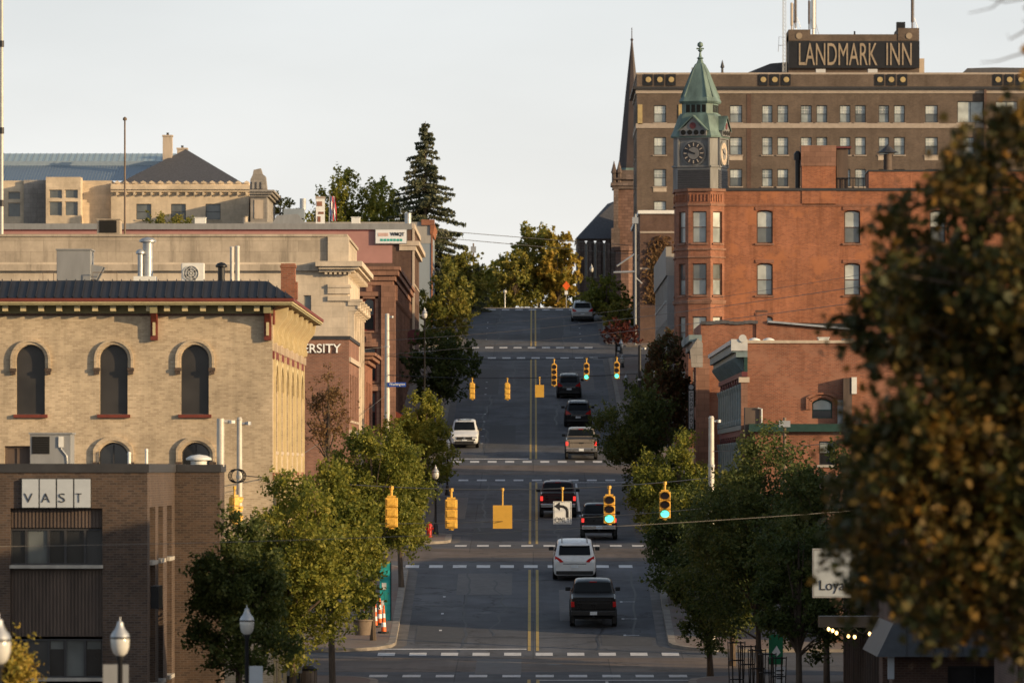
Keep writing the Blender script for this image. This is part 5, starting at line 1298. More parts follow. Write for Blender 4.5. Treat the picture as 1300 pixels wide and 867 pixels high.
# ------------------------------------------------------------------ hotel on the crest
def hotel():
    ya, yb, xa = 640, 661, XX(808.5, 640); xb = 50; z0 = gz(ya) - 1; z1 = ZZ(94, ya)
    M = S(ya)
    colsx = [(830, 845.5), (926.5, 942), (967.5, 980.5), (987, 1000.5), (1016.5, 1030.5), (1036.5, 1050), (1066, 1079.5), (1085.5, 1099), (1115.5, 1128.5), (1135, 1148.5), (1174.5, 1190.5), (1222, 1237), (1270, 1283)]
    rows = [(134, 156), (174.5, 197), (215, 237), (255.5, 278), (296, 318), (337, 359)]
    sops = [(XX(a, ya), XX(b, ya), ZZ(v1, ya), ZZ(v0, ya)) for i, (a, b) in enumerate(colsx) for j, (v0, v1) in enumerate(rows) if not (j == 0 and i >= 11)]
    big = [(XX(1215.5, ya), XX(1248.5, ya), ZZ(156, ya), ZZ(129, ya)), (XX(1264, ya), XX(1292, ya), ZZ(156, ya), ZZ(129, ya))]
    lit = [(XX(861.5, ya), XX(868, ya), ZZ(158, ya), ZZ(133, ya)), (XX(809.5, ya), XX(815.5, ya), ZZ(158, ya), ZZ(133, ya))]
    wops = [(643 + 4.5 * i, 644.6 + 4.5 * i, ZZ(v1, ya), ZZ(v0, ya)) for i in range(4) for (v0, v1) in rows]
    r = building('brick_hotel', 'large brown brick hotel with roof sign and round yellow parapet medallions', 'building', xa, xb, ya, yb, z0, z1, 'brick_hotel', 'W', sops + big, wops, depth=.25)
    q = random.Random(3)
    for o in sops:
        b = q.random()
        up = 'glass_blind' if b < .8 else 'glass_blind_grey'
        wn = window(r, M, *o, .18, 'dark_cap', up, q.choice(['glass_blind_grey', 'glass_blind_grey', 'glass_mid', 'glass_blind']), sill='band_stone', fw=.06, mull=0, sp=.1, sh=.1)
        g = MB(); mid = (o[2] + o[3]) / 2
        for k in (1, 2): u = o[0] + (o[1] - o[0]) * k / 3; g.mbox(M, u - .012, u + .012, mid, o[3], .16, .18)
        g.mbox(M, o[0], o[1], (mid + o[3]) / 2 - .012, (mid + o[3]) / 2 + .012, .162, .18); g.build('glazing_bar', 'white_paint', wn)
        if q.random() < .45 : MB().mbox(M, o[0] - .05, o[1] + .05, o[2] - .5, o[2] - .11, -.04, .02).build('vent_panel', 'tan_stone', r)
    for o in big: window(r, M, *o, .18, 'dark_cap', 'glass_blind', rail=False, mull=1, sill='band_stone')
    for o in lit: MB().mbox(M, *o, -.08, 0).build('shutter', 'disc_yellow', r)  # golden colour painted for the light reflected off these panels
    for o in wops: window(r, W(xa), *o, .18, 'dark_cap', 'glass_mid', sill='band_stone')
    MB().box(xa - .08, xb, ya - .08, yb, ZZ(163, ya), ZZ(157, ya)).build('string_course', 'band_stone', r)
    MB().box(xa - .1, xb, ya - .1, yb, ZZ(119, ya), ZZ(113.5, ya)).build('frieze_band', 'band_stone', r)
    MB().box(xa - .4, xb, ya - .4, yb, ZZ(113.5, ya) + .001, ZZ(110.5, ya)).build('cornice', 'dark_cap', r)
    MB().box(xa - .05, xb, ya - .05, yb, ZZ(95, ya), ZZ(92.5, ya)).build('parapet_cap', 'band_stone', r)
    for c0 in (823, 965 + 4, 1117, 1267):
        for k in range(3):
            c = c0 + k * 14.6
            p = MB().mbox(M, XX(c - 5.6, ya), XX(c + 5.6, ya), ZZ(109, ya), ZZ(94.5, ya), -.08, .0).build('medallion_panel', 'sign_black', r)
            MB().lathe([(.25, -.14), (.27, -.07)], (XX(c, ya), ya, ZZ(101.5, ya)), 16, axis='Y').build('medallion', 'disc_yellow', p)
    MB().mbox(M, XX(948, ya), XX(953.5, ya), z0, ZZ(114, ya), -.02, .4).build('pier_shadow_strip', 'brick_dark', r)  # dark strip standing in for the shadow line of a pier
    MB().mbox(M, XX(1249, ya), XX(1252, ya), z0, ZZ(114, ya), -.5, .1).build('projecting_pier', 'brick_dark', r)
    # penthouse with the roof sign
    yp = 646; Mp = S(yp)
    pb = MB().box(XX(1001, yp), XX(1167, yp), yp, yp + 7, z1 - .2, ZZ(44, yp)).build('penthouse', 'brick_hotel', r)
    for (a, b, v) in ((1001, 1029, 38), (1140, 1167, 36)): MB().box(XX(a, yp), XX(b, yp), yp - .06, yp + 7.05, ZZ(52, yp), ZZ(v, yp)).build('corner_parapet', 'brick_hotel', pb)
    for a in (1014.5, 1154): MB().lathe([(.3, -.12), (.3, -.05)], (XX(a, yp), yp, ZZ(46, yp)), 16, axis='Y').build('medallion', 'letter_bronze', pb)
    MB().box(XX(1139, yp), XX(1150, yp), yp + 1, yp + 2, ZZ(38, yp), ZZ(27.5, yp)).build('vent_box', 'black_metal', pb)
    MB().box(XX(1084, yp), XX(1086, yp), yp, yp + .3, ZZ(44, yp), ZZ(40, yp)).build('vent_stub', 'black_metal', pb)
    sg = MB().mbox(Mp, XX(1001, yp), XX(1167, yp), ZZ(87, yp), ZZ(53, yp), -.45, -.12).build('roof_sign', 'sign_black', r)
    lettering('LANDMARK', Mp, XX(1014, yp), XX(1113.5, yp), ZZ(83.5, yp), ZZ(55.5, yp), -.52, -.45, 'letter_bronze', sg, .0)
    lettering('INN', Mp, XX(1125, yp), XX(1157, yp), ZZ(83.5, yp), ZZ(55.5, yp), -.52, -.45, 'letter_bronze', sg, .0)
    MB().box(XX(1166, yp), XX(1175, yp), yp + 2, yp + 4, z1, ZZ(73, yp)).build('stair_box', 'tan_stone', r)
    MB().mprism(S(648), [(XX(948, 648), ZZ(93, 648)), (XX(978, 648), ZZ(81, 648)), (XX(1002, 648), ZZ(79, 648)), (XX(1002, 648), ZZ(93, 648))], 0, 6).build('lean_to_roof', 'slate', r)
    MB().box(XX(862, ya), XX(896, ya), 645, 648, z1, ZZ(91.5, ya)).build('roof_deck', 'pale_panel', r)
    MB().mprism(S(645), [(XX(1222, 645), ZZ(94, 645)), (XX(1228, 645), ZZ(87, 645)), (XX(1262, 645), ZZ(86, 645)), (XX(1330, 645), ZZ(87, 645)), (XX(1330, 645), ZZ(94, 645))], 0, 6).build('plant_roof', 'slate', r)
    MB().lathe([(.3, 0), (.12, .2), (.1, .8), (.2, .9), (.02, 1.6)], (XX(917, 645), 645, z1), 8).build('roof_finial', 'dark_cap', r)
    MB().box(XX(878, 645), XX(885, 645), 645, 645.6, ZZ(91, 645), ZZ(86, 645)).build('roof_vent', 'galvanised', r)
    for k in range(2): MB().box(XX(1036 + 66 * k, 643), XX(1048 + 66 * k, 643), 643, 644, ZZ(92.5, 643), ZZ(88, 643)).build('roof_light', 'pale_panel', r)
hotel()
def antennas():
    d = 644.5
    t = thing('lattice_mast', 'thin lattice radio mast left of the roof sign', 'antenna', (XX(995.5, d), d, ZZ(92, d)))
    for k in range(3):
        q = k * 2.094 + .3; MB().tube([(XX(995.5, d) + .2 * math.cos(q), d + .2 * math.sin(q), ZZ(92, d)), (XX(995.5, d) + .17 * math.cos(q), d + .17 * math.sin(q), ZZ(-30, d))], .022, 5).build('leg', 'galvanised', t)
    g = MB(); n = 26
    for i in range(n):
        z0 = ZZ(92 - 122 * i / n, d); z1 = ZZ(92 - 122 * (i + 1) / n, d)
        for k in range(3):
            a = k * 2.094 + .3; b = (k + 1) * 2.094 + .3
            g.tube([(XX(995.5, d) + .19 * math.cos(a), d + .19 * math.sin(a), z0), (XX(995.5, d) + .19 * math.cos(b), d + .19 * math.sin(b), z1)], .013, 4)
    g.build('lattice', 'galvanised', t)
    MB().tube([(XX(995, d), d, ZZ(48, d)), (XX(989, d), d, ZZ(47, d)), (XX(988, d), d, ZZ(66, d))], .03, 5).tube([(XX(988, d), d, ZZ(58, d)), (XX(996, d), d, ZZ(58, d))], .03, 5).build('side_arm', 'galvanised', t)
    for i, (px, v0, v1, w, lab, m) in enumerate(((1005, 40, 5, .12, 'short pale panel antenna at left end of the roof sign', 'tan_stone'), (1009.5, 36, -20, .1, 'tall dark panel antenna at left end of the roof sign', 'siding_brown'), (1027, 38, 2, .09, 'thin dark antenna left of the tall white cylinder antenna', 'siding_brown'), (1032.5, 44, -20, .2, 'tall white cylinder antenna above the roof sign', 'unit_white'), (1158, 36, -20, .12, 'dark panel antenna at right end of the roof sign', 'siding_brown'))):
        d2 = 647
        a = thing('panel_antenna', lab, 'antenna', (XX(px, d2), d2, ZZ(v0, d2)), 'roof antennas')
        MB().lathe([(w * .6, 0), (w * .6, .5), (w, .55), (w, ZZ(v1, d2) - ZZ(v0, d2)), (w * .5, ZZ(v1, d2) - ZZ(v0, d2) + .1)], (XX(px, d2), d2, ZZ(v0, d2)), 10).build('panel', m, a, smooth=True)
        MB().tube([(XX(px, d2) + w + .05, d2, ZZ(v0, d2)), (XX(px, d2) + w + .05, d2, ZZ(v1, d2))], .035, 6).tube([(XX(px, d2) + w + .05, d2, ZZ(v0 - 14, d2)), (XX(px + 7, d2), d2, ZZ(v0, d2))], .025, 5).build('mount', 'galvanised', a)
antennas()

# ------------------------------------------------------------------ stone church with the needle spire
def church():
    d = 690; z0 = gz(d) - 1; M = S(d)
    r = thing('stone_church', 'dark brown stone church with slender needle spire beside the hotel', 'church', (XX(780, d), d, z0))
    xa, xm, xr = XX(733, d), XX(780, d), XX(826, d); zw = ZZ(302, d)
    wops = [(XX(c - 1.8, d), XX(c + 1.8, d), ZZ(352, d), ZZ(306, d), .2) for c in (744, 755.5, 767)]
    g = MB(); wall(g, M, xa, xm, z0, zw, wops, .25); g.quad((xa, d, z0), (xa, d + 25, z0), (xa, d + 25, zw), (xa, d, zw)); g.quad((xm, d, z0), (xm, d + 25, z0), (xm, d + 25, zw), (xm, d, zw)); g.build('wall', 'church_stone', r)
    for o in wops: window(r, M, *o[:4], .2, 'tan_stone', 'glass_stained', rise=.2, rail=False, sill='grey_stone')
    MB().add([(xa - .2, d - .2, zw - .1), (xm + .2, d - .2, zw - .1), (xm + .2, d + 6, ZZ(252, d)), (XX(772, d), d + 6, ZZ(256, d)), (xa - .2, d + 25, zw - .1), (XX(772, d), d + 20, ZZ(256, d))], [(0, 1, 2, 3), (0, 3, 5, 4)]).build('roof', 'slate', r)
    for c in (735, 749.5, 761, 773): MB().mbox(M, XX(c - 1.6, d), XX(c + 1.6, d), z0, ZZ(312, d), -.5, .02).mprism(M, [(XX(c - 1.6, d), ZZ(312, d)), (XX(c + 1.6, d), ZZ(312, d)), (XX(c, d), ZZ(303, d))], -.4, .02).build('buttress', 'church_stone', r)
    y1 = d - 3
    tw = MB().box(XX(780, y1), XX(826, y1), y1, y1 + 4, z0, ZZ(232, y1)).build('tower', 'church_stone_rose', r)
    MB().box(XX(776, y1), XX(787, y1), y1 - .4, y1 + 1, z0, ZZ(290, y1)).build('tower_buttress', 'church_stone', tw)
    MB().box(XX(779, y1), XX(785, y1), y1 - .3, y1 + 1, ZZ(290, y1), ZZ(240, y1)).build('tower_buttress', 'church_stone', tw)
    for (v0, v1, p) in ((240, 236, .2), (236, 232, .35), (228, 226, .1)): MB().box(XX(780, y1) - p, XX(826, y1) + p, y1 - p, y1 + 4 + p, ZZ(v0, y1), ZZ(v1, y1) + .001).build('tower_cornice', 'church_stone', tw)
    MB().box(XX(782, y1), XX(824, y1), y1 + .2, y1 + 3.8, ZZ(232, y1), ZZ(216, y1)).build('belfry', 'church_stone', tw)
    for c in (779.5, 786): MB().lathe([(.22, 0), (.22, .9), (.32, 1.0), (.02, 2.2)], (XX(c, y1), y1 + .2, ZZ(232, y1)), 6).build('pinnacle', 'church_stone', tw)
    c = (XX(802.5, y1), y1 + 2, 0)
    MB().lathe([(1.66, ZZ(217, y1)), (1.5, ZZ(209, y1)), (1.42, ZZ(205, y1)), (.72, ZZ(120, y1)), (.08, ZZ(50, y1))], c, 8, math.pi / 8).build('spire', 'trim_maroon' if False else 'spire_metal', tw)
    MB().lathe([(1.75, ZZ(219, y1)), (1.75, ZZ(216, y1)), (1.58, ZZ(213, y1))], c, 8, math.pi / 8).build('spire_skirt', 'copper_green', tw)
    MB().lathe([(.1, 0), (.16, .15), (.05, .3), (.04, 1.3), (.01, 1.4)], (c[0], c[1], ZZ(51, y1)), 8).build('finial', 'spire_metal', tw)
    MB().lathe([(1.0, 0), (1.0, 8.5), (1.15, 8.6), (1.15, 9)], (XX(793, y1), y1 - .3, z0), 8, math.pi / 8).build('stair_turret', 'church_stone_rose', tw)
plain('spire_metal', (0.05, 0.036, 0.034), 0.55, var=0.35, scale=1.5, streak=True)
church()

# ------------------------------------------------------------------ right foreground: shops below the near maple
def shops():
    ya, yb, xa = 188, 270, 12.4
    r = building('dark_shop', 'dark shop front with hanging sign and string lights under the maple', 'building', xa, 32, 226, 271, gz(240) - 1, .6, 'brick_dark', 'W', [(xa + .8, xa + 2.6, gz(226) + .4, gz(226) + 3.1), (xa + 3.2, xa + 5.6, gz(226) + .9, gz(226) + 3.0)], [(228 + 6 * i, 232 + 6 * i, gz(240) + .9, gz(240) + 3.3) for i in range(7)])
    window(r, S(226), xa + .8, xa + 2.6, gz(226) + .4, gz(226) + 3.1, .2, 'black_metal', 'glass_dark', rail=False, mull=1)
    window(r, S(226), xa + 3.2, xa + 5.6, gz(226) + .9, gz(226) + 3.0, .2, 'black_metal', 'glass_dark', rail=False, mull=2, sill='concrete')
    for i in range(7): window(r, W(xa), 228 + 6 * i, 232 + 6 * i, gz(240) + .9, gz(240) + 3.3, .2, 'black_metal', 'glass_dark', mull=2)
    g = MB()
    for i in range(24): g.box(xa - .12 - .0, xa - .02, 226.2 + i * 1.8, 226.35 + i * 1.8, gz(250) + .2, .5)
    g.build('cladding_batten', 'siding_brown', r)
    # second shop with a grey metal mansard
    x2 = XX(1133, 196); z0 = gz(190) - 1
    r2 = building('mansard_shop', 'brick shop with grey metal mansard awning behind the maple', 'building', x2, 34, 196, 203.5, z0, ZZ(764, 196), 'brick_dark', 'W', [(x2 + 1.6, x2 + 3.2, z0 + 1, ZZ(845, 196))], [(198, 201.5, z0 + 1.8, z0 + 3.6)])
    window(r2, S(196), x2 + 1.6, x2 + 3.2, z0 + 1, ZZ(845, 196), .2, 'black_metal', 'glass_dark', rail=False, mull=1)
    for i in range(1): window(r2, W(x2), 198, 201.5, z0 + 1.8, z0 + 3.6, .2, 'black_metal', 'glass_dark', mull=1)
    zt, ze = ZZ(766, 196), ZZ(832, 196)
    MB().add([(x2 + .3, 196.0, zt), (34, 196.0, zt), (34, 194.9, ze), (x2 - .5, 194.9, ze), (x2 - .5, 203.5, ze), (x2 + .3, 203.5, zt), (34, 196, ze - .02), (x2 - .5, 196, ze - .02)], [(0, 1, 2, 3), (0, 3, 4, 5), (3, 2, 6, 7)]).build('mansard', 'awning_grey', r2)
    for i in range(30):
        u = x2 + .1 + i * .4
        MB().add([(u + .22, 195.98, zt), (u + .26, 195.98, zt), (u + .26, 194.86, ze + .02), (u + .22, 194.86, ze + .02), (u + .24, 195.9, zt + .06), (u + .24, 194.8, ze + .06)], [(0, 3, 5, 4), (1, 2, 5, 4)]).build('mansard_rib', 'awning_grey', r2)
    MB().box(XX(1128, 195), XX(1136, 195), 195.3, 195.5, ZZ(862, 195), ZZ(812, 195)).build('pale_banner', 'sign_grey', r2)
    MB().box(XX(1289, 194), 34, 194.2, 194.7, z0, ZZ(768, 194)).build('blue_panel', 'blue_paint', r2)
    # white hanging sign
    s = thing('hanging_sign', 'white box sign with dark script hanging at the maple edge', 'sign', (XX(1066, 226), 225, ZZ(757, 225)))
    d = 225
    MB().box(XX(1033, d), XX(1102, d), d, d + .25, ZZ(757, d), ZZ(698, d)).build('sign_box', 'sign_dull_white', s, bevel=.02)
    g = MB(); g.box(XX(1031.5, d), XX(1033, d), d - .02, d + .27, ZZ(758, d), ZZ(697, d)).box(XX(1102, d), XX(1103.5, d), d - .02, d + .27, ZZ(758, d), ZZ(697, d)).box(XX(1031.5, d), XX(1103.5, d), d - .021, d + .271, ZZ(698, d), ZZ(696, d)).box(XX(1031.5, d), XX(1103.5, d), d - .021, d + .271, ZZ(758.5, d), ZZ(757, d)); g.build('sign_frame', 'unit_grey', s)
    lettering('Loyalties', S(d), XX(1041, d), XX(1100, d), ZZ(753, d), ZZ(736, d), -.02, 0, 'ink', s, -.005)
    MB().tube([(XX(1102, d), d + .12, ZZ(705, d)), (XX(1150, d), d + 1, ZZ(705, d))], .04).build('bracket_arm', 'black_metal', s)
    MB().tube([(XX(1102, d), d + .12, ZZ(750, d)), (XX(1150, d), d + 1, ZZ(750, d))], .04).build('bracket_arm', 'black_metal', s)
    # string lights
    t = thing('string_lights', 'string of small glowing warm bulbs under the dark shop canopy', 'lights', (XX(1080, 224), 224, ZZ(800, 224)))
    pts = [P(1045 + i * 5, 797 + 7 * math.sin(i * .8) ** 2, 224) for i in range(14)]
    MB().tube(pts, .012, 5).build('wire', 'black_metal', t)
    for px, v in ((1052, 798), (1057, 800), (1062, 803), (1077, 807), (1085, 808), (1104, 804), (1111, 807)):
        p = P(px, v, 224); MB().lathe([(.01, -.07), (.05, -.03), (.05, .02), (.02, .06)], p, 8).build('bulb', 'bulb_warm', t)
    MB().box(XX(1040, 225), XX(1125, 225), 225, 226, ZZ(796, 225), ZZ(782, 225)).build('canopy_beam', 'black_metal', t)
    # taller block added and sized to shade the office wall, behind the maple
    q = building('shade_block', 'dark brick block added for its shade, mostly hidden behind the maple at right edge', 'building', 13.0, 40, 150, 191, gz(160) - 1, 4.0, 'brick_dark', 'W', [(14 + 4 * i, 15.6 + 4 * i, a, a + 2) for i in range(6) for a in (-6.2, -2.4, 1.2)], [(153 + 4.5 * i, 154.8 + 4.5 * i, a, a + 2) for i in range(7) for a in (-6.2, -2.4, 1.2)])
    for i in range(6):
        for a in (-6.2, -2.4, 1.2): window(q, S(150), 14 + 4 * i, 15.6 + 4 * i, a, a + 2, .2, 'dark_cap', 'glass_dark', sill='concrete')
    for i in range(7):
        for a in (-6.2, -2.4, 1.2): window(q, W(13.0), 153 + 4.5 * i, 154.8 + 4.5 * i, a, a + 2, .2, 'dark_cap', 'glass_dark', sill='concrete')
    MB().box(12.9, 40, 149.9, 191.1, 3.9, 4.2).build('coping', 'dark_cap', q)
shops()
# ------------------------------------------------------------------ trees
def leaf_object(name, C, N, size, mat, parent, seed, shape='diamond'):
    """one small folded leaf face per point; C centres, N preferred normals"""
    q = np.random.default_rng(seed); n = len(C)
    N = N + q.normal(0, .55, (n, 3)); N /= np.linalg.norm(N, axis=1)[:, None] + 1e-9
    A = np.cross(N, q.normal(0, 1, (n, 3))); A /= np.linalg.norm(A, axis=1)[:, None] + 1e-9
    B = np.cross(N, A)
    s = size * q.uniform(.6, 1.35, n)[:, None]
    if shape == 'maple':
        prof = [(0, -.5), (.22, -.32), (.55, -.3), (.3, .02), (.42, .3), (.12, .25), (0, .62), (-.12, .25), (-.42, .3), (-.3, .02), (-.55, -.3), (-.22, -.32)]
    else:
        prof = [(0, -.62), (.34, -.05), (0, .62), (-.34, -.05)]
    k = len(prof)
    V = np.stack([C + A * s * a + B * s * b + N * s * (.12 * abs(a)) for a, b in prof], 1).reshape(-1, 3)
    me = bpy.data.meshes.new(name)
    me.vertices.add(n * k); me.vertices.foreach_set('co', V.astype(np.float32).ravel())
    me.loops.add(n * k); me.loops.foreach_set('vertex_index', np.arange(n * k, dtype=np.int32))
    me.polygons.add(n); me.polygons.foreach_set('loop_start', np.arange(0, n * k, k, dtype=np.int32)); me.polygons.foreach_set('loop_total', np.full(n, k, dtype=np.int32))
    me.update(calc_edges=True)
    me.materials.append(MAT[mat])
    o = bpy.data.objects.new(name, me); col.objects.link(o)
    if parent is not None: o.parent = parent
    return o
def clump_points(clumps, n, q, flat=.8):
    w = np.array([c[3] ** 2.1 for c in clumps]); w /= w.sum()
    idx = q.choice(len(clumps), n, p=w)
    c = np.array([k[:3] for k in clumps])[idx]; r = np.array([k[3] for k in clumps])[idx]
    d = q.normal(0, 1, (n, 3)); d /= np.linalg.norm(d, axis=1)[:, None]
    rad = r * (q.uniform(0, 1, n) ** .42) * (1 + .25 * q.normal(0, 1, n) * .6)
    off = d * rad[:, None]; off[:, 2] *= flat
    return c + off, d + np.array([0, 0, .7])
def tree(name, label, px, d, v0, v1, wpx, leaf='leaf_green', n=7000, size=.15, seed=1, trunk=.13, group='street trees', K=44, cat='tree', crs=1.0, shoot=1.0):
    """crown given by its image rows (v0 top, v1 bottom) and width at distance d; stands on the ground there"""
    q = np.random.default_rng(seed); q2 = random.Random(seed)
    X0 = XX(px, d)
    zt, zb = ZZ(v0, d), ZZ(v1, d); rx = wpx * d / F / 2 * 1.16; rz = (zt - zb) / 2 * 1.06; zc = (zt + zb) / 2 - rz * .04
    g0 = gz(d); h0 = zc - g0
    if d < 420 and not leaf.endswith('brown'): n, size = int(n * 1.7), size * .78
    root = thing(name, label, cat, (X0, d, g0), group)
    K = int(K * 1.7); clumps = []
    lob = [(q.uniform(0, 6.28), q.uniform(.8, 1.12)) for _ in range(5)]
    while len(clumps) < K:
        p = q.normal(0, 1, 3); p /= np.linalg.norm(p); rr = q.uniform(.05, 1) ** .5 * .86
        az = math.atan2(p[1], p[0]); k = min(lob, key=lambda t: abs((az - t[0] + 3.14) % 6.28 - 3.14))[1]
        p = p * rr; h = p[2]
        wf = k * (1.0 - .38 * max(0, h) ** 1.4)
        cr = q.uniform(.13, .27) * min(rx, rz * 1.3) * (1 - .3 * max(0, h)) * crs
        clumps.append((p[0] * rx * wf, p[1] * rx * wf, h0 + h * rz, cr))
    # leafy sprays: short twigs pointing outwards and up, leaves strung along them
    per = 13; m = n // per
    O, _ = clump_points(clumps, m, q, .85)
    out = O - np.array([0, 0, h0 - rz * .55]); out[:, 2] *= .75; out /= np.linalg.norm(out, axis=1)[:, None] + 1e-6
    D = out + q.normal(0, .45, (m, 3)) + np.array([0, 0, .45]); D /= np.linalg.norm(D, axis=1)[:, None]
    Ls = q.uniform(.3, .85, m) * max(.75, rx / 3.0) * shoot
    t = q.uniform(0, 1, (m, per, 1))
    C = O[:, None, :] + D[:, None, :] * Ls[:, None, None] * t + q.normal(0, 1, (m, per, 3)) * (.05 + .06 * (1 - t)) * max(.8, rx / 2.5)
    C = C.reshape(-1, 3); Nn = q.normal(0, .6, C.shape) + np.array([0, 0, .3])
    ok = C[:, 2] > .5
    leaf_object('crown', C[ok], Nn[ok], size, leaf, root, seed)
    g = MB()
    hb = max(1.0, (zb - g0) + rz * .15)
    lean = q2.uniform(-.2, .2)
    g.tube([(0, 0, -.2), (lean * .2, 0, .5), (lean * .6, .05, hb), (lean, 0, h0), (lean * .8, 0, h0 + rz * .6)], [trunk * 1.3, trunk, trunk * .8, trunk * .5, trunk * .15], 8)
    for c in clumps[::3]:
        f = q2.uniform(.0, .5); z0 = hb + (max(hb, c[2] - .6) - hb) * f
        g.tube([(lean * .6, 0, z0), (c[0] * .5, c[1] * .5, z0 + (c[2] - z0) * .65), (c[0], c[1], c[2])], [trunk * .38, trunk * .22, trunk * .06], 5, False)
    g.build('trunk', 'bark', root, smooth=True, local=True)
    return root

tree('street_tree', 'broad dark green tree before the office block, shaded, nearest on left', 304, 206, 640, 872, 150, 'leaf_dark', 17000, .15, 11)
tree('street_tree', 'large green tree at centre of the left cluster below the cream block', 372, 234, 590, 842, 165, 'leaf_green', 20000, .15, 12, K=52)
tree('street_tree', 'sunlit yellow green tree at right of the left cluster', 424, 246, 566, 800, 104, 'leaf_green', 15000, .15, 43, K=46)
tree('street_tree', 'sunlit green tree beside the back facing left signal', 474, 297, 514, 726, 128, 'leaf_green', 15000, .16, 13)
tree('street_tree', 'green tree just left of the dark lamp post and hydrant', 510, 318, 560, 712, 70, 'leaf_green', 8000, .16, 14)
tree('street_tree', 'green tree below the blue street sign', 538, 392, 492, 622, 92, 'leaf_green', 7500, .2, 15)
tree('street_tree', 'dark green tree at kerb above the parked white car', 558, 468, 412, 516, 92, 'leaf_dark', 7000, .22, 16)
tree('street_tree', 'pale green tree beside the blue grey corner block', 570, 548, 326, 452, 74, 'leaf_olive', 6500, .25, 17)
tree('street_tree', 'light olive tree on left near the crest of the road', 588, 603, 314, 405, 70, 'leaf_olive', 5500, .27, 18)
tree('bare_tree', 'thin rusty tree with few leaves before the lettered brick flank', 415, 318, 448, 600, 74, 'leaf_brown', 3200, .11, 19, K=30, group=None, crs=1.2)
tree('park_tree', 'rounded green tree behind the pink block roof, left one', 436, 655, 208, 345, 100, 'leaf_green', 8000, .3, 20, group='trees behind the roofs')
tree('park_tree', 'rounded green tree behind the pink block roof, next to the spruce', 484, 660, 226, 350, 92, 'leaf_green', 6500, .3, 21, group='trees behind the roofs')
tree('park_tree', 'small pale tree beside the grey stone pediment', 354, 670, 236, 305, 40, 'leaf_olive', 1500, .24, 22, group='trees behind the roofs', crs=.9)
tree('roof_shrub', 'straggly yellow green shrub before the civic building windows', 222, 560, 266, 304, 74, 'leaf_olive', 1500, .2, 23, group=None, cat='shrub', K=24)
tree('autumn_tree', 'tall yellow green tree in the middle beyond the road crest', 684, 634, 272, 410, 84, 'leaf_olive', 10000, .3, 24, group='trees beyond the crest', K=52)
tree('autumn_tree', 'golden orange tree beside the stone church', 708, 632, 272, 410, 52, 'leaf_yellow', 8000, .3, 25, group='trees beyond the crest', K=44)
tree('autumn_tree', 'yellow tree low at centre behind the crest', 652, 631, 312, 405, 62, 'leaf_olive', 5000, .3, 26, group='trees beyond the crest')
tree('dark_tree', 'dark tree behind the crest beside the small globe lamp', 628, 640, 320, 410, 62, 'leaf_green', 6000, .28, 27, group='trees beyond the crest')
tree('dark_tree', 'dark low tree behind the crest below the church wall', 716, 695, 345, 408, 40, 'leaf_green', 4200, .28, 28, group='trees beyond the crest')
tree('dark_tree', 'dark tree behind the crest at left, against the olive one', 604, 700, 330, 408, 50, 'leaf_rust', 4500, .28, 29, group='trees beyond the crest')
tree('street_tree', 'small green tree on right before the church', 770, 592, 338, 430, 62, 'leaf_green', 6000, .25, 30)
tree('street_tree', 'low olive tree below the small green one on right', 788, 578, 384, 432, 50, 'leaf_olive', 2800, .22, 31)
tree('red_tree', 'small crimson leaved tree among the right hand lamp posts', 788, 556, 402, 448, 44, 'leaf_red', 2000, .18, 32, group=None)
tree('street_tree', 'dark tree with reddish top beside the projecting sign', 850, 409, 412, 575, 78, 'leaf_rust', 9000, .2, 33)
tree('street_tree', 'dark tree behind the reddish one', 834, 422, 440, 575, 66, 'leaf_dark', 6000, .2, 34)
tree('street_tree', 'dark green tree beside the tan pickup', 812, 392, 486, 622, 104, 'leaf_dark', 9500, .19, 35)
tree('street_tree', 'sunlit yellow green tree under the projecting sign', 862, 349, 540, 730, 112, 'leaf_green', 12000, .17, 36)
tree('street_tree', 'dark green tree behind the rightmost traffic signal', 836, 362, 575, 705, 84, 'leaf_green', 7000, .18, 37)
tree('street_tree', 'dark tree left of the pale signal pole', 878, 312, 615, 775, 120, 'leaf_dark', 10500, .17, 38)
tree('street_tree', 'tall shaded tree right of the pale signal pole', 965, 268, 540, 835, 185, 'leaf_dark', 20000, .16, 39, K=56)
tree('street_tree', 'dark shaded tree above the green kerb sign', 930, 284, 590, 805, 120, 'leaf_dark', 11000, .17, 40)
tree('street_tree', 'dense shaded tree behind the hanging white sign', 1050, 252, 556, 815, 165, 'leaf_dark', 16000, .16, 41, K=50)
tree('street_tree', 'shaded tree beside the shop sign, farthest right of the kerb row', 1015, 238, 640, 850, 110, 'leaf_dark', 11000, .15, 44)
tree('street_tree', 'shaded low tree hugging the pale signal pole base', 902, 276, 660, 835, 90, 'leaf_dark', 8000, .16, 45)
tree('young_tree', 'small yellow leaved tree at bottom left corner', 14, 142, 806, 905, 68, 'leaf_yellow', 1500, .11, 42, group=None)

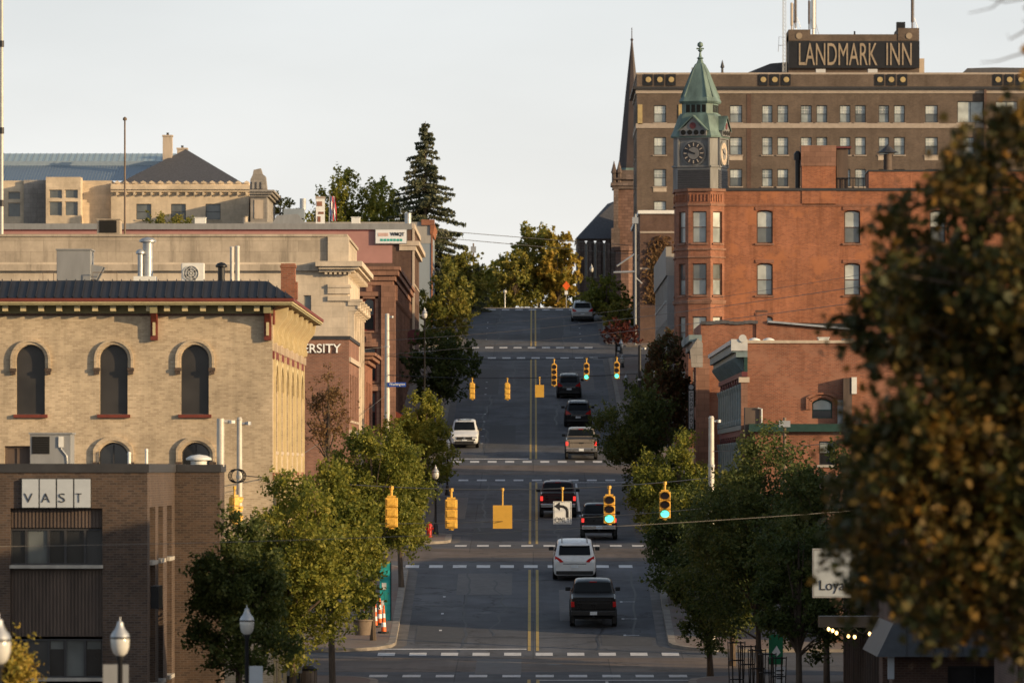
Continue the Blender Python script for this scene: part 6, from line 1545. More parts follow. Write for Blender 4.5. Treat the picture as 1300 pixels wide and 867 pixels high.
def spruce():
    d, px = 604, 540; q = np.random.default_rng(5); q2 = random.Random(5)
    X0 = XX(px, d); g0 = gz(d); H = ZZ(154, d) - g0
    root = thing('spruce_tree', 'tall dark spruce rising above the blue grey block', 'tree', (X0, d, g0))
    g = MB().tube([(0, 0, -.3), (0, 0, H * .5), (0, 0, H)], [.3, .17, .02], 8); 
    C = []; N = []
    z = 1.2
    while z < H - .1:
        f = 1 - z / H; L = .25 + 6.2 * f ** .9
        nb = 11 if f > .3 else 7
        for k in range(nb):
            a = q2.uniform(0, 6.283); l = L * q2.uniform(.45, 1.1)
            dr = -.22 - .2 * f
            q2.random() < .5 and g.tube([(0, 0, z), (l * .5 * math.cos(a), l * .5 * math.sin(a), z + dr * l * .5 * .9), (l * math.cos(a), l * math.sin(a), z + dr * l * .75)], [.05 * f + .012, .03 * f + .01, .006], 4, False)
            m = int(18 + 75 * l)
            t = q.uniform(.12, 1, m) ** .8
            r = t * l; wv = q.normal(0, .10 + .10 * l * .35, m) * (1.1 - t * .7)
            zz = z + dr * np.minimum(r, l) * (.95 - .2 * t) + q.normal(0, .05, m) - np.abs(q.normal(0, .12, m))
            C.append(np.stack([r * math.cos(a) - wv * math.sin(a), r * math.sin(a) + wv * math.cos(a), zz], 1)); N.append(q.normal(0, .7, (m, 3)) + np.array([.3 * math.cos(a), .3 * math.sin(a), .3]))
        z += .36 + .24 * f
    leaf_object('crown', np.vstack(C), np.vstack(N), .2, 'needle', root, 5)
    g.build('trunk', 'bark', root, smooth=True, local=True)
spruce()

def maple():
    """near tree at the right edge, out of focus in the photograph"""
    d = 76; q = np.random.default_rng(77); q2 = random.Random(77)
    X0 = XX(1345, d); g0 = gz(d); k = d / F
    root = thing('maple_tree', 'large dark maple with rust and yellow leaves close at right edge', 'tree', (X0, d, g0))
    spec = [(1205, 238, 42), (1165, 252, 28), (1150, 300, 34), (1142, 345, 40), (1250, 195, 36), (1310, 140, 44), (1290, 168, 36), (1305, 185, 45), (1265, 225, 40), (1225, 250, 34), (1300, 270, 70), (1235, 310, 60), (1175, 305, 26), (1165, 345, 36), (1290, 380, 110), (1205, 400, 90), (1130, 405, 44), (1105, 425, 30), (1150, 460, 52), (1250, 480, 110),
            (1190, 540, 80), (1120, 545, 55), (1085, 555, 32), (1290, 580, 110), (1130, 610, 65), (1080, 625, 36), (1200, 640, 95), (1075, 680, 34), (1120, 700, 48), (1260, 700, 100), (1160, 730, 60), (1100, 745, 34), (1210, 760, 62), (1270, 790, 60), (1300, 815, 40), (1185, 790, 34), (1360, 300, 120), (1380, 480, 130), (1370, 650, 130), (1350, 780, 80), (1420, 400, 120), (1430, 560, 120), (1340, 150, 50), (1400, 200, 80)]
    clumps = []
    for px, v, r in spec:
        for j in range(2):
            clumps.append(((px - 1345) * k + q2.uniform(-.12, .12), q2.uniform(-1.5, 1.5), (CY - v) * k - g0 + q2.uniform(-.12, .12), r * k * q2.uniform(.45, 1.0)))
    per = 11; m = 3200
    O, _ = clump_points(clumps, m, q, .9)
    D = q.normal(0, .6, (m, 3)) + np.array([-.25, 0, -.1]); D /= np.linalg.norm(D, axis=1)[:, None]
    t = q.uniform(0, 1, (m, per, 1))
    C = O[:, None, :] + D[:, None, :] * q.uniform(.15, .5, (m, 1, 1)) * t + q.normal(0, .06, (m, per, 3)) - np.array([0, 0, .1]) * t * t
    C = C.reshape(-1, 3)
    leaf_object('crown', C, q.normal(0, .6, C.shape) + np.array([0, 0, .6]), .112, 'leaf_maple', root, 78, 'maple')
    g = MB().tube([(.15, 0, -.3), (.1, 0, 1.4), (0, 0, 3.2), (.1, .1, 6), (.2, 0, 8.4)], [.3, .24, .19, .11, .03], 10)
    for c in clumps[::2]:
        z0 = max(1.8, c[2] - q2.uniform(.3, 1.6)); z0 = min(z0, 7.6)
        g.tube([(.05, 0, z0), (c[0] * .5, c[1] * .5, z0 + (c[2] - z0) * .6 + .1), (c[0], c[1], c[2])], [.055, .03, .008], 5, False)
    # bare twigs at the top corner
    for pts in (((1345, 60), (1300, 70), (1262, 82), (1240, 84)), ((1345, -30), (1305, 2), (1270, 8), (1242, 0)), ((1345, -10), (1290, -15), (1255, 15), (1225, 22)), ((1345, 30), (1300, 42), (1277, 55), (1274, 48)), ((1340, 20), (1300, 35), (1294, 30))):
        g.tube([((a - 1345) * k, -.6, (CY - v) * k - g0) for a, v in pts], [.02, .012, .008, .004][:len(pts)], 5, False)
    g.tube([(.1, .05, 5.5), (.25, -.4, 9.0), (0, -.6, (CY - 30) * k - g0), (0, -.6, (CY + 30) * k - g0)], [.1, .05, .02, .01], 6, False)
    g.build('trunk', 'bark', root, smooth=True, local=True)
    C2 = np.array([((a - 1345) * k, -.6, (CY - v) * k - g0) for a, v in ((1296, 66), (1301, 72), (1294, 96), (1299, 15), (1297, 100), (1303, 40))])
    leaf_object('twig_leaves', C2, np.tile([0, -1, .2], (len(C2), 1)), .11, 'leaf_maple', root, 80, 'maple')
maple()
def vine():
    q = np.random.default_rng(9); d = 561.9
    r = thing('climbing_vine', 'yellowing vine climbing the brown brick corner building', 'vine', (XX(838, d), d, gz(d)))
    n = 1700; px = 838 + q.normal(0, 8, n); v = 385 - np.abs(q.normal(0, 42, n)); ok = (px > 816) & (px < 856) & (v > 300)
    C = np.stack([(px - CX) * d / F - XX(838, d), -np.abs(q.normal(.08, .06, n)), (CY - v) * d / F - gz(d)], 1)[ok]
    leaf_object('foliage', C, np.tile([0, -1, .3], (len(C), 1)), .24, 'leaf_brown', r, 9)
    MB().tube([(0, -.04, 0), (.2, -.04, 5), (-.3, -.04, 9)], [.05, .04, .01], 5).build('stem', 'bark', r, local=True)
vine()

# ------------------------------------------------------------------ street furniture
def lamp_post(label, x, d, h=3.75, group='acorn street lamps', s=.82):
    z = gz(d) + .13
    r = thing('street_lamp', label, 'street lamp', (x, d, z), group)
    def L(prof, name, mat, zz, n=14): return MB().lathe([(a * s, b * s) for a, b in prof], (0, 0, zz), n).build(name, mat, r, smooth=True, local=True)
    hp = h - .85 * s
    L([(.2, 0), (.2, .12), (.15, .2), (.13, .55), (.09, .7)], 'base', 'black_metal', 0)
    MB().lathe([(.075 * s, .6), (.06 * s, hp - .1), (.1 * s, hp - .05), (.1 * s, hp)], (0, 0, 0), 12).build('post', 'black_metal', r, smooth=True, local=True)
    gl = L([(.1, 0), (.17, .06), (.215, .2), (.225, .38), (.21, .42)], 'globe', 'lamp_glass', hp, 18)
    MB().lathe([(.235 * s, 0), (.235 * s, .04 * s)], (0, 0, hp + .40 * s), 18).build('collar', 'black_metal', gl, smooth=True, local=True)
    L([(.225, 0), (.2, .08), (.12, .18), (.08, .28), (.075, .34), (.02, .38), (.01, .47)], 'hood', 'galvanised', hp + .44 * s, 18)
    return r
def lp(label, px, d, vtop):
    x = XX(px, d); z = gz(d) + .13
    return lamp_post(label, x, d, ZZ(vtop, d) - z)
lp('street lamp at left edge, half cut by the picture border', -2, 100, 782)
lp('street lamp with white globe before the office block lower windows', 152.5, 131, 786)
lp('street lamp before the dark green tree at bottom left', 313.5, 172, 770)
lp('street lamp beside the red hydrant on left corner', 553, 356, 591)
lp('street lamp rising before the blue grey corner block', 539, 452, 391)
lp('street lamp left near the road crest', 583, 572, 376)
lp('street lamp behind the dark kerb tree on left', 566, 500, 425)
lp('street lamp at left pavement below the dark tree', 568, 398, 555)
lp('topmost lamp in the right pavement row', 751, 640, 336)
lp('lamp before the church tree on right', 774, 606, 369)
lp('first lamp of the right row above the crimson tree', 780, 588, 396)
lp('second lamp of the right row beside the crimson tree', 784.5, 566, 413)
lp('third lamp of the right row below the crimson tree', 788.5, 548, 431)
lp('fourth lamp of the right row above the signals', 790, 530, 450)
lp('lowest lamp of the right row beside the rightmost far signal', 795, 500, 474)
def globe_lamp():
    d = 622; x = XX(641, d); z = gz(d) + .1
    r = thing('globe_lamp', 'small white globe lamp post on the road crest', 'street lamp', (x, d, z))
    MB().lathe([(.09, 0), (.05, .2), (.045, 1.3)], (x, d, z), 10).build('post', 'galvanised', r)
    MB().lathe([(.03, -.2), (.15, -.1), (.18, 0), (.15, .12), (.02, .2)], (x, d, z + 1.5), 12).build('globe', 'lamp_glass', r, smooth=True)
globe_lamp()

def signal(label, p, facing=True, green=True, four=False, z_h=0.0, group=None):
    """three section head hung from a span wire; p = hanger point"""
    r = thing('traffic_signal', label, 'traffic signal', p, group or 'span wire signals', 0.0 if facing else math.pi)
    n = 4 if four else 3; s = .33
    MB().tube([(0, 0, 0), (0, 0, -.3)], .035, 8).lathe([(.06, -.06), (.06, .05)], (0, 0, -.02), 8).build('hanger', 'signal_yellow', r, local=True)
    MB().box(-.12, .12, -.09, .09, -.34, -.28).build('top_bracket', 'signal_yellow', r, local=True)
    for i in range(n):
        z1 = -.34 - i * s - .002 * i; z0 = z1 - s; zc = (z0 + z1) / 2
        h = MB().box(-.175, .175, -.11, .12, z0, z1 - .012).build('housing', 'signal_yellow', r, local=True, bevel=.02)
        lit = green and i == n - 1
        MB().lathe([(.13, -.125), (.135, -.105)], (0, 0, zc), 18, axis='Y').build('lens', 'lens_green' if lit else 'lens_dark', h, local=True)
        g = MB(); k = 12
        a = [(math.cos(math.pi * (-.12 + 1.24 * j / k)) * .145, math.sin(math.pi * (-.12 + 1.24 * j / k)) * .145) for j in range(k + 1)]
        vs = []
        for (x, zz) in a: vs += [(x, -.11, zc + zz), (x, -.11 - .12 - .1 * max(0, zz / .145), zc + zz), (x * 1.06, -.11, zc + zz * 1.06), (x * 1.06, -.12 - .12 - .1 * max(0, zz / .145), zc + zz * 1.06)]
        for j in range(k): b = 4 * j; g.add([vs[b], vs[b + 1], vs[b + 5], vs[b + 4]], [(0, 1, 2, 3)]); g.add([vs[b + 2], vs[b + 3], vs[b + 7], vs[b + 6]], [(0, 1, 2, 3)])
        g.build('visor', 'signal_yellow', h, local=True)
        MB().box(-.13, .13, .12, .155, z0 + .05, z1 - .06).build('rear_door', 'signal_yellow', h, local=True, bevel=.015)
    MB().lathe([(.08, -.06), (.05, 0)], (0, 0, -.34 - n * s), 8).build('bottom_cap', 'signal_yellow', r, local=True)
    return r
def catenary(a, b, sag, n=24):
    a, b = Vector(a), Vector(b)
    return [a.lerp(b, i / n) - Vector((0, 0, sag * 4 * (i / n) * (1 - i / n))) for i in range(n + 1)]
def wire(label, a, b, sag, r=.016, n=24, name='overhead_wire', mat='cable'):
    return tag(MB().tube(catenary(a, b, sag, n), r, 6).build(name, mat, None, smooth=True), label, 'wire', 'overhead wires')
def on_line(A, B, sag, px):
    """point of the sagging wire seen at column px"""
    best = min((i / 2000 for i in range(2001)), key=lambda t: abs(CX + F * (A[0] + (B[0] - A[0]) * t) / (A[1] + (B[1] - A[1]) * t) - px))
    p = Vector(A).lerp(Vector(B), best); p.z -= sag * 4 * best * (1 - best); return p
def sigpole(label, x, d, ztop, r=.16, mat='pole_pale', base=True):
    z = gz(d) + .13
    t = thing('signal_pole', label, 'pole', (x, d, z), 'signal poles')
    MB().lathe([(r * 1.1, 0), (r, 1), (r * .72, ztop - z)], (x, d, z), 14).build('shaft', mat, t, smooth=True)
    MB().box(x - .3, x + .3, d - .3, d + .3, z - .02, z + .06).lathe([(r * 1.8, .06), (r * 1.5, .3), (r * 1.1, .45)], (x, d, z), 12).build('base_plate', mat, t)
    MB().lathe([(r * .85, 0), (r * .5, .1)], (x, d, ztop), 12).build('cap', mat, t)
    MB().tube([(x, d, ztop - .15), (x + .28, d, ztop - .12)], .05, 8).lathe([(.1, 0), (.1, .12)], (x + .32, d, ztop - .18), 8).build('clamp', 'galvanised', t)
    MB().lathe([(r * .95, 0), (r * .95, .12)], (x, d, ztop - 2.1), 12).build('span_clamp', 'galvanised', t)
    return t
LP = (XX(304, 243), 243.0); RP = (XX(903, 292), 292.0)
sigpole('tall pale signal pole standing before the cream brick wall', LP[0], 243, ZZ(533, 243), .13)
sigpole('tall pale signal pole with base plate at right kerb', RP[0], 292, ZZ(531, 292), .16)
A1 = Vector((LP[0], 243, ZZ(603, 243))); B1 = Vector((RP[0], 292, ZZ(606, 292)))
wire('span wire carrying the nearest row of signals', A1, B1, .52, .02, mat='black_metal')
wire('lower tether wire below the nearest row of signals', A1 - Vector((0, 0, 1.7)), B1 - Vector((0, 0, 1.3)), .28, .013, mat='black_metal')
for px, face, lab in ((497, False, 'left yellow signal of nearest row, seen from behind'), (573, False, 'second yellow signal of nearest row, seen from behind'), (773.5, True, 'green lit signal right of the turn arrow sign'), (844, True, 'rightmost green lit signal of nearest row')):
    p = on_line(A1, B1, .52, px); signal(lab, p, face).scale = (1.36, 1.3, 1.14)
t = signal('sunlit yellow signal hung beside the left signal pole', (XX(299, 243.5), 242.6, ZZ(618, 243)), False, False); t.rotation_euler.z = 2.2
def hung_sign(label, px, A, B, sag, w, h, back, drop):
    p = on_line(A, B, sag, px)
    r = thing('hanging_road_sign', label, 'road sign', p)
    MB().tube([p, p - Vector((0, 0, drop))], .03, 8).lathe([(.06, -.05), (.06, .06)], p, 8).build('hanger', 'signal_yellow', r)
    z1 = p.z - drop
    b = MB().box(p.x - w / 2, p.x + w / 2, p.y - .02, p.y + .02, z1 - h, z1).build('plate', 'sign_yellow' if back else 'sign_white', r)
    if not back:
        M = S(p.y - .02)
        g = MB(); m = .03
        for (a, b2, c, d2) in ((-w / 2 + m, w / 2 - m, z1 - m - .012, z1 - m), (-w / 2 + m, w / 2 - m, z1 - h + m, z1 - h + m + .012), (-w / 2 + m, -w / 2 + m + .012, z1 - h + m, z1 - m), (w / 2 - m - .012, w / 2 - m, z1 - h + m, z1 - m)): g.mbox(M, p.x + a, p.x + b2, c, d2, -.006, 0)
        g.build('border', 'ink', b)
        # left turn arrow: stem bending over to a head pointing left
        cx, zz = p.x, z1 - h * .38
        pts = [(.2, -.30)] + [(.2 - .26 * (1 - math.cos(t * math.pi / 12)) , -.05 + .2 * math.sin(t * math.pi / 12)) for t in range(0, 7)] + [(-.12, .15)]
        g = MB(); wd = .055
        for (a0, b0), (a1, b1) in zip(pts, pts[1:]):
            dx, dz = a1 - a0, b1 - b0; l = math.hypot(dx, dz) or 1; nx, nz = -dz / l * wd, dx / l * wd
            g.mprism(M, [(cx + a0 + nx, zz + b0 + nz), (cx + a0 - nx, zz + b0 - nz), (cx + a1 - nx * 1.02, zz + b1 - nz * 1.02), (cx + a1 + nx * 1.02, zz + b1 + nz * 1.02)], -.008 , 0)
        g.mprism(M, [(cx - .1, zz + .33), (cx - .1, zz - .02), (cx - .33, zz + .155)], -.0085, 0)
        g.build('turn_arrow', 'ink', b)
        lettering('ONLY', M, p.x - w * .40, p.x + w * .40, z1 - h + .07, z1 - h + .28, -.01, 0, 'ink', b, -.012)
hung_sign('plain yellow back of a hanging road sign', 638, A1, B1, .52, .76, .92, True, .62)
hung_sign('white hanging sign with black left arrow and the word ONLY', 714, A1, B1, .52, .74, .92, False, .52)
t = thing('cable_coil', 'loop of black cable hung at the left signal pole', 'cable', (XX(300, 242.5), 242.5, ZZ(604, 243)))
for k in range(3): MB().tube([(XX(303 - 2 * k, 242.5) + .26 * math.cos(q * .42), 242.5 + .02 * k, ZZ(604, 243) + .24 * math.sin(q * .42)) for q in range(16)], .02, 5).build('loop', 'black_metal', t)
# far signals over the third crossing
sp1 = sigpole('pale signal pole carrying the blue street sign', XX(491.5, 438.5), 438.5, ZZ(400, 438.5), .19)
d = 438.3
bs = thing('street_name_sign', 'blue street name sign on the far left signal pole', 'street sign', (XX(503, d), d, ZZ(488, d)))
MB().box(XX(492, d), XX(515.5, d), d - .03, d, ZZ(491, d), ZZ(485.3, d)).build('plate', 'blue_sign', bs)
lettering('Washington', S(d - .03), XX(494, d), XX(514, d), ZZ(490.2, d), ZZ(486, d), -.02, 0, 'letter_white', bs)
A2 = Vector((XX(491, 438.5), 438.5, ZZ(452, 438.5))); B2 = Vector((XX(812, 421), 421, ZZ(452, 421)))
A3 = Vector((XX(491, 438.5), 438.5, ZZ(476, 438.5))); B3 = Vector((XX(812, 421), 421, ZZ(474, 421)))
wire('upper span wire over the third crossing', A2, B2, .22, .024, mat='black_metal'); wire('lower span wire over the third crossing', A3, B3, .25, .024, mat='black_metal')
sigpole('dark signal pole at right of the third crossing', XX(812, 421), 421, ZZ(440, 421), .13, 'black_metal')
for px, f4, gr, lab in ((703.5, True, False, 'far four lens signal above the centre line'), (744.5, False, True, 'far green lit signal right of centre'), (783, False, True, 'far rightmost green lit signal beside the lamps')):
    signal(lab, on_line(A2, B2, .22, px), True, gr, f4, group='far span wire signals')
for px, lab in ((599.5, 'far yellow signal seen from behind, left one'), (644, 'far yellow signal seen from behind, beside the yellow line')):
    signal(lab, on_line(A3, B3, .25, px), False, True, group='far span wire signals')
hung_sign('small yellow back of a far hanging road sign', 685, A3, B3, .25, .56, .78, True, .45)
# general overhead wires
PT = lambda v: P(491.5, v, 438.5)          # far left signal pole
wire('wire crossing the arched windows of the cream block', P(-60, 474, 236), PT(440), .25, .014)
wire('upper pale wire slanting across the bank front', PT(432), P(1180, 350, 250), .35, .013)
wire('lower pale wire slanting across the bank front', PT(450), P(1180, 372, 250), .2, .013)
wire('thin wire slanting before the bank lower windows', PT(420), P(1200, 330, 300), .5, .01)
wire('low pale wire from the office wall to the shaded trees', P(-50, 694, 180), P(1160, 642, 215), .25, .008)
wire('wire from the pale right pole into the shaded trees', P(905, 573, 291), P(1180, 545, 262), .15, .016)
wire('wire over the green tree towards the left signals', P(305, 622, 243), PT(500), .25, .013)
wire('high thin wire against the sky left of the church', P(500, 288, 600), P(900, 318, 600), .1, .03)
wire('second thin wire against the sky left of the church', P(500, 296, 600), P(900, 330, 600), .1, .03)
def upole(label, px, d, vtop, r=.14, arms=()):
    x = XX(px, d); z = gz(d)
    t = thing('utility_pole', label, 'utility pole', (x, d, z), 'utility poles')
    MB().tube([(x, d, z - .2), (x, d, ZZ(vtop, d))], [r, r * .7], 10).build('shaft', 'wood_pole' if not arms else 'unit_grey', t, smooth=True)
    for (v, px2, v2, rr) in arms: MB().tube([(x, d, ZZ(v, d)), (XX(px2, d), d, ZZ(v2, d))], rr, 8).build('arm', 'galvanised', t)
    MB().box(x - .25, x + .25, d - .2, d + .1, ZZ(vtop + 12, d), ZZ(vtop + 4, d)).build('pole_box', 'galvanised', t)
upole('utility pole before the brown corner building with long mast arms', 806.5, 560, 272, .12, ((322, 783, 338, .07), (345, 779, 346, .09), (352, 815, 360, .06), (430, 795, 428, .05)))
upole('short wooden pole against the sky left of the trees', 601, 640, 309, .1)
upole('thin pole among the dark trees at right', 996, 300, 530, .1)

def hydrant():
    d = 352.5; x = XX(545, d); z = gz(d) + .135
    r = thing('fire_hydrant', 'red fire hydrant at the left corner by the lamp post', 'hydrant', (x, d, z))
    MB().lathe([(.2, 0), (.2, .06), (.13, .08), (.13, .55), (.17, .57), (.17, .62), (.13, .66), (.1, .76), (.04, .8)], (x, d, z), 14).build('barrel', 'hydrant_red', r, smooth=True)
    for s in (-1, 1): MB().lathe([(.07, 0), (.07, .1)], (x + (.12 if s > 0 else -.22), d, z + .45), 10, axis='X').build('side_outlet', 'hydrant_red', r)
    MB().lathe([(.09, -.2), (.09, -.1)], (x, d, z + .4), 10, axis='Y').build('pumper_outlet', 'hydrant_red', r)
hydrant()
for i, (px, d, h, lab) in enumerate(((464, 301, 1.15, 'leftmost orange white striped channelizer on the pavement'), (476, 302.5, 1.15, 'second striped channelizer from left'), (487, 300, 1.15, 'striped channelizer nearest the kerb'), (482, 303.5, 1.1, 'striped channelizer behind the others'))):
    x = XX(px, d); z = gz(d) + .135
    t = thing('traffic_channelizer', lab, 'traffic cone', (x, d, z), 'striped channelizers on left pavement')
    MB().lathe([(.27, 0), (.27, .07)], (x, d, z), 8, math.pi / 8).build('rubber_base', 'rubber', t)
    for k in range(5): MB().lathe([(.12 - .014 * k, .07 + k * .2), (.106 - .014 * k, .265 + k * .2)], (x, d, z), 12).build('stripe', 'cone_orange' if k % 2 == 0 else 'letter_white', t, smooth=True)
    MB().lathe([(.03, h - .08), (.05, h), (.03, h + .08)], (x, d, z), 8).build('handle', 'cone_orange', t)
def kiosk():
    d = 305; x0, x1 = XX(482, d), XX(496, d); z = gz(d) + .135
    r = thing('utility_cabinet', 'teal painted utility cabinet on the left pavement', 'cabinet', ((x0 + x1) / 2, d, z))
    MB().box(x0, x1, d, d + .5, z, ZZ(714, d)).build('body', 'teal_paint', r, bevel=.02)
    MB().box(x0 - .03, x1 + .03, d - .03, d + .53, ZZ(714, d), ZZ(712, d)).build('lid', 'dark_cap', r)
    MB().box(x1 - .005, x1 + .025, d - .02, d + .52, z, ZZ(714.5, d)).build('edge_frame', 'black_metal', r)
    for k, (a, b, c, e) in enumerate(((.08, .2, .3, .9), (.22, .38, .7, 1.3), (.1, .3, 1.4, 1.7))): MB().box(x0 + a, x0 + b, d - .012, d, z + c, z + e).build('painted_patch', ['white_paint', 'ink_teal', 'unit_white'][k], r)
    d = 300; x0, x1 = XX(452, d), XX(474, d); z = gz(d) + .135
    p = thing('planter_tub', 'brown planter tub beside the striped channelizers', 'planter', ((x0 + x1) / 2, d - 4, z))
    MB().lathe([(.34, 0), (.42, .6), (.46, .62), (.46, .68), (.38, .68)], ((x0 + x1) / 2, d - 4, z), 14).build('tub', 'planter', p, smooth=True)
    q = np.random.default_rng(4); C = q.normal(0, .2, (260, 3)) + np.array([0, 0, .85]); leaf_object('plant', C, q.normal(0, 1, (260, 3)), .13, 'leaf_dark', p, 4)
kiosk()
def bins():
    for i, (px, d, lab, m, h) in enumerate(((392, 262, 'brown litter bin below the large left tree', 'planter', 1.1), (368, 258, 'dark litter bin left of the brown one', 'black_metal', 1.15))):
        x = XX(px, d); z = gz(d) + .135
        t = thing('litter_bin', lab, 'bin', (x, d, z), 'litter bins')
        MB().lathe([(.26, 0), (.3, .1), (.3, h - .2), (.26, h - .15)], (x, d, z), 14).build('drum', m, t, smooth=True)
        MB().lathe([(.32, h - .18), (.32, h - .1), (.2, h), (.19, h)], (x, d, z), 14).build('lid', 'black_metal', t, smooth=True)
        for k in range(10): q = k * .628; MB().tube([(x + .31 * math.cos(q), d + .31 * math.sin(q), z + .08), (x + .31 * math.cos(q), d + .31 * math.sin(q), z + h - .2)], .015, 5).build('slat', m, t)
    for (px, d, v0, v1, w, m, lab) in ((147, 133, 900, 843, .5, 'unit_grey', 'plain pale sign panel behind the second near lamp'), (272, 250, 868, 836, .3, 'sign_yellow', 'small yellow notice below the left tree'), (325, 176, 900, 845, .35, 'sign_grey', 'pale grey notice board beside the third near lamp')):
        x = XX(px, d); z = gz(d) + .1
        t = thing('notice_board', lab, 'sign', (x, d, z))
        MB().tube([(x, d + .05, z), (x, d + .05, ZZ(v1, d))], .03, 6).build('post', 'galvanised', t)
        MB().box(x - w / 2, x + w / 2, d - .02, d + .02, ZZ(v0, d), ZZ(v1, d)).build('panel', m, t)
    d = 262
    t = thing('green_route_sign', 'green route sign above a white plate at right kerb', 'sign', (XX(983, d), d, gz(d) + .13))
    MB().tube([(XX(985, d), d + .05, gz(d)), (XX(985, d), d + .05, ZZ(800, d))], .035, 6).build('post', 'galvanised', t)
    MB().box(XX(976, d), XX(994, d), d - .02, d + .02, ZZ(843, d), ZZ(805, d)).build('green_plate', 'green_sign', t)
    lettering('2', S(d - .02), XX(981, d), XX(989, d), ZZ(838, d), ZZ(820, d), -.015, 0, 'letter_white', t, name='numeral') if False else None
    MB().mprism(S(d - .02), [(XX(980, d), ZZ(828, d)), (XX(986, d), ZZ(819, d)), (XX(991, d), ZZ(828, d)), (XX(986, d), ZZ(833, d))], -.01, 0).build('route_mark', 'letter_white', t)
    MB().box(XX(983, d), XX(998, d), d - .025, d + .015, ZZ(868, d), ZZ(846, d)).build('white_plate', 'sign_white', t)
    for k, v in enumerate((850, 855, 860)): MB().box(XX(985.5, d), XX(995.5 - k, d), d - .035, d - .025, ZZ(v + 1.6, d), ZZ(v, d)).build('text_mark', 'ink', t)
    # dark iron railings and guards by the right kerb
    for i in range(5):
        px = 935 + i * 13; d = 268 - i * 3; x = XX(px, d); z = gz(d) + .13
        t = thing('tree_guard', ['left end black iron tree guard at right kerb', 'second black iron tree guard from the left at right kerb', 'middle black iron tree guard left of the green sign', 'black iron tree guard before the green sign', 'right end black iron tree guard at right kerb'][i], 'tree guard', (x, d, z), 'iron guards by right kerb')
        for k in range(6): q = k * 1.047; MB().tube([(x + .28 * math.cos(q), d + .28 * math.sin(q), z), (x + .34 * math.cos(q), d + .34 * math.sin(q), z + 1.75)], .022, 5).build('bar', 'black_metal', t)
        for h in (.25, 1.0, 1.7): MB().tube([(x + (.28 + h * .034) * math.cos(q * .524), d + (.28 + h * .034) * math.sin(q * .524), z + h) for q in range(13)], .02, 5).build('hoop', 'black_metal', t)
    for i in range(3):
        px = 356 + i * 12; d = 253 + i * 2; x = XX(px, d); z = gz(d) + .13
        t = thing('parking_meter', ['left dark meter post below the left tree cluster', 'middle dark meter post below the left tree cluster', 'right dark meter post below the left tree cluster'][i], 'parking meter', (x, d, z), 'meter posts on left pavement')
        MB().tube([(x, d, z), (x, d, z + 1.1)], .035, 8).build('post', 'black_metal', t)
        MB().box(x - .1, x + .1, d - .08, d + .08, z + 1.08, z + 1.38).lathe([(.1, 0), (.02, .08)], (x, d, z + 1.38), 8).build('head', 'unit_grey', t)
    d = 585
    t = thing('kerb_box', 'small orange white box on the left pavement near the crest', 'box', (XX(591, d), d, gz(d) + .13))
    MB().box(XX(588, d), XX(594, d), d, d + .3, gz(d) + .13, ZZ(416.5, d)).build('body', 'white_paint', t, bevel=.03)
    MB().box(XX(589, d), XX(593, d), d - .01, d, gz(d) + .3, ZZ(418, d)).build('panel', 'cone_orange', t)
    d = 628
    t = thing('warning_sign', 'orange diamond warning sign beyond the crest', 'sign', (XX(719, d), d, gz(d)))
    MB().tube([(XX(719, d), d, gz(d)), (XX(719, d), d, ZZ(358, d))], .04, 6).build('post', 'galvanised', t)
    MB().mprism(S(d - .06), [(XX(719, d), ZZ(369, d)), (XX(724, d), ZZ(363, d)), (XX(719, d), ZZ(357, d)), (XX(714, d), ZZ(363, d))], -.02, .02).build('diamond', 'cone_orange', t)
    MB().box(XX(717, d), XX(721, d), d - .08, d - .04, ZZ(374, d), ZZ(369.5, d)).build('plate', 'sign_white', t)
    d = 540
    t = thing('walk_sign', 'dark pedestrian signal box among the right lamps', 'signal', (XX(786, d), d, gz(d) + .13))
    MB().tube([(XX(782, d), d, gz(d)), (XX(782, d), d, ZZ(435, d))], .06, 8).build('post', 'black_metal', t)
    MB().box(XX(783, d), XX(788, d), d - .1, d + .1, ZZ(447, d), ZZ(437, d)).build('case', 'black_metal', t)
    MB().box(XX(784, d), XX(787, d), d - .12, d - .1, ZZ(445, d), ZZ(440, d)).build('display', 'sign_grey', t)
    d = 420
    t = thing('round_cornered_panel', 'framed pale panel standing beside the reddish tree', 'sign', (XX(836, d), d, gz(d)))
    MB().tube([(XX(830.5, d), d, gz(d)), (XX(830.5, d), d, ZZ(443, d)), (XX(832.5, d), d, ZZ(440.5, d)), (XX(843, d), d, ZZ(440.5, d))], .04, 8).build('frame', 'galvanised', t)
    MB().box(XX(832, d), XX(842, d), d - .04, d + .04, ZZ(450, d), ZZ(444, d)).build('panel', 'sign_grey', t)
bins()
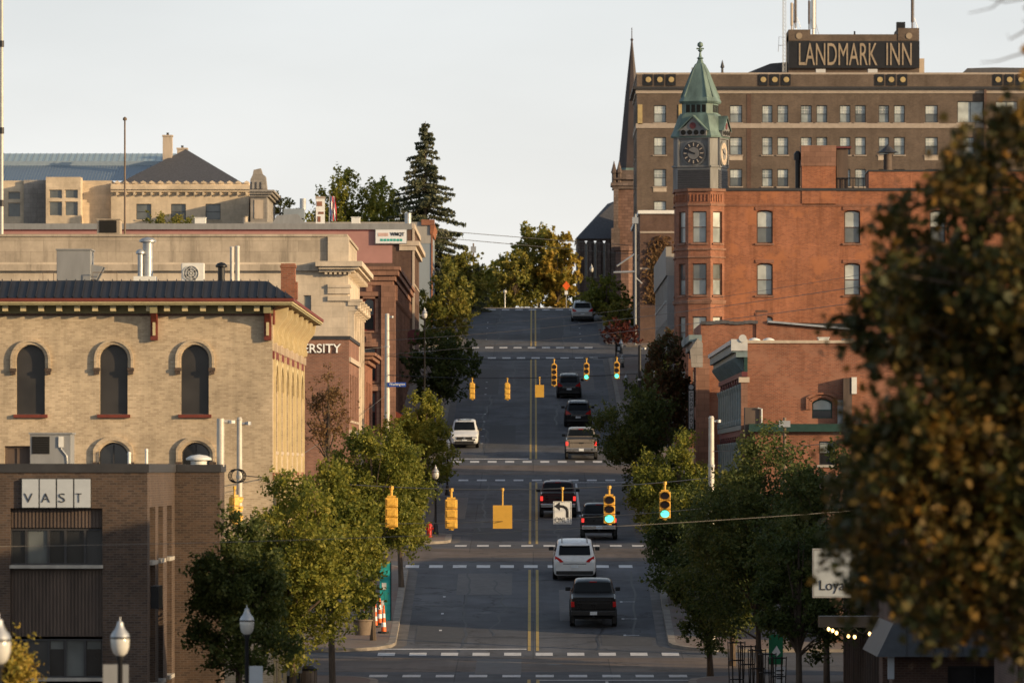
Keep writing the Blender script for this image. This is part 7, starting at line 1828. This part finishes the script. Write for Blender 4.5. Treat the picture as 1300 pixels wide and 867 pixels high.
# ------------------------------------------------------------------ vehicles
def vehicle(kind, label, px, d, vw, paintm, facing='away', brake=False, group='cars on the street'):
    """px: image column of the centre of the near end, d: distance of that end; vw: body width in metres"""
    P_ = dict(
        pickup=dict(L=5.7, W=2.02, H=1.90, belt=1.22, zb=.50, hood=1.22, wheel=.40, wb=(1.75, -1.75)),
        compact=dict(L=5.3, W=1.90, H=1.80, belt=1.15, zb=.47, hood=1.13, wheel=.38, wb=(1.6, -1.6)),
        suv=dict(L=4.75, W=1.90, H=1.70, belt=1.05, zb=.28, hood=1.03, wheel=.36, wb=(1.42, -1.40)),
        van=dict(L=5.1, W=1.98, H=1.74, belt=1.05, zb=.24, hood=1.02, wheel=.35, wb=(1.6, -1.45)))[kind]
    L, H, belt, zb, hood, wr, wb = P_['L'], P_['H'], P_['belt'], P_['zb'], P_['hood'], P_['wheel'], P_['wb']
    w = vw / 2; y0 = -L / 2
    sgn = 1 if facing == 'away' else -1
    yc = d + L / 2
    x = XX(px, d)
    sl = slope(yc)
    root = thing({'pickup': 'pickup_truck', 'compact': 'pickup_truck', 'suv': 'parked_car' if facing != 'away' else 'suv_car', 'van': 'minivan'}[kind], label, {'pickup': 'pickup truck', 'compact': 'pickup truck', 'suv': 'car', 'van': 'minivan'}[kind],
                 (x, yc, gz(yc) + .01), group, 0 if sgn > 0 else math.pi, math.atan(sl) * sgn)
    def B(mb, name, mat, par=root, **k): return mb.build(name, mat, par, local=True, **k)
    # stations: y, bottom, belt, top, half width, roof half width
    if kind in ('pickup', 'compact'):
        bed = belt + .12; cab = -.35 if kind == 'pickup' else -.45
        st = [(y0 + .12, zb + .15, bed - .1, bed, w * .97, w * .93), (y0 + .2, zb, bed - .08, bed + .01, w * .99, w * .94), (cab - .62, zb, bed - .06, bed + .02, w, w * .94),
              (cab - .58, zb, belt + .05, bed + .05, w, w * .9), (cab - .42, zb, belt, H - .05, w, w * .81), (cab - .3, zb, belt, H, w, w * .80), (cab + .7, zb, belt, H + .02, w, w * .80), (cab + 1.15, zb, belt, H - .03, w, w * .80),
              (cab + 1.95, zb, belt, hood + .08, w, w * .86), (L / 2 - .5, zb, belt - .02, hood + .03, w, w * .85), (L / 2 - .12, zb + .05, belt - .12, hood - .1, w * .95, w * .8), (L / 2, zb + .15, belt - .3, hood - .3, w * .88, w * .78)]
    elif kind == 'suv':
        st = [(y0, zb + .18, belt - .25, belt - .2, w * .9, w * .8), (y0 + .06, zb + .06, belt - .1, belt, w * .95, w * .82), (y0 + .2, zb, belt, belt + .1, w * .98, w * .8), (y0 + .55, zb, belt, H - .1, w, w * .75), (y0 + .75, zb, belt, H - .02, w, w * .75), (-.3, zb, belt, H + .02, w, w * .76), (.45, zb, belt, H - .05, w, w * .76),
              (1.25, zb, belt - .03, hood + .06, w, w * .84), (1.95, zb, belt - .1, hood - .08, w * .98, w * .82), (L / 2 - .12, zb + .05, belt - .3, hood - .22, w * .9, w * .75), (L / 2, zb + .15, belt - .42, hood - .38, w * .78, w * .75)]
    else:
        st = [(y0, zb + .2, belt - .2, belt - .15, w * .92, w * .84), (y0 + .05, zb + .08, belt - .05, belt + .02, w * .96, w * .85), (y0 + .14, zb, belt, belt + .12, w * .98, w * .82), (y0 + .42, zb, belt, H - .08, w, w * .80), (y0 + .6, zb, belt, H, w, w * .80), (0, zb, belt, H + .03, w, w * .80), (.75, zb, belt, H - .06, w, w * .80),
              (1.75, zb, belt - .05, hood + .03, w, w * .84), (2.2, zb, belt - .15, hood - .12, w * .97, w * .8), (L / 2 - .1, zb + .06, belt - .35, hood - .32, w * .88, w * .74), (L / 2, zb + .16, belt - .45, hood - .44, w * .78, w * .66)]
    def ring(s):
        y, b, be, t, hw, ht = s
        half = [(hw * .86, b), (hw * .95, b + .06), (hw * .99, b + .2), (hw * 1.0, (b + be) / 2), (hw * .99, be - .06), (hw * .965, be), (ht + (hw * .965 - ht) * .55, be + (t - be) * .45), (ht + .02, t - min(.1, (t - be) * .3)), (ht - .04, t - min(.03, (t - be) * .1)), (ht - .16, t + .005), (ht * .4, t + .02)]
        return [(a, y, z) for a, z in half] + [(-a, y, z) for a, z in half[::-1]]
    g = MB(); vs = []; fs = []; n = 22
    for s in st: vs += ring(s)
    for i in range(len(st) - 1):
        for k in range(n): fs.append((i * n + k, i * n + (k + 1) % n, (i + 1) * n + (k + 1) % n, (i + 1) * n + k))
    fs += [tuple(range(n)), tuple(range((len(st) - 1) * n, len(st) * n))[::-1]]
    body = B(g.add(vs, fs), 'body', paintm, smooth=True)
    def patch(name, i, j, k0, k1, mat, off=.012, trim=.06, par=body):
        """panel lying just over the body surface between stations i..j and ring points k0..k1"""
        def pt(s, k): k %= n; return Vector(ring(st[s])[k])
        a, b, c, e = pt(i, k0), pt(j, k0), pt(j, k1), pt(i, k1)
        cen = (a + b + c + e) / 4; nr = (b - a).cross(e - a).normalized()
        if nr.dot(cen - Vector((0, cen.y, 1.0)) + Vector((0, (cen.y) * .3, 0))) < 0: nr = -nr
        qs = [p + (cen - p).normalized() * trim + nr * off for p in (a, b, c, e)]
        return B(MB().quad(*qs), name, mat, par)
    if kind in ('pickup', 'compact'): glz = [(3, 4), (7, 8), (4, 6), (6, 7)]; rear, front, sides = (3, 4), (7, 8), [(5, 6), (6, 7)]
    else: rear, front, sides = (2, 3), (6, 7), [(4, 5), (5, 6)]
    def glasspane(i, j, name):
        sA, sB = st[i], st[j]; lo, hi = (sA, sB) if sA[3] < sB[3] else (sB, sA)
        f0, f1 = .05, .93
        def at(f): return (lo[0] + (hi[0] - lo[0]) * f, lo[3] + (hi[3] - lo[3]) * f, lo[5] + (hi[5] - lo[5]) * f)
        pts = []
        ys = -1 if hi[0] > lo[0] else 1
        for f, e in ((f0, .07), (f1, .09)):
            y, z, ww = at(f); pts += [(-ww + e, y + .02 * ys, z + .03), (ww - e, y + .02 * ys, z + .03)]
        B(MB().quad(pts[0], pts[1], pts[3], pts[2]), name, 'glass_car', body)
    glasspane(*rear, 'rear_window'); glasspane(*front, 'windscreen')
    for i, j in sides:
        for k0, k1 in ((5, 7), (16, 14)): patch('side_window', i, j, k0, k1, 'glass_car', .015, .07)
    # wheels in dark arches
    for yw in wb:
        for s in (-1, 1):
            xo = s * (w - .13)
            B(MB().lathe([(wr + .09, -.02), (wr + .09, .02)], (s * (w - .015), yw, wr + .03), 20, axis='X'), 'wheel_arch', 'plastic_black', body)
            ty = B(MB().lathe([(wr * .62, -.115), (wr * .95, -.115), (wr, -.08), (wr, .08), (wr * .95, .115), (wr * .62, .115)], (xo + s * .05, yw, wr), 22, axis='X'), 'wheel', 'rubber', smooth=True)
            B(MB().lathe([(wr * .62, -.09), (wr * .6, .10), (wr * .2, .12)] if s > 0 else [(wr * .2, -.12), (wr * .6, -.10), (wr * .62, .09)], (xo + s * .05, yw, wr), 14, axis='X'), 'rim', 'chrome', ty, smooth=True)
    for s in (-1, 1):
        B(MB().box(s * w - (.02 if s < 0 else -.0) + (0 if s > 0 else -.2), s * w + (.22 if s > 0 else .02), st[front[1]][0] - .45, st[front[1]][0] - .3, belt + .02, belt + .2), 'wing_mirror', 'plastic_black', bevel=.03)
    B(MB().box(-w * .8, w * .8, y0 + .4, L / 2 - .4, zb - .12, zb + .05), 'underbody', 'plastic_black')
    tl = 'brake_red' if brake else 'tail_red'
    ye = y0 + (.12 if kind in ('pickup', 'compact') else 0)
    if kind in ('pickup', 'compact'):
        bed = belt + .12
        B(MB().box(-w * .76, w * .76, ye - .025, ye + .02, zb + .34, bed - .05), 'tailgate', paintm, bevel=.02)
        B(MB().box(-.16, .16, ye - .04, ye - .02, bed - .26, bed - .17), 'tailgate_handle', 'plastic_black')
        B(MB().box(-w * .72, w * .72, ye - .03, ye - .022, zb + .62, zb + .66), 'tailgate_crease', 'plastic_black')
        B(MB().box(-w * .9, w * .9, y0 + .16, st[3][0] - .05, bed - .02, bed + .045), 'bed_cover', 'plastic_black')
        for s in (-1, 1):
            x0 = s * w * .84; x1 = s * w * .985
            B(MB().box(min(x0, x1), max(x0, x1), ye - .03, ye + .1, zb + .45, bed - .14), 'tail_light', tl, bevel=.015)
        bm = 'chrome' if paintm == 'paint_tan' or brake else 'plastic_black'
        bp = B(MB().box(-w * .97, w * .97, ye - .2, ye + .1, zb + .08, zb + .3), 'rear_bumper', bm, bevel=.03)
        B(MB().box(-.16, .16, ye - .215, ye - .2, zb + .12, zb + .27), 'licence_plate', 'plate', bp)
        B(MB().lathe([(.05, -.3), (.05, -.1)], (0, ye, zb + .02), 8, axis='Y'), 'tow_hitch', 'black_metal', bp)
        B(MB().box(-.16, .16, st[4][0] - .06, st[4][0] + .02, H - .04, H - .01), 'high_brake_light', 'tail_red')
        for s in (-1, 1): B(MB().box(s * w * .9 - .06, s * w * .9 + .06, y0 + .15, y0 + .4, .22, zb + .12), 'mud_flap', 'rubber')
    elif facing == 'away':
        for s in (-1, 1):
            x0, x1 = s * w * .52, s * w * .93
            B(MB().add([(x0, ye - .03, belt - .14), (x1, ye + .03, belt - .2), (x1, ye + .08, belt + .14), (s * w * .66, ye + .0, belt - .0), (x0, y0 + .08, belt - .16), (x1, y0 + .25, belt - .2), (x1, y0 + .25, belt + .06), (s * w * .62, y0 + .25, belt - .03)], [(0, 1, 2, 3), (1, 5, 6, 2), (0, 4, 5, 1), (3, 2, 6, 7)]), 'tail_light', tl)
        B(MB().box(-.17, .17, ye - .02, ye + .1, belt - .42, belt - .29), 'licence_plate', 'plate')
        B(MB().box(-w * .55, w * .55, ye - .012, ye + .1, belt - .25, belt - .21), 'chrome_strip', 'chrome')
        B(MB().box(-w * .88, w * .88, ye - .03, ye + .2, zb + .08, zb + .24), 'rear_bumper', 'plastic_black', bevel=.03)
        B(MB().box(-w * .6, w * .6, st[3][0] - .16, st[3][0] + .06, H - .1, H - .05), 'rear_spoiler', paintm, bevel=.015)
        for s in (-1, 1): B(MB().tube([(s * w * .6, st[4][0], H + .02), (s * w * .6, st[4][0] + .1, H + .06), (s * w * .6, .5, H + .08), (s * w * .6, .6, H + .02)], .02, 6), 'roof_rail', 'black_metal')
    else:       # facing the camera
        yf = L / 2
        B(MB().box(-w * .55, w * .55, yf - .1, yf + .03, .6, .77), 'grille', 'plastic_black', bevel=.01)
        B(MB().box(-w * .68, w * .68, yf - .2, yf + .02, .26, .5), 'lower_grille', 'plastic_black', bevel=.02)
        B(MB().lathe([(.09, 0), (.09, .03)], (0, yf + .02, .69), 14, axis='Y'), 'badge', 'chrome')
        B(MB().box(-.17, .17, yf - .02, yf + .03, .5, .6), 'licence_plate', 'plate')
        for s in (-1, 1):
            x0, x1 = s * w * .55, s * w * .9
            B(MB().box(min(x0, x1), max(x0, x1), yf - .35, yf - .02, .66, .8), 'headlight', 'head_lamp', bevel=.02)
            B(MB().box(s * w * .72 - .1, s * w * .72 + .1, yf - .2, yf - .04, .36, .46), 'fog_light', 'head_lamp')
        B(MB().quad((-.45, -1.2, H + .025), (.45, -1.2, H + .025), (.45, .2, H + .03), (-.45, .2, H + .03)), 'sunroof', 'glass_car', body)
    return root
vehicle('pickup', 'black pickup truck nearest of the traffic', 753.5, 303, 2.05, 'paint_black')
vehicle('van', 'white minivan with red corner lights ahead of the nearest black pickup', 729.5, 321.5, 2.0, 'paint_white')
vehicle('compact', 'dark pickup truck in right lane beside the maroon one', 760.5, 352, 1.84, 'paint_charcoal', brake=True)
vehicle('pickup', 'dark maroon pickup braking behind the hanging arrow sign', 708.5, 377, 2.0, 'paint_maroon', brake=True)
vehicle('pickup', 'tan grey pickup truck on the third crossing', 738, 437.5, 2.04, 'paint_tan', brake=True)
vehicle('suv', 'black car between the tan pickup and the far signals', 734, 468, 1.86, 'paint_black')
vehicle('suv', 'black car beside the far green lit signal', 722.5, 495.5, 1.76, 'paint_charcoal')
vehicle('suv', 'white car parked at left kerb facing the camera', 589.5, 447.5, 1.86, 'paint_white', facing='to')
vehicle('suv', 'silver white car climbing to the crest at right', 739.5, 590, 1.9, 'paint_silver')
